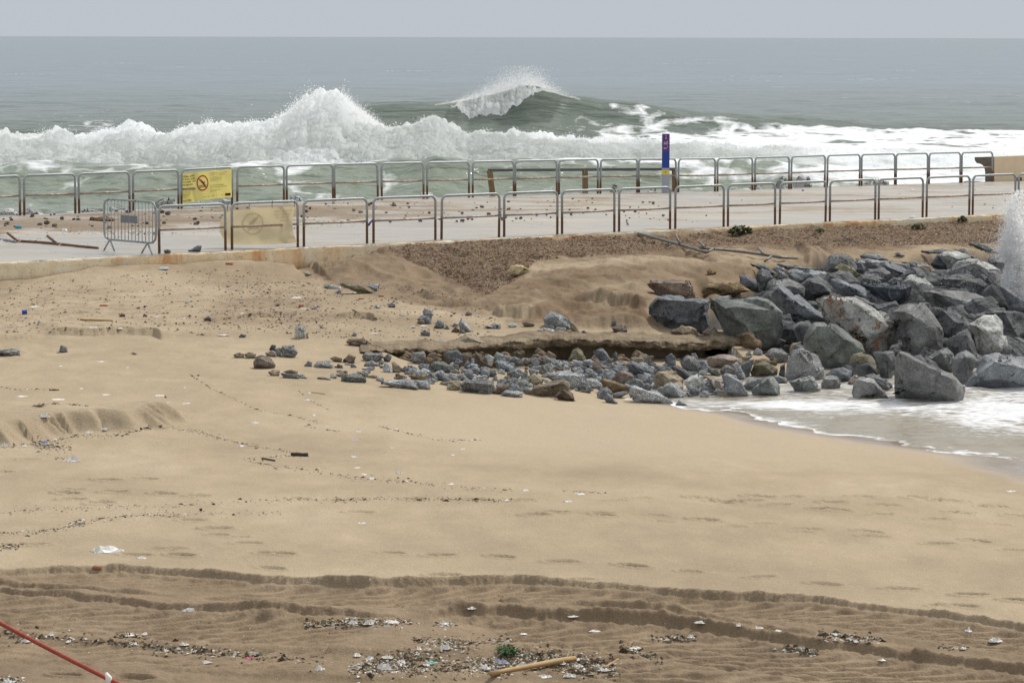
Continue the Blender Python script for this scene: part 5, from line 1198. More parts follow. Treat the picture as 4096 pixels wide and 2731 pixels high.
 ('G',[(1670,492),(1710,465),(1755,490),(1755,520),(1690,517)],[],'dark','U'),('G',[(2000,562),(2060,500),(2130,500),(2220,570),(2220,587),(2080,592)],[(2080,530)],'tan','U'),('G',[(1035,572),(1060,545),(1180,540),(1250,582),(1230,607),(1100,602)],[],'brown','U'),
 ('G',[(1080,512),(1105,487),(1130,500),(1125,524)],[],'lite','U'),('G',[(1270,272),(1285,250),(1340,255),(1335,287)],[],'pale','U'),('G',[(1385,247),(1430,235),(1460,250),(1455,277),(1400,267)],[],'lite','U'),
 ('G',[(980,77),(1060,65),(1170,90),(1270,130),(1300,162),(1150,132),(1030,107)],[],'olive','U'),('G',[(1220,97),(1240,72),(1333,70),(1310,137)],[],'lite','U'),('G',[(840,97),(880,75),(990,95),(1000,117),(870,112)],[],'pale','U'),('G',[(950,140),(975,115),(998,130),(995,155)],[],'pale','U'),
 ('G',[(735,287),(770,258),(795,275),(785,295)],[],'pale','U'),('G',[(430,257),(450,240),(470,255),(450,267)],[],'brown','U'),('G',[(118,525),(140,503),(182,512),(175,532)],[],'dark','U'),('G',[(2052,340),(2070,312),(2112,322),(2110,347)],[],'brown','U'),
 ('G',[(1940,438),(1960,410),(1998,420),(1995,442)],[],'blue','U'),('G',[(1870,458),(1900,425),(1925,462)],[],'dark','U'),('G',[(2000,492),(2020,462),(2060,480),(2055,498)],[],'dark','U'),('G',[(2220,440),(2300,415),(2352,420),(2352,455),(2280,452)],[],'blue','U'),
 ('J',[(-40,722),(110,712),(140,730),(143,764),(90,762),(0,747),(-60,742)],[(100,735)],'grey','W'),('J',[(428,722),(440,684),(480,705),(493,740),(435,740)],[],'grey','W'),('J',[(945,747),(965,735),(990,748),(990,757)],[],'tan','W'),('J',[(1470,497),(1510,477),(1530,490),(1528,510)],[],'blue','W'),
 ('J',[(860,480),(880,455),(905,465),(905,483)],[],'brown','W'),('J',[(1030,482),(1045,458),(1068,470),(1068,483)],[],'brown','W'),('J',[(1358,480),(1372,464),(1392,478)],[],'brown','W'),('J',[(1035,415),(1045,400),(1056,403),(1055,417)],[],'dark','W'),
 ('J',[(985,420),(1000,408),(1016,415),(1010,425)],[],'lite','W'),('J',[(1335,388),(1340,372),(1370,373),(1370,388)],[],'lite','W'),('J',[(1730,630),(1745,605),(1780,612),(1775,633)],[],'dark','W'),('J',[(1990,402),(2005,385),(2025,400)],[],'brown','W'),
 ('J',[(1038,525),(1050,508),(1064,523)],[],'brown','W'),('J',[(1133,552),(1146,537),(1160,552)],[],'tan','W'),('J',[(1080,487),(1095,477),(1110,486)],[],'blue','W'),
 ('J',[(1045,405),(1,1)],[],'x','X'),
]
RUB = [r for r in RUB if r[4] != 'X']
ROWTXT = {'F': ('front-row rubble', 'front row stones below the ledge'), 'M': ('middle-row rubble below the ledge', 'middle row stones below the ledge'),
          'B': ('back-row rubble under the ledge', 'back row stones under the ledge'), 'U': ('loose stones above the ledge', 'loose stones on the upper beach'),
          'L': ('stones left of the rubble', 'stones left of the rubble'), 'W': ('far-left stones', 'lone stones at the left')}
cnt = {}
def shape_word(poly):
    xs = [p[0] for p in poly]; ys_ = [p[1] for p in poly]; r = (max(xs) - min(xs)) / (max(ys_) - min(ys_))
    w = max(xs) - min(xs)
    return ('small ' if w < 30 else '') + ('low flat' if r > 2.4 else 'wide' if r > 1.6 else 'blocky' if r > 0.95 else 'upright')
for row in 'FMBULW':
    L_ = sorted([r for r in RUB if r[4] == row], key=lambda r: sum(p[0] for p in sp(r[0], r[1])) / len(r[1]))
    for i, (c, poly, rdg, col_, _) in enumerate(L_):
        mt = 'granite' if col_ in ('lite', 'blue', 'grey', 'pale', 'green') else 'rock'
        sm = max(p[0] for p in sp(c, poly)) > 2740
        if sm and row == 'F': mt = 'rock_wet'
        P_ = sp(c, poly)
        o = rock('stone', P_, col_, mt, sp(c, rdg) if rdg else (), seed=100 + i * 3 + ord(row), maxlev=2, hitZ=Zplace if row in 'UWL' else None)
        tag(o, f"{NAMEC[col_]} {shape_word(P_)} stone, {ordn(i + 1)} from left in {ROWTXT[row][0]}", 'stone', ROWTXT[row][1])

# filler stones for heap and rubble; inner and hollow ones darkened as painted shade
rg_ = random.Random(77)
def merge_objs(objs, name, label):
    V = []; F = []
    for o in objs:
        b0 = len(V); V += [v.co + o.location for v in o.data.vertices]; F += [tuple(i + b0 for i in f.vertices) for f in o.data.polygons]
    col_ = tuple(objs[0].color)
    for o in objs:
        me_ = o.data; bpy.data.objects.remove(o); bpy.data.meshes.remove(me_)
    o = mesh_obj(name, V, F, M['rock']); o.color = col_; tag(o, label, kind='stuff')
def filler(poly, n, smin, smax, lab, grp, cols, lower, mats=('rock',), merge=None):
    made = []
    xs = [p[0] for p in poly]; ys_ = [p[1] for p in poly]; k = 0
    pa = [(a, b) for a, b in poly]
    while k < n:
        x = rg_.uniform(min(xs), max(xs)); y = rg_.uniform(min(ys_), max(ys_))
        if not inpoly(np.array([x]), np.array([y]), pa)[0]: continue
        s = rg_.uniform(smin, smax); a = rg_.uniform(0.5, 0.9)
        pl = []
        for j in range(rg_.randint(5, 7)):
            an = j * 2 * math.pi / 6 + rg_.uniform(-0.4, 0.4); rr = rg_.uniform(0.75, 1.0) * s / 2
            pl.append((x + rr * math.cos(an), y + a * rr * math.sin(an)))
        o = rock('stone', pl, rg_.choice(cols), rg_.choice(mats), (), seed=1000 + k + int(smin), maxlev=1, dD=lower, bury=0.4)
        made.append(o); k += 1
        if not merge: tag(o, lab, 'stone', grp)
    if merge: merge_objs(made, merge, lab)
filler(sp('H', [(-700, 800), (150, 640), (900, 690), (1500, 700), (2100, 760), (2350, 900), (2500, 1010), (1900, 1010), (1400, 1000), (1000, 960), (200, 960), (-400, 900)]), 90, 22, 62,
       'small grey stone wedged between the bigger rubble stones', 'small stones between the rubble', ['dark', 'grey', 'blue', 'grey', 'brown', 'lite', 'green', 'tan'], 0.12, ('granite', 'rock'))
filler(sp('H', [(-700, 780), (150, 640), (900, 690), (1500, 700), (2100, 760), (2350, 900), (2500, 1010), (1900, 1010), (1400, 1000), (1000, 960), (200, 985), (-400, 940)]), 260, 16, 54, 'small grey stones packed between the bigger ones', None, ['lite'], 0.05, ('granite',), merge='rubble_fill')
filler(sp('H', [(-500, 780), (150, 640), (900, 690), (1500, 700), (2100, 760), (2350, 900), (2500, 1000), (1900, 1010), (1400, 1000), (1000, 960), (200, 985), (-300, 920)]), 200, 16, 50, 'small blue-grey stones packed between the bigger ones', None, ['blue'], 0.05, ('granite',), merge='rubble_fill')
filler(sp('H', [(-700, 780), (150, 640), (900, 690), (1500, 700), (2100, 760), (2350, 900), (1900, 1000), (1400, 980), (1000, 960), (200, 975), (-400, 930)]), 90, 14, 36, 'small brown stones packed between the bigger ones', None, ['brown'], 0.05, ('rock',), merge='rubble_fill')
filler(sp('G', [(900, 690), (1300, 720), (1900, 760), (2100, 900), (1500, 900), (900, 880)]), 34, 14, 36,
       'small stone scattered on sand left of the main rubble', 'small stones left of the rubble', ['grey', 'blue', 'brown', 'lite', 'tan'], 0.0, ('granite',))
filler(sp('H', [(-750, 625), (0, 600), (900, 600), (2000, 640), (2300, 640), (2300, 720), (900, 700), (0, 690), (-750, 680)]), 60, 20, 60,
       'stone deep in the hollow under the concrete ledge, darkened as shade', 'shade-dark stones in the hollow', ['black', 'dark', 'brown'], 0.35, merge='hollow_rubble')
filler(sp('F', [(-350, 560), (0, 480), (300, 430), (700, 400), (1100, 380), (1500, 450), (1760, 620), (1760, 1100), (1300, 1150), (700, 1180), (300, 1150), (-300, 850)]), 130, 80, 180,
       'boulder deep inside the breakwater heap, darkened as gap shade', 'inner boulders of the heap', ['black', 'black', 'dark'], 0.75, merge='inner_rubble')

# ------------------------------------------------------------------ broken concrete ledge
def ledge():
    N = 420
    st = np.array(SLAB_TOP); sb = np.array(SLAB_BOT)
    xs = np.linspace(st[0, 0], 2986, N)
    yt = np.interp(xs, st[:, 0], st[:, 1]); yb = np.interp(xs, sb[:, 0], sb[:, 1])
    Dl = np.array([hit(x, y + 2, Zb).y for x, y in zip(xs, yt)]); Dl = np.convolve(np.pad(Dl, 20, 'edge'), np.ones(41) / 41, 'valid') - 0.15
    Dl += 0.10 * fbm(xs * 0.02, xs * 0, 401, 4)
    T = (xs - 2048) / FPX
    th = (yb - yt) * Dl / FPX * 0.92 + 0.01
    zt = -(yt - 149) * Dl / FPX
    prof = [(2.6, -0.25), (1.9, -0.02), (1.2, 0.02), (0.8, 0.04), (0.5, 0.03), (0.25, 0.02), (0.12, 0.01), (0.04, -0.01)]
    X = []; Y = []; Z = []
    def add(off, z, k, nz=0.02):
        yy_ = Dl + off + nz * fbm(xs * 0.03, np.full_like(xs, k * 0.31), 402, 5); zz = z + nz * 0.45 * fbm(xs * 0.05, np.full_like(xs, k * 0.37), 403, 4)
        X.append(T * yy_); Y.append(yy_); Z.append(zz)
    for k, (o_, z_) in enumerate(prof): add(o_, zt + z_ - 0.10 * np.clip(o_ - 0.6, 0, 3) * 0.0, k, 0.02 if o_ < 1 else 0.01)
    for k in range(9):
        f = (k + 1) / 9; add(-0.03 - 0.03 * math.sin(f * 3.0) + 0.10 * max(0, f - 0.75) * 4 * 0.4, zt - th * f, 10 + k, 0.055)
    for k, o_ in enumerate((0.15, 0.4, 0.9, 1.8)): add(o_, zt - th - 0.03 * 0, 30 + k, 0.03)
    m, nt, b = new_mat('ledge_concrete'); q = NT(nt, b); v = q.coord()
    n1 = q.noise(v, 3, 7, 0.7, 0.4); n2 = q.noise(v, 26, 5, 0.75)
    c = q.ramp(n1, [(0.3, lin(112, 97, 80)), (0.5, lin(156, 139, 116)), (0.7, lin(178, 165, 144))])
    c = q.mix(1.0, c, q.ramp(n2, [(0.3, 0.6), (0.7, 1.2)]), 'MULTIPLY'); q.col(c); q.set(Roughness=0.95, Specular_IOR_Level=0.15)
    q.l(q.bump(n2, 1.0, 0.03, q.bump(n1, 1.0, 0.14)), b.inputs['Normal'])
    o = grid_mesh('concrete_ledge', np.array(X), np.array(Y), np.array(Z), m)
    tag(o, 'long broken slab of tan concrete undercut by the sea above the rubble', 'concrete slab')
ledge()

# ------------------------------------------------------------------ rocks of the outer revetment behind the promenade
OUT = [('A',[(-30,1000),(0,958),(60,925),(130,930),(190,980),(190,1010)],'lite'),('A',[(150,940),(240,900),(310,930),(410,975),(440,1000),(160,1000)],'green'),('A',[(690,942),(740,920),(870,930),(870,980),(700,980)],'grey'),('A',[(540,962),(620,950),(690,940),(690,985),(540,985)],'grey'),
       ('A',[(1300,960),(1310,870),(1370,830),(1500,815),(1560,880),(1550,950)],'grey'),('A',[(1860,920),(1870,870),(1900,840),(1990,850),(2000,920)],'dark'),('A',[(930,950),(940,912),(1000,900),(1090,905),(1100,950)],'lite'),('A',[(1600,920),(1680,865),(1720,865),(1730,920)],'lite'),
       ('B',[(310,885),(345,815),(390,800),(440,815),(495,880)],'dark'),('B',[(1450,860),(1455,800),(1480,780),(1540,790),(1620,835),(1600,860)],'pale'),('C',[(925,790),(930,750),(960,715),(995,697),(1028,760),(1030,790)],'green'),
       ('C',[(1255,815),(1265,768),(1330,763),(1348,800),(1345,815)],'grey'),('C',[(1445,810),(1455,758),(1480,745),(1503,800),(1500,815)],'tan'),('D',[(140,785),(200,720),(230,660),(260,645),(320,670),(330,785)],'grey'),
       ('D',[(345,775),(370,695),(420,660),(520,680),(535,730),(500,770)],'grey'),('D',[(450,690),(470,650),(500,635),(530,650),(525,690)],'dark'),('D',[(905,760),(915,712),(1000,690),(1060,685),(1080,700),(1060,760)],'dark'),
       ('D',[(1050,755),(1060,685),(1090,665),(1200,690),(1225,750)],'grey'),('D',[(1770,740),(1780,703),(1840,680),(1950,690),(2015,715),(2010,740)],'dark'),('D',[(-30,790),(0,700),(50,690),(90,730),(140,765),(130,790)],'pale'),('D',[(1600,745),(1615,714),(1680,712),(1690,745)],'tan'),
       ('C',[(1860,800),(1975,748),(2050,740),(2200,760),(2270,770),(2280,800)],'lite'),('C',[(2120,780),(2130,700),(2190,685),(2240,730),(2250,780)],'grey'),('C',[(600,820),(680,788),(740,800),(750,820)],'grey')]
OUT = sorted(OUT, key=lambda r: sp(r[0], r[1])[0][0])
for i, (c, poly, col_) in enumerate(OUT):
    P_ = sp(c, poly); xm = sum(p[0] for p in P_) / len(P_)
    P_ = [(x, y + (30 if y > max(p[1] for p in P_) - 6 else 0)) for x, y in P_]
    Dm = FPX / pxm_far(xm) + 1.5
    o = rock('boulder', P_, 'pale' if col_ != 'dark' else 'lite', 'granite', (), D=Dm, t=0.5, seed=600 + i, maxlev=2, bury=2.5)
    tag(o, f"{'grey' if col_ != 'dark' else 'dark grey'} {shape_word(P_)} rock, {ordn(i + 1)} from the left of those showing behind the far railing", 'boulder', 'rocks behind the far railing')
# ------------------------------------------------------------------ railings
def deck_hit(px, py):
    """point of the promenade surface seen at a pixel (deck treated as the ruled sheet between its edges)"""
    r = ray(px, py)
    lo_, hi_ = 50.0, 110.0
    def dz(D):
        x = r[0] / r[1] * D
        t = x / D
        yn = np.interp(t, NE[:, 0] / NE[:, 1], NE[:, 1]); zn = np.interp(t, NE[:, 0] / NE[:, 1], NE[:, 2])
        yf = np.interp(t, FE[:, 0] / FE[:, 1], FE[:, 1]); zf = np.interp(t, FE[:, 0] / FE[:, 1], FE[:, 2])
        return zn + (zf - zn) * (D - yn) / (yf - yn) - r[2] / r[1] * D
    a = dz(lo_)
    for _ in range(50):
        m_ = (lo_ + hi_) / 2
        if dz(m_) < 0: lo_ = m_
        else: hi_ = m_
    D = (lo_ + hi_) / 2
    return Vector(r * (D / r[1]))
def panel(a, b, hgt, rt, rb, mf, mbm, mid=0.5):
    loc = (a + b) / 2
    root = empty('railing_panel', loc)
    d = (b - a); L = d.length; rc = 0.13
    prn = random.Random(int(a.x * 1000)); up = Vector((prn.gauss(0, 0.008), prn.gauss(0, 0.02), 1)).normalized(); u = d.normalized()
    pts = [a - up * 0.04, a + up * (hgt - rc)]
    for k in range(1, 6):
        an = k / 6 * math.pi / 2; pts.append(a + u * (rc - rc * math.cos(an)) + up * (hgt - rc + rc * math.sin(an)))
    pts.append(a + u * rc + up * hgt); pts.append(b - u * rc + up * hgt)
    for k in range(1, 6):
        an = k / 6 * math.pi / 2; pts.append(b - u * (rc - rc * math.sin(an)) + up * (hgt - rc + rc * math.cos(an)))
    pts += [b + up * (hgt - rc), b - up * 0.04]
    mb = MB().tube(pts, rt, 10); mb.build('frame', M[mf], root, smooth=True)
    MB().tube([a + up * hgt * mid, (a + b) / 2 + up * (hgt * mid - 0.004), b + up * hgt * mid], rb, 8).build('middle_bar', M[mbm], root, smooth=True)
    return root
NEARP = [(366, 518), (533, 684), (698, 843), (858, 1000), (1014, 1146), (1158, 1280), (1291, 1411), (1422, 1539), (1551, 1662), (1672, 1780), (1791, 1896), (1906, 2010), (2018, 2119), (2128, 2226), (2234, 2331), (2339, 2434), (2441, 2533)]
FARP = [(-196, -78), (-70, 46), (56, 173), (182, 298), (306, 410), (417, 533), (545, 652), (659, 765), (769, 868), (877, 973), (981, 1077), (1086, 1180), (1184, 1279), (1284, 1373), (1379, 1463), (1468, 1553), (1558, 1642), (1648, 1728), (1734, 1812), (1817, 1894), (1900, 1974), (1979, 2055), (2058, 2130), (2134, 2205), (2209, 2279)]
near_roots = []; far_roots = []
NEXTRA = {0: 'beside the steel crowd barrier', 1: 'holding the faded banner', 3: 'with a blue strap', 6: 'with a rusty top corner'}
for i, (a, b) in enumerate(NEARP):
    a *= 1.7415; b *= 1.7415
    r = panel(near_pt(a), near_pt(b), 1.0, 0.029, 0.023, 'galv_near', 'rusty_bar', 0.5)
    tag(r, f"rusty railing panel, {ordn(i + 1)} in the beach-side row" + (' ' + NEXTRA[i] if i in NEXTRA else ' from the left'), 'railing', 'beach-side railing panels'); near_roots.append(r)
for i, (a, b) in enumerate(FARP):
    a *= 1.7415; b *= 1.7415
    r = panel(far_pt(a), far_pt(b), 1.02, 0.031, 0.026, 'galv_frame', 'rusty_bar', 0.5)
    r['label'] = ''
    tag(r, f"grey steel railing panel, {ordn(i)} from the left in the sea-side row" if i > 0 else 'grey steel railing panel just outside the left edge of the sea-side row', 'railing', 'sea-side railing panels'); far_roots.append(r)
far_roots[5]['label'] = 'sea-side railing panel covered by the yellow warning banner'

# ------------------------------------------------------------------ banners with their print
M['banner'] = mat_plain('banner_yellow', lin(236, 222, 134), 0.55, 0, 2.5, 0.07, 0.003, 0.30)
M['banner_old'] = mat_plain('banner_faded', lin(214, 200, 164), 0.6, 0, 2.0, 0.12, 0.003, 0.3)
M['ink'] = mat_plain('banner_ink', lin(52, 50, 40), 0.7, 0, 8, 0.2)
M['ink_faint'] = mat_plain('faded_ink', lin(200, 185, 148), 0.7, 0, 8, 0.1)
M['red'] = mat_plain('banner_red', lin(176, 44, 36), 0.6, 0, 8, 0.1)
class Sheet:
    """hanging cloth: unit square (u right, v up) -> world"""
    def __init__(s, TL, TR, BR, BL, wave, nrm=Vector((0, -1, 0))):
        s.c = (TL, TR, BR, BL); s.w = wave; s.n = nrm
    def __call__(s, u, v, off=0.0):
        TL, TR, BR, BL = s.c
        p = (BL * (1 - u) + BR * u) * (1 - v) + (TL * (1 - u) + TR * u) * v
        dy, dz = s.w(u, v)
        return p + s.n * (dy + off) + Vector((0, 0, dz))
def cloth(name, sh, mat, parent, nu=60, nv=30, thick=0.0):
    vs = [sh(i / nu, j / nv) for j in range(nv + 1) for i in range(nu + 1)]
    fs = [(j * (nu + 1) + i, j * (nu + 1) + i + 1, (j + 1) * (nu + 1) + i + 1, (j + 1) * (nu + 1) + i) for j in range(nv) for i in range(nu)]
    return mesh_obj(name, vs, fs, mat, parent, smooth=True)
def text_mesh(txt, bold=0.0):
    cu = bpy.data.curves.new('t', 'FONT'); cu.body = txt; cu.size = 1.0; cu.offset = bold; cu.resolution_u = 2
    ob = bpy.data.objects.new('t', cu); link(ob); bpy.context.view_layer.update()
    dg = bpy.context.evaluated_depsgraph_get(); me = bpy.data.meshes.new_from_object(ob.evaluated_get(dg))
    vs = [v.co.copy() for v in me.vertices]; fs = [tuple(p.vertices) for p in me.polygons]
    bpy.data.objects.remove(ob); bpy.data.curves.remove(cu); bpy.data.meshes.remove(me)
    return vs, fs
def print_text(mb, sh, txt, u, v, size, aspect, off=0.004, bold=0.0, mirror=False, maxw=None):
    vs, fs = text_mesh(txt, bold)
    if not vs: return
    w = max(a.x for a in vs); k = size / aspect
    if maxw and w * k > maxw: k = maxw / w
    out = []
    for a in vs:
        uu_ = u + (a.x * k if not mirror else -a.x * k); out.append(sh(uu_, v + a.y * size, off))
    mb.add(out, fs)
def ring_pts(cx, cy, ru, rv, n=28): return [(cx + ru * math.cos(2 * math.pi * k / n), cy + rv * math.sin(2 * math.pi * k / n)) for k in range(n)]
def print_ring(mb, sh, cx, cy, ru, rv, wd, off=0.005, n=32, asp=1.0):
    a = [sh(x, y, off) for x, y in ring_pts(cx, cy, ru, rv, n)]; b = [sh(x, y, off) for x, y in ring_pts(cx, cy, ru * (1 - wd), rv * (1 - wd), n)]
    mb.add(a + b, [(k, (k + 1) % n, n + (k + 1) % n, n + k) for k in range(n)])
def print_line(mb, sh, pts, wu, wv, off=0.005):
    for (x0, y0), (x1, y1) in zip(pts[:-1], pts[1:]):
        dx, dy = x1 - x0, y1 - y0; l = math.hypot(dx / wu, dy / wv) or 1
        nx, ny = -dy / wv / l * wu, dx / wu / l * wv
        mb.add([sh(x0 + nx, y0 + ny, off), sh(x0 - nx, y0 - ny, off), sh(x1 - nx, y1 - ny, off), sh(x1 + nx, y1 + ny, off)], [(0, 1, 2, 3)])
def diver(mb, sh, cx, cy, s, asp, off=0.006, mirror=1):
    q = lambda x, y: (cx + mirror * x * s / asp, cy + y * s)
    def poly(pts): mb.add([sh(*q(x, y), off) for x, y in pts], [tuple(range(len(pts)))])
    poly([(-.50, .62), (-.42, .68), (-.02, .22), (-.10, .10)]); poly([(-.34, .70), (-.26, .72), (.06, .26), (-.04, .18)])
    poly([(-.12, .12), (.05, .30), (.30, -.02), (.16, -.14)]); poly([(.16, -.02), (.28, .04), (.40, -.42), (.32, -.44)])
    poly([(.30 + .10 * math.cos(a), .12 + .10 * math.sin(a)) for a in [k * math.pi / 5 for k in range(10)]])
    for j in range(3):
        y = -.38 - j * .17
        print_line(mb, sh, [q(-.6 + k * .15, y + (.05 if k % 2 else -.05)) for k in range(9)], .035 * s / asp, .035 * s, off)
def yellow_banner():
    Df = FPX / pxm_far(800) - 0.10
    g = lambda x, y: at(*sp('A', [(x, y)])[0], Df)
    TL, TR, BR, BL = g(1540, 628), g(1980, 588), g(1985, 832), g(1557, 888)
    root = empty('warning_banner', (TL + TR + BR + BL) / 4)
    def wv(u, v):
        return (0.02 * math.sin(u * 7 + v * 2) + 0.025 * math.sin(u * 3 - v * 5) + 0.008 * math.sin(u * 23 + v * 9) + 0.03 * math.sin(v * math.pi),
                0.022 * math.sin(u * math.pi) * (1 - v) - 0.012 * abs(math.sin(u * math.pi * 3)) * v + 0.006 * math.sin(u * 30) * v)
    sh = Sheet(TL, TR, BR, BL, wv)
    cloth('cloth', sh, M['banner'], root)
    asp = 206 / 125
    mb = MB()
    for k, t in enumerate(['Prohibit saltar', 'des de les roques', 'i accedir als', 'espigons.']):
        print_text(mb, sh, t, 0.025, 0.86 - k * 0.092, 0.098, asp, 0.006, 0.012, maxw=0.26)
    print_text(mb, sh, 'Prohibido saltar desde las rocas', 0.57, 0.90, 0.052, asp, 0.006, 0.004, maxw=0.34)
    print_text(mb, sh, 'y acceder a los espigones.', 0.57, 0.835, 0.052, asp, 0.006, 0.004, maxw=0.30)
    print_text(mb, sh, 'No access to breakwaters', 0.57, 0.47, 0.055, asp, 0.006, 0.006, maxw=0.28)
    print_text(mb, sh, 'and no jumping from the rocks.', 0.57, 0.405, 0.055, asp, 0.006, 0.006, maxw=0.34)
    rr = random.Random(3)
    for u0, n, v0, w_ in [(0.57, 5, 0.77, 0.26), (0.57, 3, 0.33, 0.22), (0.03, 7, 0.47, 0.17), (0.03, 4, 0.27, 0.14)]:
        for k in range(n):
            u = u0
            while u < u0 + w_ * (0.9 if k < n - 1 else 0.6):
                l = rr.uniform(0.012, 0.04); print_line(mb, sh, [(u, v0 - k * 0.034), (u + l, v0 - k * 0.034)], 0.004, 0.004, 0.006); u += l + 0.008
    print_text(mb, sh, 'PLATGES', 0.03, 0.035, 0.11, asp, 0.006, 0.014, maxw=0.16)
    for k in range(5): print_text(mb, sh, ['Generalitat', 'AMB', 'BSM', 'P', 'Barcelona'][k], 0.42 + 0.09 * k, 0.10, 0.04, asp, 0.006, 0.004, maxw=0.07)
    diver(mb, sh, 0.425, 0.60, 0.20, asp)
    mb.build('print', M['ink'], root)
    mb = MB(); print_ring(mb, sh, 0.425, 0.60, 0.115, 0.275, 0.17, 0.008)
    print_line(mb, sh, [(0.345, 0.79), (0.505, 0.41)], 0.010, 0.016, 0.009)
    mb.build('prohibition_ring', M['red'], root)
    mb = MB(); print_line(mb, sh, [(0.865, 0.115), (0.975, 0.115)], 0.02, 0.045, 0.007); mb.build('logo_plate', M['ink'], root)
    mb = MB(); a = [sh(x, y, 0.010) for x, y in ring_pts(0.895, 0.115, 0.020, 0.032, 12)]; mb.add(a, [tuple(range(12))]); mb.build('logo_dot', M['red'], root)
    tag(root, 'bright yellow banner with a red no-diving sign tied to the sea-side railing', 'banner')
yellow_banner()
def old_banner():
    Dn_ = FPX / pxm_near(1050) + 0.24
    ga = lambda x, y: at(*sp('A', [(x, y)])[0], Dn_)
    gb = lambda x, y: at(*sp('B', [(x, y)])[0], Dn_)
    TL, TR, BR, BL = ga(1935, 962), gb(395, 905), gb(405, 1215), ga(1950, 1230)
    root = empty('faded_banner', (TL + TR + BR + BL) / 4)
    def wv(u, v):
        side = 0.12 * math.sin(v * math.pi) * ((1 - u) ** 6) * -1
        return (0.05 * math.sin(v * 5 + u * 2) + 0.02 * math.sin(u * 14 + v * 6) + 0.01 * math.sin(u * 31 - v * 14) + 0.03 * math.sin(v * 11) * (1 - v),
                0.02 * math.sin(u * math.pi) * v - 0.02 * (1 - v) * math.sin(u * math.pi) + 0.03 * (1 - u) * v - 0.01)
    class S2(Sheet):
        def __call__(s, u, v, off=0.0):
            p = Sheet.__call__(s, u, v, off)
            e = math.sin(v * math.pi)
            p += Vector((-0.16 * e * max(0, 1 - u * 4) + -0.10 * e * max(0, u * 4 - 3), 0, 0))
            return p
    sh = S2(TL, TR, BR, BL, wv)
    cloth('cloth', sh, M['banner_old'], root, 70, 40)
    mb = MB(); print_ring(mb, sh, 0.37, 0.58, 0.15, 0.30, 0.05, 0.012); print_ring(mb, sh, 0.37, 0.58, 0.135, 0.27, 0.03, 0.012)
    print_line(mb, sh, [(0.29, 0.36), (0.46, 0.80)], 0.004, 0.01, 0.012)
    diver(mb, sh, 0.37, 0.60, 0.22, 1.6, 0.012, -1)
    for k, t in enumerate(['Prohibit saltar', 'des de les roques', 'i accedir als', 'espigons.']): print_text(mb, sh, t, 0.95, 0.86 - k * 0.085, 0.085, 1.6, 0.012, 0.0, True, 0.27)
    mb.build('print', M['ink_faint'], root)
    mb = MB()
    for u in (0.02, 0.33, 0.66, 0.98):
        p = sh(u, 0.99); mb.tube([p, p + Vector((0, -0.12, 0.05)), p + Vector((0.02, -0.14, 0.16))], 0.006, 5)
    mb.build('tie', M['darkstick'], root)
    tag(root, 'faded cream banner seen from behind, hanging on the beach-side railing', 'banner')
old_banner()
# blue strap
p = at(*sp('B', [(1052, 1028)])[0], FPX / pxm_near(1490) - 0.06)
o = MB().tube([p, p + Vector((-0.05, -0.02, -0.04)), p + Vector((-0.09, 0, -0.10)), p + Vector((-0.12, 0, -0.12))], [0.022, 0.02, 0.026, 0.02], 6).build('strap', mat_plain('blue_strap', lin(52, 74, 150), 0.6), origin=p)
tag(o, 'short blue strap tied round a post of the beach-side railing', 'strap')

# ------------------------------------------------------------------ crowd barrier
def barrier():
    DL, DR = 60.6, 59.6
    def g(x, y):
        (sx, sy), = sp('A', [(x, y)]); f = (x - 890) / 440; return at(sx, sy, DL + (DR - DL) * f)
    root = empty('crowd_barrier', (g(880, 1285) + g(1335, 1312)) / 2)
    pts = [(893, 1140), (890, 1000), (892, 895), (900, 865), (925, 850), (1000, 852), (1290, 872), (1315, 885), (1330, 920), (1334, 1000), (1334, 1150), (1328, 1195), (1308, 1218), (1280, 1222), (930, 1192), (905, 1175)]
    MB().tube([g(*p) for p in pts], 0.024, 8, closed=True).build('frame', M['galv'], root, smooth=True)
    for k in range(14):
        f = (k + 1) / 15; x = 893 + 440 * f
        MB().tube([g(x, 851 + 22 * f), g(x, 1188 + 32 * f)], 0.0085, 6).build('bar', M['galv'], root, smooth=True)
    n = Vector((0, -0.02, 0)); c = [g(1032, 982), g(1176, 992), g(1176, 1056), g(1032, 1048)]
    MB().add([p + n for p in c] + [p - n for p in c], [(0, 1, 2, 3), (7, 6, 5, 4), (0, 4, 5, 1), (1, 5, 6, 2), (2, 6, 7, 3), (3, 7, 4, 0)]).build('plate', mat_plain('barrier_plate', lin(128, 132, 136), 0.5, 0.4), root)
    for x in (940, 1262):
        t = g(x, 1193 + (x - 940) * 0.09)
        for s in (-1, 1):
            e = g(x + s * 55 - 5, 1284 + (x - 940) * 0.085); e.y -= 0.22 * s
            MB().tube([t, e], 0.02, 6).build('foot', M['galv'], root, smooth=True)
    tag(root, 'grey steel crowd barrier with vertical bars and a small blank plate', 'barrier')
    for y in (965, 1138):
        MB().tube([g(1322, y - 10), g(1322, y + 12)], 0.045, 8).add([], []).build('clamp', M['galv'], root)
barrier()

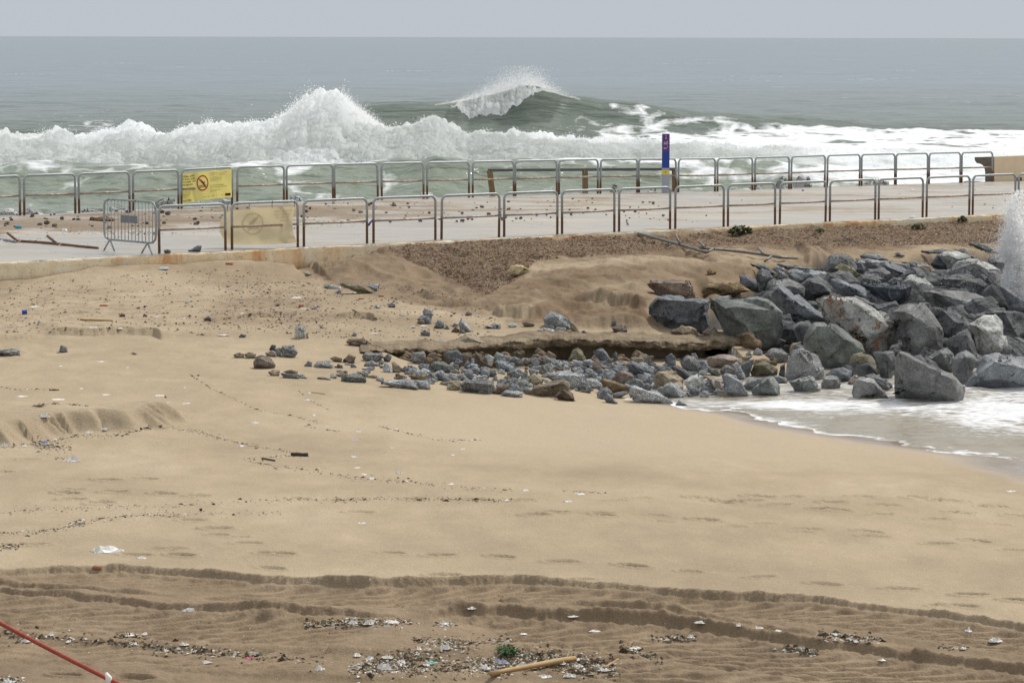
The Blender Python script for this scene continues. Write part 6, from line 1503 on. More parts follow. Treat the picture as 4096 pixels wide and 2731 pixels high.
# ------------------------------------------------------------------ fallen railings
def fallen(name, crop, tubes, stubs, lift, mat, label, r=0.03, rs_=0.026, hitf=None, collars=()):
    hitf = hitf or (lambda x, y: hit(x, y))
    def P(p, up=0.0):
        (sx, sy), = sp(crop, [p]); h_ = hitf(sx, sy + up * 4); return at(sx, sy, h_.y)
    first = P(tubes[0][0], lift); root = empty(name, first)
    for t in tubes: MB().tube([P(p, lift) for p in t], r, 9).build('rail', M[mat], root, smooth=True)
    for a, b, top in stubs:
        B = P(b, lift)
        (sx, sy), = sp(crop, [a]); D = B.y + (0.35 if top else -0.25); MB().tube([at(sx, sy, D), B], rs_, 8).build('stub_post', M[mat], root, smooth=True)
    tag(root, label, 'fallen railing'); return root
fallen('fallen_railing', 'A', [[(130, 1205), (340, 1218), (500, 1232), (700, 1254), (836, 1268)]],
       [((65, 1138), (148, 1205), True), ((95, 1252), (175, 1210), False), ((405, 1162), (490, 1231), True), ((445, 1282), (525, 1236), False)], 1, 'rusty_dark',
       'rusty torn-off railing lying flat on the promenade left of the crowd barrier', 0.034, 0.03, deck_hit)
fallen('loose_pipe', 'A', [[(-20, 1188), (40, 1196), (130, 1212)]], [((-5, 1215), (32, 1194), False)], 1, 'galv', 'short grey pipe at the left edge touching the rusty fallen railing', 0.03, 0.022, deck_hit)
fallen('fallen_railing', 'C', [[(995, 1090), (1100, 1118), (1250, 1158), (1500, 1225), (1650, 1268), (1700, 1285)], [(1690, 1282), (1762, 1302)]],
       [((1085, 1043), (1120, 1115), True), ((1000, 1152), (1066, 1107), False), ((1500, 1148), (1536, 1228), True), ((1410, 1256), (1478, 1219), False)], 3, 'galv_dull',
       'upper grey fallen railing sloping from the wall edge down onto the gravel', 0.034, 0.027, lambda x, y: hit(x, y + 8))
fallen('fallen_railing', 'C', [[(1710, 1266), (1900, 1280), (2100, 1302), (2300, 1330), (2400, 1346), (2538, 1352)]],
       [((1706, 1210), (1756, 1270), True), ((1768, 1304), (1820, 1275), False), ((2210, 1266), (2262, 1326), True), ((2262, 1382), (2320, 1336), False)], 3, 'galv_dull',
       'lower grey fallen railing lying over the sand towards the boulders', 0.03, 0.026, lambda x, y: hit(x, y + 8))

# ------------------------------------------------------------------ blue sign post
def icon_sheet(c, w, h): return Sheet(c + Vector((-w / 2, 0, h / 2)), c + Vector((w / 2, 0, h / 2)), c + Vector((w / 2, 0, -h / 2)), c + Vector((-w / 2, 0, -h / 2)), lambda u, v: (0, 0))
def totem():
    D = FPX / pxm_far(2665) - 0.35
    g = lambda x, y: at(*sp('C', [(x, y)])[0], D)
    b0, b1 = g(1383, 798), g(1447, 798); top = g(1416, 290)
    cx_ = (b0 + b1) / 2; hw = (b1 - b0).length / 2; root = empty('sign_post', cx_)
    zy1, zy0 = g(1416, 582).z, g(1416, 602).z; zb = g(1416, 636).z
    lav = mat_plain('post_lilac', lin(168, 168, 184), 0.5, 0, 6, 0.06); blu = mat_plain('post_blue', lin(30, 62, 150), 0.4, 0, 6, 0.06); yel = mat_plain('post_yellow', lin(232, 214, 50), 0.45, 0, 6, 0.05)
    def seg(n, z0, z1, m): MB().box((cx_.x, cx_.y, (z0 + z1) / 2), (hw, 0, 0), (0, 0.05, 0), (0, 0, (z1 - z0) / 2)).build(n, m, root)
    seg('lower_post', cx_.z - 0.05, zb, lav); seg('yellow_band', zb, zy0, yel); seg('white_band', zy0, zy1, lav); seg('blue_panel', zy1, top.z, blu)
    wht = mat_plain('icon_white', lin(222, 226, 236), 0.5, 0, 6, 0.05)
    for y in (316, 364, 412):
        c = g(1418, y); c.y -= 0.053; sh = icon_sheet(c, 0.19, 0.19)
        ic = MB(); pp = lambda pts: ic.add([sh(0.5 + x, 0.5 + z, 0.002) for x, z in pts], [tuple(range(len(pts)))])
        if y == 316:
            pp([(-.06, .10), (.08, .12), (.08, -.05), (-.02, -.08)]); pp([(-.03, -.05), (.03, -.06), (.02, -.34), (-.05, -.34)]); pp([(.03, .0), (.08, .0), (.10, -.34), (.05, -.34)]); pp([(.02 + .06 * math.cos(a * .8), .22 + .07 * math.sin(a * .8)) for a in range(8)])
        elif y == 364:
            pp([(-.30, .02), (.0, .12), (.22, .0), (.18, -.08), (-.02, .02), (-.28, -.06)]); pp([(.22, .28), (.28, .28), (.26, -.05), (.20, -.05)])
            for j in range(2): print_line(ic, sh, [(0.15 + k * .1, 0.33 - j * .12 + (.03 if k % 2 else 0)) for k in range(8)], .03, .03, 0.002)
        else:
            pp([(-.32, .10), (-.28, -.16), (-.12, -.02)]); pp([(-.16, -.02), (.0, .10), (.16, -.02), (.0, -.16)]); print_line(ic, sh, [(0.62, 0.55), (0.74, 0.62), (0.74, 0.88)], .025, .025, 0.002)
        ic.build('icon', wht, root)
        rr = MB(); print_ring(rr, sh, 0.5, 0.5, 0.5, 0.5, 0.16, 0.004, 24); print_line(rr, sh, [(0.18, 0.84), (0.84, 0.18)], 0.035, 0.035, 0.005); rr.build('red_ring', M['red'], root)
    c = g(1418, 618); c.y -= 0.053; sh = icon_sheet(c, 0.2, 0.1); t = MB(); print_text(t, sh, 'AIRE', 0.30, 0.38, 0.32, 2.0, 0.002, 0.02); print_ring(t, sh, 0.2, 0.5, 0.06, 0.12, 0.6, 0.002, 12); t.build('lettering', M['ink'], root)
    tag(root, 'tall blue sign post with three red prohibition circles and a yellow band', 'sign post')
totem()

# ------------------------------------------------------------------ beam on wooden posts behind the far railing
def beam():
    D = FPX / pxm_far(2300) + 0.2
    a = at(*sp('B', [(2033, 601)])[0], FPX / pxm_far(1952) + 0.6); b = at(*sp('C', [(1512, 592)])[0], FPX / pxm_far(2706) + 0.6)
    root = empty('wooden_handrail', (a + b) / 2 - Vector((0, 0, 1)))
    d = (b - a).normalized(); n = Vector((0, 0.07, 0)); up = Vector((0, 0, 0.04))
    MB().box((a + b) / 2, (b - a) / 2, n, up).build('beam', mat_plain('beam_grey', lin(92, 92, 92), 0.6, 0.0, 5, 0.2), root)
    for (x0, y0), (x1, y1), cr_, w in [((2050, 608), (2076, 825), 'B', 0.085), ((727, 600), (729, 805), 'C', 0.085), ((1490, 602), (1493, 798), 'C', 0.075)]:
        (sx, sy), (tx, ty) = sp(cr_, [(x0, y0), (x1, y1)]); Dp = FPX / pxm_far(sx) + 0.6
        T = at(sx, sy, Dp); B = at(tx, ty, Dp); B = B + (B - T) * 0.5
        mb = MB(); dd = (B - T) / 2; mb.box((T + B) / 2, (w, 0, 0), (0, 0.05, 0), dd)
        mb.box((T + B) / 2 + Vector((w * 0.3, -0.056, 0)), (w * 0.35, 0, 0), (0, 0.006, 0), dd * 0.98)
        mb.build('wood_post', M['wood'], root)
        MB().tube([T + Vector((-0.02, -0.08, 0.02)), T + Vector((-0.02, -0.08, -0.12))], 0.012, 5).build('bracket', M['rusty_bar'], root)
    tag(root, 'long grey beam on leaning wooden posts standing just behind the sea-side railing', 'handrail')
beam()

# ------------------------------------------------------------------ sea wall at the right end
def seawall():
    Db = FPX / pxm_far(4000) + 0.25
    g = lambda x, y, D=Db: at(*sp('D', [(x, y)])[0], D)
    con = mat_plain('wall_concrete', lin(112, 104, 96), 0.9, 0, 4, 0.4, 0.01); pch = mat_plain('wall_peach', lin(226, 204, 172), 0.85, 0, 3, 0.08, 0.006)
    prof = [(1928, 492), (1930, 520), (1945, 542), (1985, 552), (2010, 575), (2018, 620), (2018, 745), (2098, 745), (2098, 490)]
    pa = [g(x, y) for x, y in prof]; n = len(pa)
    back = Vector((14.0, 8.5, 0.15))
    root = empty('sea_wall', g(2060, 740))
    vs = pa + [p + back for p in pa]
    MB().add(vs, [tuple(range(n))] + [(i, (i + 1) % n, n + (i + 1) % n, n + i) for i in range(n)]).build('wall_body', con, root)
    a, b = g(2098, 490, Db - 0.03), g(2098, 745, Db - 0.03)
    bk = Vector((14.0, 8.4, 0.2))
    # plastered face with two drain holes
    fw = [(0, 0.055), (0.055, 0.075), (0.075, 0.19), (0.19, 0.215), (0.215, 1.0)]
    mb = MB(); H_ = a.z - b.z
    for k, (f0, f1) in enumerate(fw):
        z0 = 0.0 if k % 2 == 0 else 0.34 * H_ * 0.8
        p0 = b + bk * f0 + Vector((0, 0, z0)); p1 = b + bk * f1 + Vector((0, 0, z0)); q1 = a + bk * f1; q0 = a + bk * f0
        o_ = Vector((-0.02, 0.10, 0)); vs = [p0, p1, q1, q0]; mb.add(vs + [v + o_ for v in vs], [(0, 1, 2, 3), (0, 4, 5, 1), (1, 5, 6, 2), (3, 2, 6, 7), (0, 3, 7, 4)])
    mb.build('plaster_face', pch, root)
    mb = MB()
    for f0, f1 in ((0.055, 0.075), (0.19, 0.215)):
        p0 = b + bk * f0 + Vector((-0.0, 0.085, 0)); p1 = b + bk * f1 + Vector((0, 0.085, 0)); up = Vector((0, 0, 0.34 * H_ * 0.8)); mb.add([p0, p1, p1 + up, p0 + up], [(0, 1, 2, 3)])
    mb.build('drain_hole', M['darkstick'], root)
    tag(root, 'pale peach sea wall with a curved concrete lip at the right end', 'sea wall')
seawall()

# ------------------------------------------------------------------ stones and debris on the promenade
rd = random.Random(21)
def deck_stone(c, poly, col_, lab, grp=None, rdg=(), mt='granite', name='stone', cat='stone'):
    P_ = sp(c, poly); xm = sum(p[0] for p in P_) / len(P_); yb = max(p[1] for p in P_)
    o = rock(name, P_, col_, mt, sp(c, rdg) if rdg else (), D=deck_hit(xm, yb).y, seed=int(xm), maxlev=2, bury=0.05); tag(o, lab, cat, grp); return o
deck_stone('A', [(1402, 1300), (1405, 1283), (1430, 1277), (1462, 1285), (1458, 1312), (1410, 1314)], 'olive', 'small olive stone by the foot of the first beach-side railing panel')
deck_stone('A', [(1607, 1285), (1660, 1265), (1690, 1245), (1722, 1248), (1722, 1290), (1700, 1300), (1620, 1300)], 'blue', 'blue-grey speckled stone on the wall edge under the first beach-side panel', rdg=[(1690, 1265)])
deck_stone('B', [(1205, 905), (1225, 872), (1245, 890), (1255, 908)], 'dark', 'dark pointed stone alone in the middle of the gravel-strewn deck')
deck_stone('C', [(1790, 0), (1, 1)], 'x', '') if False else None
def deck_pebbles():
    zones = [('A', (0, 2139), (925, 1075), 90, 5, 17), ('B', (430, 2300), (870, 1040), 85, 4, 15), ('C', (20, 1460), (810, 1030), 60, 4, 13), ('C', (1480, 2300), (800, 1060), 12, 3, 6), ('D', (250, 2250), (760, 960), 10, 3, 7)]
    for c, xr, yr, n, s0, s1 in zones:
        for k in range(n):
            x = rd.uniform(*xr); y = yr[0] + (yr[1] - yr[0]) * rd.random() ** 0.9
            if c == 'A': y += (1 - x / 2139) * 55 - 20
            s = s0 + (s1 - s0) * rd.random() ** 2.2; s *= 0.9; a = rd.uniform(0.5, 0.8)
            (sx, sy), = sp(c, [(x, y)])
            pl = [(sx + s * rd.uniform(.7, 1) * math.cos(an), sy + a * s * rd.uniform(.7, 1) * math.sin(an)) for an in [j * math.pi / 2.5 for j in range(5)]]
            o = rock('pebble', pl, rd.choice(['brown', 'brown', 'dark', 'brown', 'olive', 'black', 'grey']), 'rock', (), D=deck_hit(sx, sy + a * s).y, seed=rd.randint(0, 9999), maxlev=0, bury=0.1)
            tag(o, 'small brown or grey pebble washed onto the promenade', 'pebble', 'pebbles washed onto the promenade')
deck_pebbles()
def chips(name, n, gen, label, cols, mat='vcol', flat=0.35):
    """one merged mesh of tiny angular bits, uncountable"""
    V = []; F = []; C_ = []
    tet = [(-1, -.6, 0), (1, -.7, 0), (.2, 1, 0), (0, 0, 1)]
    for k in range(n):
        g = gen()
        if g is None: continue
        p, s = g; an = rd.uniform(0, 6.28); ca, sa = math.cos(an), math.sin(an); e = rd.uniform(0.5, 1.8); col_ = rd.choice(cols); j = rd.uniform(0.8, 1.15); b0 = len(V)
        for x, y, z in tet: V.append((p.x + s * (x * e * ca - y * sa), p.y + s * (x * e * sa + y * ca), p.z - s * 0.1 + s * z * rd.uniform(flat * 0.6, flat * 1.6)))
        F += [(b0, b0 + 1, b0 + 3), (b0 + 1, b0 + 2, b0 + 3), (b0 + 2, b0, b0 + 3)]; C_ += [(col_[0] * j, col_[1] * j, col_[2] * j, 1)] * 4
    o = mesh_obj(name, V, F, M[mat]); ca_ = o.data.color_attributes.new('tint', 'FLOAT_COLOR', 'POINT'); ca_.data.foreach_set('color', np.array(C_, dtype=np.float32).ravel())
    tag(o, label, kind='stuff'); return o
BRC = [lin(96, 72, 56), lin(120, 92, 70), lin(76, 62, 52), lin(104, 98, 92), lin(140, 108, 84)]
def gen_deck():
    x = rd.uniform(-100, 2900); f = rd.random() ** 0.8
    yn = y_near(x) + 6; yf = y_far(x) + 8
    k = vnoise(np.array([x * 0.006]), np.array([f * 6]), 31)[0]
    if rd.random() > 0.35 + 0.9 * k + 0.6 * (f > 0.45) - 0.45 * (x > 1500) - 0.2: return None
    p = deck_hit(x, yn + (yf - yn) * f); return p, rd.uniform(0.008, 0.03) * (1.4 if f > 0.45 and x < 1700 else 0.7)
chips('deck_grit', 17000, gen_deck, 'brown grit and tiny stones strewn over the far half of the promenade', BRC)
# driftwood log, sponge, foam block and other single bits on the deck
def lump(name, c, poly, mat, label, cat, D=None, deck=True, col_=None, rough=1.0, seed=1):
    P_ = sp(c, poly); xm = sum(p[0] for p in P_) / len(P_); yb = max(p[1] for p in P_)
    D = D or (deck_hit(xm, yb).y if deck else hit(xm, yb).y)
    o = rock(name, P_, 'grey', 'rock', (), D=D, seed=seed, maxlev=2, bury=0.05, rough=rough); o.data.materials.clear(); o.data.materials.append(mat); tag(o, label, cat); return o
lump('driftwood', 'A', [(782, 1020), (800, 998), (870, 1000), (975, 1010), (985, 1030), (880, 1035), (790, 1040)], M['driftwood'], 'short reddish-brown driftwood log behind the crowd barrier', 'driftwood', seed=3)
lump('plastic_block', 'A', [(130, 1078), (150, 1073), (185, 1078), (186, 1102), (135, 1102)], mat_plain('turquoise', lin(48, 140, 166), 0.5), 'turquoise plastic block near the left end of the promenade', 'plastic block', rough=0.3, seed=4)
lump('foam_box_piece', 'A', [(525, 1112), (545, 1100), (572, 1104), (574, 1125), (530, 1124)], M['plastic_white'], 'white foam box fragment on the promenade left of the crowd barrier', 'foam piece', rough=0.4, seed=5)
lump('foam_box_piece', 'D', [(1373, 772), (1390, 767), (1412, 770), (1405, 783), (1380, 782)], M['plastic_white'], 'white foam fragment far out on the right part of the promenade', 'foam piece', rough=0.4, seed=6)
lump('foam_box_piece', 'D', [(1365, 1005), (1385, 995), (1418, 995), (1418, 1010), (1372, 1014)], M['plastic_white'], 'white foam fragment on the coping of the retaining wall at the right', 'foam piece', D=FPX / pxm_near(3640) - 0.3, rough=0.4, seed=7)

# ------------------------------------------------------------------ plants at the foot of the wall
def leafmat(name, c):
    m, nt, b = new_mat(name); q = NT(nt, b); v = q.coord(); f = q.noise(v, 14, 3)
    q.col(q.ramp(f, [(0.3, tuple(x * 0.6 for x in c[:3]) + (1,)), (0.7, c)])); q.set(Roughness=0.55); return m
M['leaf'] = leafmat('leaf_green', lin(74, 100, 52)); M['dryleaf'] = leafmat('dry_leaf', lin(104, 80, 54)); M['stem'] = leafmat('stem_green', lin(84, 90, 50))
def plant(c, box, n, ls, label, mat='leaf', name='shore_plant', low=False):
    x0, y0, x1, y1 = box; (a0, b0), (a1, b1) = sp(c, [(x0, y0), (x1, y1)])
    base = hit((a0 + a1) / 2, b1, Zg); s = base.y / FPX; w = (a1 - a0) * s / 2; h = (b1 - b0) * s
    root = empty(name, base); fol = MB(); st = MB()
    for k in range(max(5, n // 14)):
        e = base + Vector((rd.uniform(-w, w) * 0.8, rd.uniform(-0.15, 0.15), h * rd.uniform(0.4, 0.9))); st.tube([base + Vector((rd.uniform(-w, w) * 0.3, 0, -0.03)), (base + e) / 2 + Vector((0, 0, 0.03)), e], 0.005, 4)
    for k in range(n):
        f = rd.uniform(-1, 1); zz = h * (1 - 0.6 * f * f) * rd.random() ** 0.8; p = base + Vector((f * w, rd.uniform(-0.5, 0.5) * w * 0.6, zz))
        an = rd.uniform(0, 6.28); d = Vector((math.cos(an), math.sin(an) * 0.8, rd.uniform(-0.2, 0.8))).normalized(); q = d.cross(Vector((0, 0, 1))).normalized(); L = ls * rd.uniform(0.6, 1.2); W_ = L * 0.36
        fol.add([p, p + d * L * .5 + q * W_ + Vector((0, 0, .01)), p + d * L, p + d * L * .5 - q * W_ + Vector((0, 0, .01))], [(0, 1, 2, 3)])
    st.build('stem', M['stem'] if mat == 'leaf' else M['dryleaf'], root); fol.build('foliage', M[mat], root); tag(root, label, 'plant', None)
plant('C', (1448, 1112, 1565, 1145), 220, 0.05, 'low tuft of green weeds on the gravel under the fallen railing end')
plant('C', (1962, 1078, 2150, 1152), 330, 0.085, 'largest leafy green plant growing at the foot of the wall')
plant('D', (1785, 1000, 1862, 1052), 260, 0.05, 'round green shrub against the wall near the right end')
plant('D', (1380, 1062, 1512, 1112), 240, 0.05, 'spreading green weeds below the white foam fragment')
plant('D', (1225, 1045, 1272, 1068), 90, 0.04, 'tiny green weed left of the spreading weeds')
plant('D', (1990, 995, 2042, 1030), 120, 0.05, 'small grassy tuft at the wall close to the spray')
plant('D', (560, 1103, 640, 1138), 140, 0.04, 'sparse green patch on the gravel left of the middle')
plant('A', (2010, 1300, 2120, 1365), 120, 0.05, 'dry brown weed against the orange stained wall', 'dryleaf')
plant('A', (2125, 1320, 2235, 1366), 70, 0.04, 'smaller dry brown weed right of the bigger dry weed', 'dryleaf')

# ------------------------------------------------------------------ gravel stones, grit and litter on the beach
def in_zone(zone):
    xs = [p[0] for p in zone]; ys_ = [p[1] for p in zone]
    for _ in range(40):
        x = rd.uniform(min(xs), max(xs)); y = rd.uniform(min(ys_), max(ys_))
        if inpoly(np.array([x]), np.array([y]), zone)[0]: return x, y
    return xs[0], ys_[0]
GZ = [(1500, 965), (4096, 865), (4096, 960), (3900, 975), (3400, 985), (3000, 975), (2600, 1005), (2150, 1040), (2080, 1110), (1950, 1180), (1800, 1120), (1620, 1030)]
gcols = [lin(116, 92, 72), lin(130, 104, 80), lin(98, 80, 66), lin(140, 122, 100), lin(108, 102, 96), lin(156, 142, 124), lin(128, 90, 68)]
def gen_gravel():
    x, y = in_zone(GZ); p = hit(x, y, Zg); return p, rd.uniform(0.014, 0.035)
chips('gravel', 9000, gen_gravel, 'coarse reddish gravel banked against the retaining wall', gcols, flat=0.7)
UPZ = sp('J', [(-20, 240), (700, 200), (1500, 130), (2300, 200), (2352, 560), (1500, 620), (1000, 560), (300, 600), (-20, 620)])
UP2 = sp('G', [(0, 60), (1300, 60), (2100, 160), (2352, 330), (2352, 560), (1500, 600), (700, 520), (0, 440)])
def gen_up():
    x, y = in_zone(rd.choice([UPZ, UP2])); p = hit(x, y, Zg)
    return p, 0.007 + 0.03 * rd.random() ** 4
chips('beach_grit', 5200, gen_up, 'small pebbles and grit scattered over the upper beach', [lin(88, 80, 74), lin(100, 82, 64), lin(76, 72, 70), lin(124, 96, 74), lin(140, 140, 138)], flat=0.6)
for k in range(95):
    x, y = in_zone(rd.choice([UPZ, UP2, UP2])); s = 2.6 + 5.0 * rd.random() ** 2
    pl = [(x + s * rd.uniform(.7, 1) * math.cos(an), y + 0.6 * s * rd.uniform(.7, 1) * math.sin(an)) for an in [j * math.pi / 2.5 for j in range(5)]]
    o = rock('pebble', pl, rd.choice(['brown', 'dark', 'brown', 'blue', 'grey', 'black', 'reddish']), 'rock', (), seed=rd.randint(0, 9999), maxlev=0, hitZ=Zg)
    tag(o, 'small brown or dark pebble lying on the upper beach', 'pebble', 'pebbles on the upper beach')
# wrack lines
WR = [('K', [(-20, 500), (150, 490), (260, 480), (360, 450), (500, 425), (620, 415), (750, 408), (900, 408), (1300, 400)], 10, 520), ('K', [(0, 100), (200, 80), (350, 50), (560, 48), (700, 5)], 8, 380), ('K', [(160, 90), (230, 100), (330, 108)], 16, 330),
      ('K', [(1120, 155), (1300, 140), (1420, 145)], 5, 90), ('K', [(1120, 160), (1250, 185), (1480, 215), (1600, 240), (1800, 255), (2000, 275), (2352, 300)], 9, 420), ('K', [(0, 400), (400, 378), (900, 365), (1400, 340), (1900, 338), (2352, 345)], 12, 500),
      ('K', [(720, 5), (900, 30), (1050, 70), (1200, 105), (1380, 130)], 7, 260), ('K', [(1400, 5), (1560, 30)], 4, 50), ('K', [(1740, 5), (1860, 35), (2000, 68), (2210, 70)], 4, 120), ('J', [(1370, 900), (1450, 950), (1540, 1010), (1700, 1080), (1850, 1150), (2100, 1195), (2300, 1250)], 6, 170),
      ('J', [(240, 1130), (400, 1110), (640, 1130)], 10, 160), ('J', [(0, 990), (130, 1010), (420, 1010)], 8, 70), ('K', [(1400, 915), (1600, 905), (1850, 910)], 16, 420), ('K', [(1900, 985), (2100, 1000), (2350, 985)], 22, 330), ('K', [(-20, 960), (300, 975), (700, 1010), (1000, 1050), (1500, 1080)], 22, 480),
      ('K', [(1600, 1130), (1800, 1110), (2000, 1120), (2352, 1110)], 30, 900), ('L', [(0, 1060), (150, 1055), (330, 1075), (480, 1110)], 26, 900), ('L', [(500, 1020), (700, 1080)], 20, 120), ('L', [(640, 975), (760, 980), (840, 970)], 8, 120), ('L', [(1400, 955), (1550, 975), (1700, 985)], 12, 260),
      ('L', [(1250, 1020), (1400, 1045)], 10, 110), ('L', [(1950, 1020), (2100, 1025)], 8, 60), ('L', [(230, 300), (450, 315)], 5, 50), ('K', [(700, 1040), (1200, 1050)], 14, 160), ('G', [(600, 960), (700, 1060), (880, 1145)], 6, 60), ('K', [(250, 150), (370, 165)], 8, 60), ('K', [(0, 1165), (80, 1180)], 14, 60)]
WR_w = [w[3] for w in WR]
wcols = [lin(66, 54, 44), lin(92, 78, 64), lin(120, 104, 84), lin(70, 64, 62), lin(206, 202, 196), lin(188, 182, 172), lin(150, 132, 104), lin(84, 76, 64), lin(86, 92, 70), lin(60, 46, 36)]
def gen_wr():
    c, pts, wd, _ = rd.choices(WR, WR_w)[0]; i = rd.randrange(len(pts) - 1); f = rd.random()
    x = pts[i][0] + (pts[i + 1][0] - pts[i][0]) * f; y = pts[i][1] + (pts[i + 1][1] - pts[i][1]) * f + rd.gauss(0, wd * rd.choice([0.35, 0.8]))
    (sx, sy), = sp(c, [(x, y)])
    if sy > 2760: sy = 2760
    p = hit(sx, sy, Zg); return p, rd.uniform(0.004, 0.012) * (0.6 + 0.02 * p.y) * (2.2 if rd.random() < 0.10 else 1) * (1.5 if p.y < 26 else 1)
chips('wrack_line', 6800, gen_wr, 'dark wrack with tiny bits of plastic in lines across the beach', wcols, flat=0.5)
HEAPS = [('K', (1600, 905), 90, 14, 60), ('K', (1790, 905), 110, 14, 90), ('K', (2050, 915), 60, 12, 40), ('K', (2080, 1005), 100, 26, 130), ('K', (1780, 1095), 120, 40, 170), ('K', (1920, 1060), 120, 40, 110), ('K', (2250, 1100), 160, 40, 260),
         ('L', (100, 1085), 150, 40, 300), ('L', (330, 1120), 120, 40, 200), ('L', (770, 978), 70, 14, 60), ('L', (1560, 980), 120, 16, 80), ('L', (1310, 1030), 70, 14, 50), ('K', (900, 1030), 60, 14, 40), ('K', (590, 965), 60, 12, 30), ('K', (210, 95), 70, 14, 80), ('K', (30, 560), 60, 18, 60), ('K', (360, 455), 40, 12, 40), ('K', (120, 985), 60, 16, 40), ('K', (40, 1170), 60, 16, 50)]
def gen_heap():
    c, (x, y), a, b, _ = rd.choices(HEAPS, [h_[4] for h_ in HEAPS])[0]
    (sx, sy), = sp(c, [(x + rd.gauss(0, a * 0.5), y + rd.gauss(0, b * 0.45))]); p = hit(sx, min(sy, 2750), Zg); return p, rd.uniform(0.006, 0.022)
chips('litter_heap', 4200, gen_heap, 'tangled heaps of torn rags, twigs and plastic scraps washed into the tracks', [lin(190, 184, 172), lin(150, 140, 122), lin(128, 116, 98), lin(90, 74, 58), lin(66, 56, 46), lin(118, 100, 78), lin(214, 210, 202), lin(96, 98, 74), lin(84, 70, 54), lin(120, 104, 84)], flat=0.5)
def crumple(px, py, wpx, hpx, mat, label, name='plastic_scrap', cat='litter', grp='plastic litter on the beach', seed=0):
    g = hit(px, py + hpx * 0.3, Zg); s = g.y / FPX; w = wpx * s / 2; h = hpx * s; r_ = random.Random(seed * 13 + int(px))
    nu_, nv_ = 12, 6; vs = []
    off = Vector((r_.uniform(-9, 9), r_.uniform(-9, 9), r_.uniform(-9, 9)))
    for j in range(nv_ + 1):
        for i in range(nu_ + 1):
            u = i / nu_ * 2 - 1; v = j / nv_ * 2 - 1; k = 1 - 0.35 * abs(mnoise.noise(Vector((u * 2, v * 2, 0)) + off))
            nz = mnoise.fractal(Vector((u * 2.4, v * 1.6, 0)) + off, 0.8, 2.0, 4)
            x = u * math.sqrt(max(0, 1 - v * v * .5)) * w * k + 0.35 * w * nz; y = v * math.sqrt(max(0, 1 - u * u * .5)) * max(w * 0.45, 0.03) + 0.1 * w * nz
            z = h * (0.1 + 1.5 * abs(mnoise.noise(Vector((u * 2.6, v * 3, 4)) + off))) * (1 - 0.9 * max(abs(u), abs(v)) ** 2)
            vs.append(g + Vector((x, y, z)))
    fs = [(j * (nu_ + 1) + i, j * (nu_ + 1) + i + 1, (j + 1) * (nu_ + 1) + i + 1, (j + 1) * (nu_ + 1) + i) for j in range(nv_) for i in range(nu_)]
    o = mesh_obj(name, vs, fs, mat, origin=g); tag(o, label, cat, grp); return o
wt_ = mat_plain('wet_wipe', lin(226, 222, 214), 0.95, 0, 10, 0.25)
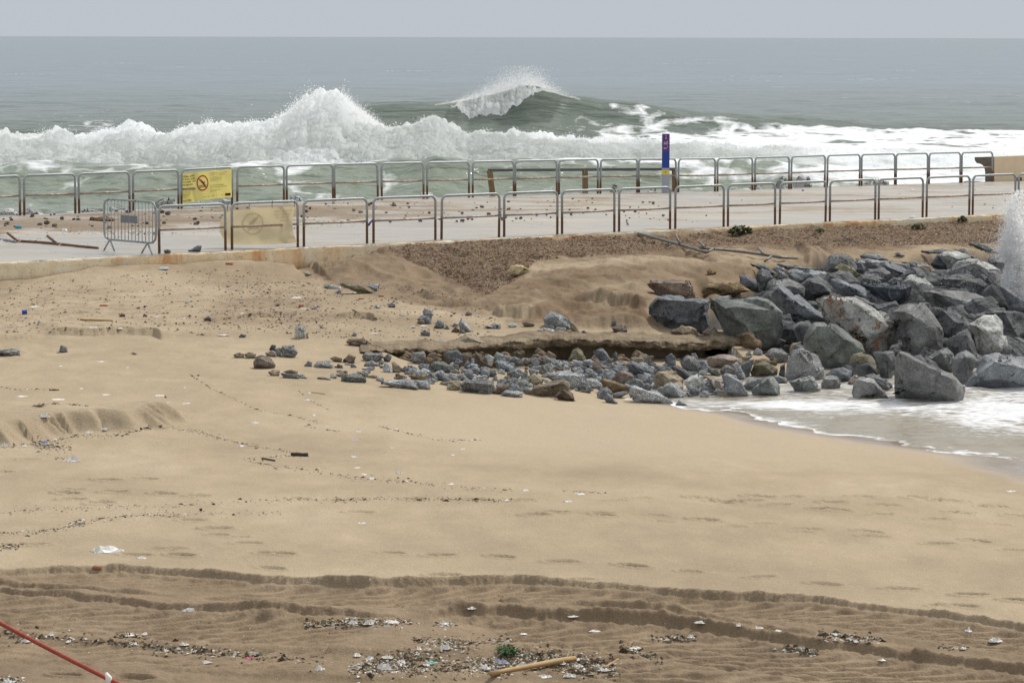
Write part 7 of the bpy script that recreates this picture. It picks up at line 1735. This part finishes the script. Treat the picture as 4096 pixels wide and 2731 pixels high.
SCR = [('J', 730, 805, 84, 10), ('J', 440, 838, 22, 10), ('J', 924, 849, 22, 8), ('J', 1332, 994, 26, 14), ('J', 585, 1000, 28, 12), ('J', 150, 1056, 96, 12), ('J', 420, 1079, 110, 8), ('J', 760, 1044, 80, 8), ('J', 1150, 1050, 80, 12), ('J', 1345, 1108, 64, 12),
       ('J', 1218, 1098, 50, 24), ('J', 318, 1195, 90, 40), ('J', 645, 1315, 60, 14), ('J', 762, 1294, 50, 22), ('J', 1845, 1246, 66, 16), ('J', 2237, 1033, 30, 12), ('J', 2230, 1082, 70, 12), ('J', 2272, 1193, 28, 12), ('J', 1745, 1416, 60, 16), ('J', 2145, 343, 80, 12),
       ('J', 2195, 422, 60, 10), ('J', 1610, 614, 100, 10), ('J', 675, 556, 60, 18), ('J', 865, 566, 46, 14), ('J', 1140, 478, 50, 12), ('J', 1750, 457, 46, 8), ('J', 250, 408, 90, 14), ('J', 1330, 495, 34, 12),
       ('K', 484, 17, 36, 14), ('K', 20, 92, 40, 18), ('K', 110, 93, 30, 12), ('K', 335, 158, 80, 22), ('K', 495, 570, 180, 34), ('K', 650, 606, 48, 16), ('K', 1110, 95, 36, 10), ('K', 1645, 26, 26, 12), ('K', 1625, 143, 36, 12), ('K', 1795, 102, 26, 10), ('K', 2125, 108, 24, 8), ('K', 2080, 135, 20, 6),
       ('K', 1640, 194, 46, 6), ('K', 1832, 216, 36, 20), ('K', 1866, 255, 26, 10), ('K', 1705, 243, 42, 12), ('K', 1672, 224, 26, 8), ('K', 2072, 268, 30, 8), ('K', 1665, 447, 44, 12), ('K', 866, 846, 60, 22), ('K', 120, 986, 50, 26), ('K', 236, 956, 26, 24), ('K', 315, 990, 26, 14),
       ('K', 760, 1030, 20, 30), ('K', 848, 1003, 50, 18), ('K', 590, 960, 60, 18), ('K', 665, 956, 34, 14), ('K', 1640, 1054, 40, 20), ('K', 1700, 1068, 50, 20), ('K', 1780, 1060, 60, 26), ('K', 1765, 1110, 80, 34), ('K', 1470, 1114, 50, 30), ('K', 1620, 905, 50, 20), ('K', 1700, 905, 60, 24),
       ('K', 1795, 900, 90, 20), ('K', 2045, 908, 70, 22), ('K', 2045, 1014, 60, 42), ('K', 1925, 1022, 26, 20), ('K', 2165, 838, 50, 14), ('K', 1840, 1085, 50, 20), ('K', 2230, 1112, 80, 26), ('K', 40, 1175, 70, 26),
       ('L', 60, 297, 36, 10), ('L', 310, 314, 54, 10), ('L', 254, 347, 44, 14), ('L', 2288, 301, 60, 10), ('L', 300, 1100, 60, 24), ('L', 230, 1090, 36, 18), ('L', 60, 1100, 90, 26), ('L', 420, 1120, 50, 18), ('L', 270, 1145, 70, 28), ('L', 150, 1150, 80, 24), ('L', 820, 968, 44, 24), ('L', 560, 1020, 70, 14),
       ('L', 870, 903, 80, 12), ('L', 1130, 927, 50, 16), ('L', 1040, 915, 26, 20), ('L', 1225, 941, 36, 8), ('L', 380, 942, 70, 12), ('L', 280, 875, 70, 10), ('L', 1480, 957, 40, 14), ('L', 1580, 990, 26, 12), ('L', 2095, 940, 36, 22), ('L', 2220, 985, 70, 26), ('L', 2075, 1022, 40, 12), ('L', 1700, 1075, 40, 12), ('L', 45, 955, 50, 10),
       ('G', 1520, 338, 60, 30), ('G', 1690, 430, 90, 10), ('G', 1265, 496, 90, 8), ('G', 500, 188, 12, 6), ('G', 620, 190, 100, 8), ('G', 1100, 148, 80, 16), ('G', 1610, 440, 60, 16), ('G', 1850, 560, 70, 50)]
SCR.sort(key=lambda s: (s[2] / CR[s[0]][2] + CR[s[0]][1]))
zn = {}
for k, (c, x, y, w_, h_) in enumerate(SCR):
    (sx, sy), = sp(c, [(x, y)]); cs_ = CR[c][2]
    z = 'upper beach' if sy < 1500 else 'sand left of the middle' if sy < 2050 and sx < 1200 else 'smooth middle sand' if sy < 2050 else 'sand above the tyre tracks' if sy < 2330 else 'tyre-tracked foreground'
    zn.setdefault(z, []).append((sx, sy, w_ / cs_, h_ / cs_, k))
for z, L_ in zn.items():
    L_.sort()
    for i, (sx, sy, w_, h_, k) in enumerate(L_):
        crumple(sx, sy, w_, h_ * 1.1, wt_ if k % 3 else M['plastic_white'], f"crumpled {'whitish rag' if k % 3 else 'white plastic scrap'}, {ordn(i + 1)} from the left on the {z}", seed=k)
crumple(*sp('K', [(1148, 1066)])[0], 34, 12, mat_plain('pink', lin(200, 86, 130), 0.6), 'bright pink plastic scrap in the tracked foreground', seed=1)
crumple(*sp('K', [(1982, 1086)])[0], 48, 14, mat_plain('teal', lin(120, 186, 176), 0.6), 'pale teal plastic sheet scrap in the foreground litter', seed=2)
crumple(*sp('K', [(2295, 1128)])[0], 84, 22, mat_plain('bluebag', lin(110, 150, 196), 0.5), 'light blue plastic bag piece at the bottom litter heap', seed=3)
crumple(*sp('K', [(2300, 1082)])[0], 66, 34, mat_plain('clearbag', lin(168, 174, 196), 0.4), 'crumpled greyish clear bag at the bottom litter heap', seed=4)
crumple(*sp('K', [(210, 76)])[0], 26, 10, mat_plain('blue_bit', lin(96, 128, 190), 0.6), 'light blue scrap in the wrack below the sand shelf', seed=5)
crumple(*sp('K', [(1628, 65)])[0], 26, 6, mat_plain('violet', lin(196, 150, 214), 0.6), 'violet plastic strip on the smooth middle sand', seed=6)
crumple(*sp('J', [(1198, 1062)])[0], 12, 10, mat_plain('crimson', lin(150, 50, 70), 0.6), 'tiny crimson scrap near the sand shelf', seed=7)
# seaweed tuft, canes, sticks, bucket, bottle, bricks
def weed(c, x, y, w_, h_, label):
    (sx, sy), = sp(c, [(x, y)]); g = hit(sx, sy, Zg); s = g.y / FPX / CR[c][2]; mb = MB()
    for k in range(90):
        a = rd.uniform(0, 3.14); L = h_ * s * rd.uniform(0.5, 1.0); b_ = g + Vector((rd.uniform(-.5, .5) * w_ * s, rd.uniform(-.1, .1), 0)); mb.tube([b_, b_ + Vector((math.cos(a) * L * .3, rd.uniform(-.05, .05), L * .6)), b_ + Vector((math.cos(a) * L * .9, rd.uniform(-.1, .1), L * rd.uniform(.4, .9)))], [0.006, 0.005, 0.002], 3)
    o = mb.build('seaweed_tuft', M['leaf'], origin=g); tag(o, label, 'seaweed')
weed('K', 2330, 1050, 70, 50, 'tangled green weed tuft at the bottom litter heap')
def stick(c, a, b, r, mat, label, name='stick', cat='stick', lift=0.0):
    A = hit(*sp(c, [a])[0], Zg); B = hit(*sp(c, [b])[0], Zg); n = 7; pts = []
    gmax = max(ground_at(A.lerp(B, k / (n - 1)).x, A.lerp(B, k / (n - 1)).y) - A.lerp(B, k / (n - 1)).z for k in range(n))
    for k in range(n):
        p = A.lerp(B, k / (n - 1)); p.z += max(gmax, 0) * 0.7 + r * 0.6 + lift * 0.3; pts.append(p + Vector((0, 0.01 * rd.uniform(-1, 1), 0)))
    o = MB().tube(pts, [r * rd.uniform(0.85, 1.1) for _ in pts], 7).build(name, mat, origin=A, smooth=True); tag(o, label, cat); return o
cane = mat_plain('dry_cane', lin(164, 134, 88), 0.7, 0, 10, 0.2)
stick('L', (-95, 1165), (290, 1092), 0.022, cane, 'long dry cane lying in the bottom litter heap', 'cane', 'cane', 0.03)
stick('L', (425, 1118), (488, 1080), 0.008, cane, 'thin pale twig right of the long cane')
stick('K', (1340, 140), (1414, 143), 0.028, M['darkstick'], 'dark straight stick on the smooth sand left of the middle')
stick('K', (1203, 155), (1262, 166), 0.012, M['darkstick'], 'short thin dark stick left of the thicker one')
stick('J', (580, 508), (815, 516), 0.018, cane, 'thin brown cane on the upper beach right of the blue pot')
stick('G', (740, 1005), (855, 1020), 0.008, cane, 'thin yellowish twig next to a white rag on the smooth sand')
def bucket():
    g = hit(*sp('J', [(177, 466)])[0], Zg); r = 20 * g.y / FPX / 1.809 * 1.0; mb = MB()
    ax = Vector((1, 0.25, 0)).normalized(); c0 = g + Vector((0, 0, r * 0.9)) - ax * r * 0.85
    mb.tube([c0, c0 + ax * r * 0.12, c0 + ax * r * 0.13, c0 + ax * r * 1.6, c0 + ax * r * 1.61, c0 + ax * r * 1.75], [r * .95, r * .95, r * .78, r * .72, r * .88, r * .88], 20)
    o = mb.build('plastic_pot', mat_plain('pot_blue', lin(24, 64, 176), 0.35, 0, 6, 0.1), origin=g, smooth=False); tag(o, 'blue plastic pot lying on its side at the far left', 'pot')
bucket()
for c, x, y, w_, h_, lb in [('J', 750, 400, 60, 12, 'flat reddish brick piece in the middle of the left upper beach'), ('J', 1660, 98, 60, 16, 'reddish brick piece below the orange stained wall'), ('G', 652, 262, 46, 18, 'rounded red brick piece beside the grey stone cluster'),
                            ('G', 1165, 202, 50, 12, 'small reddish brick piece near the large embedded stone'), ('G', 1335, 180, 46, 14, 'orange brick fragment right of the light angular stone'), ('K', 446, 655, 44, 14, 'reddish brick fragment just above the tyre tracks')]:
    lump('brick_piece', c, [(x - w_ / 2, y), (x - w_ / 2.4, y - h_ / 2), (x + w_ / 2.4, y - h_ / 2), (x + w_ / 2, y), (x + w_ / 2.5, y + h_ / 2), (x - w_ / 2.5, y + h_ / 2)], mat_plain('brick_red', lin(150, 88, 62), 0.9, 0, 12, 0.2), lb, 'brick', deck=False, rough=0.6, seed=int(x))
lump('plastic_bottle', 'A', [(1358, 1440), (1365, 1430), (1425, 1428), (1446, 1436), (1425, 1450), (1362, 1454)], mat_plain('bottle_clear', lin(190, 200, 206), 0.2, 0, 6, 0.1), 'clear crushed bottle on the sand at the foot of the wall', 'bottle', deck=False, rough=0.6, seed=12)
lump('boulder', 'C', [(85, 1460), (95, 1418), (150, 1408), (200, 1412), (250, 1440), (245, 1475), (150, 1498), (90, 1495)], mat_plain('limestone', lin(186, 168, 130), 0.9, 0, 6, 0.25, 0.01), 'pale yellowish limestone block alone on the sand bank', 'stone', deck=False, rough=1.5, seed=13)
lump('stone', 'B', [(455, 1478), (475, 1464), (505, 1466), (528, 1494), (500, 1502)], mat_plain('palestone', lin(158, 152, 140), 0.9, 0, 8, 0.2, 0.01), 'pale stone in the gully below the wall crack', 'stone', deck=False, seed=14)
for i, (x, y, w_, h_) in enumerate([(1435, 906, 24, 10), (1855, 1150, 34, 8), (1600, 1030, 26, 10), (285, 1128, 60, 16), (390, 1010, 80, 12)]):
    lump('driftwood', 'J', [(x - w_ / 2, y), (x - w_ / 3, y - h_ / 2), (x + w_ / 3, y - h_ / 2), (x + w_ / 2, y), (x, y + h_ / 2)], M['driftwood'], f'small dark driftwood bit, {ordn(i + 1)} of five on the sand left of the middle', 'driftwood', deck=False, rough=2, seed=20 + i)
lump('driftwood', 'K', [(915, 382), (928, 380), (930, 392), (918, 394)], M['darkstick'], 'round dark lump alone on the sand left of the middle', 'driftwood', deck=False, seed=33)

# ------------------------------------------------------------------ red rope in the lower left
def rope():
    A = at(-260, 2350, 20.9); B = at(490, 2733, 19.6); d = (B - A)
    E = B + d * 0.42
    pts = []
    n = 40
    for k in range(n + 1):
        f = k / n; p = A.lerp(E, f); p.z -= 0.02 * math.sin(math.pi * f); pts.append(p)
    o = MB().tube(pts, 0.0165, 8).build('rope', mat_plain('red_rope', lin(156, 66, 48), 0.75, 0, 30, 0.35, 0.006), origin=A, smooth=True)
    tag(o, 'taut red rope crossing the lower left corner', 'rope')
    K_ = A.lerp(B, (440 + 260) / 750.0)
    mb = MB(); mb.tube([K_ + Vector((-0.02, -0.01, 0.03)), K_ + Vector((0, -0.03, 0)), K_ + Vector((0.0, -0.02, -0.05)), K_ + Vector((-0.015, -0.02, -0.09))], [0.012, 0.024, 0.018, 0.010], 7)
    k2 = mb.build('rag', wt_, origin=K_, smooth=True); tag(k2, 'small white rag knotted on the red rope', 'rag')
    for p, nm in ((A, 'upper left'), (E, 'lower')):
        g = Vector((p.x, p.y, -5.1)); s = MB().tube([g, Vector((p.x, p.y, p.z + 0.12))], 0.03, 8).build('stake', M['wood'], origin=g); tag(s, f'wooden stake holding the {nm} end of the red rope', 'stake')
rope()

# ------------------------------------------------------------------ swash: thin foamy water between sand and boulders
def swash():
    xs = np.linspace(-1.0, 16.0, 560); ysw = np.concatenate([np.arange(33.5, 50, 0.045)])
    X, Y = np.meshgrid(xs, ysw)
    Z = -5.600 + 0.012 * fbm(X * 0.8, Y * 2.0, 501, 3)
    t = X / Y
    wave = sstep(4.0, 9.0, X) * (0.14 * np.exp(-((Y - (42.0 + 0.35 * (X - 6))) / 0.7) ** 2) + 0.06 * np.exp(-((Y - 39.3 - 0.1 * (X - 6)) / 0.3) ** 2)) * (1 + 0.5 * fbm(X, Y, 502, 3))
    Z += wave + 0.03 * sstep(3, 7, X) * fbm(X * 1.5, Y * 3, 503, 4)
    jj = np.clip(np.searchsorted(tc, t.ravel()), 1, len(tc) - 1); ii = np.clip(np.searchsorted(-Dr, -Y.ravel()), 1, len(Dr) - 1)
    gz = Zg[ii, jj].reshape(X.shape); depth = Z - gz
    px = 2048 + t * FPX; py = 149 - Z / Y * FPX
    fo = 0.38 + 0.32 * fbm(X * 0.35, Y * 0.9, 504, 3)
    fo += 0.35 * np.exp(-((py - 1625 - 0.03 * (px - 3000)) / 45) ** 2) * sstep(2900, 3200, px) + 0.5 * sstep(3750, 4000, px) * np.exp(-((py - 1650) / 110) ** 2)
    fo += 0.55 * np.exp(-(np.maximum(depth, 0) / 0.006) ** 2) 
    band = np.exp(-((py - np.interp(px, [2600, 3000, 3400, 4096], [1600, 1640, 1700, 1800])) / 14) ** 2); fo -= 0.20 * band
    fo -= 0.25 * sstep(1700, 1790, py) * (1 - sstep(0.0, 1, np.exp(-(np.maximum(depth, 0) / 0.012) ** 2)))
    M['swash'] = mat_water('swash_water', lin(148, 140, 124), 5.2, (0.30, 1.6, 1.0), 0.22, [(2.5, (0.5, 1.4, 1), 0.05)], 0.5, None, 2.6)
    o = grid_mesh('swash_water', X, Y, np.where(depth < -0.02, gz - 0.03, Z), M['swash'], {'foam': np.clip(fo, 0, 1.2)}); tag(o, kind='structure')
swash()
# foamy surge and burst of spray at the right edge
def splash():
    rs_ = np.random.RandomState(5); pts = []
    D0 = hit(4060, 1180, Zplace).y - 0.6
    prof = [(770, 26, .05), (850, 40, .14), (900, 48, .3), (960, 52, .6), (1050, 62, .95), (1150, 56, 1), (1250, 44, .95), (1330, 26, .8), (1390, 34, .9), (1430, 44, .8), (1480, 30, .2)]
    py = [p[0] for p in prof]
    for k in range(190000):
        y = rs_.uniform(760, 1480); wd = np.interp(y, py, [p[1] for p in prof]); dn = np.interp(y, py, [p[2] for p in prof])
        if rs_.rand() > dn: continue
        n_ = vnoise(np.array([y * 0.02]), np.array([0.5]), 9)[0]
        left = 4096 - wd * 1.35 - 18 * n_
        x = left + abs(rs_.normal(0, 1)) * wd * 0.9 - rs_.exponential(14) * (0.4 + 0.6 * (y < 1050)) + 6
        if x > 4230: continue
        q = (x - left) / wd
        D = D0 + rs_.normal(0, 0.25) - 0.25 * max(0, min(q, 2))
        p = at(x, y, D); pts.append((p.x, p.y, p.z, (rs_.uniform(0.004, 0.012) if q < 0.3 else rs_.uniform(0.008, 0.022))))
    for k in range(2600):
        x = 4096 - rs_.exponential(130); y = rs_.uniform(900, 1500)
        p = at(x, y, D0 - rs_.uniform(0, 1.0)); pts.append((p.x, p.y, p.z, rs_.uniform(0.004, 0.010)))
    spray('splash_spray', pts, 'tall burst of white spray beating up behind the boulders at the right edge')
    # solid core of the jet
    return
    V = []; F = []; nr, nc = 90, 40
    for j in range(nr):
        y = 880 + (1430 - 880) * j / (nr - 1); wd = np.interp(y, py, [p[1] for p in prof])
        for i in range(nc):
            a = 2 * math.pi * i / nc; c = at(4096 + 8, y, D0); r = wd * 0.45 * D0 / FPX * (1 + 0.0)
            nz = mnoise.fractal(Vector((math.cos(a) * 1.2, math.sin(a) * 1.2, y * 0.02)), 0.7, 2.1, 5)
            rr = r * (1 + 0.55 * nz); V.append((c.x + rr * math.cos(a) * 1.2, c.y + rr * math.sin(a) * 0.8, c.z + 0.1 * nz))
    for j in range(nr - 1):
        for i in range(nc): F.append((j * nc + i, j * nc + (i + 1) % nc, (j + 1) * nc + (i + 1) % nc, (j + 1) * nc + i))
    F.append(tuple(range(nc - 1, -1, -1))); F.append(tuple((nr - 1) * nc + i for i in range(nc)))
    o = mesh_obj('splash_jet', V, F, M['foam'], smooth=True); tag(o, 'dense white core of the spray burst at the right edge', kind='stuff')
splash()
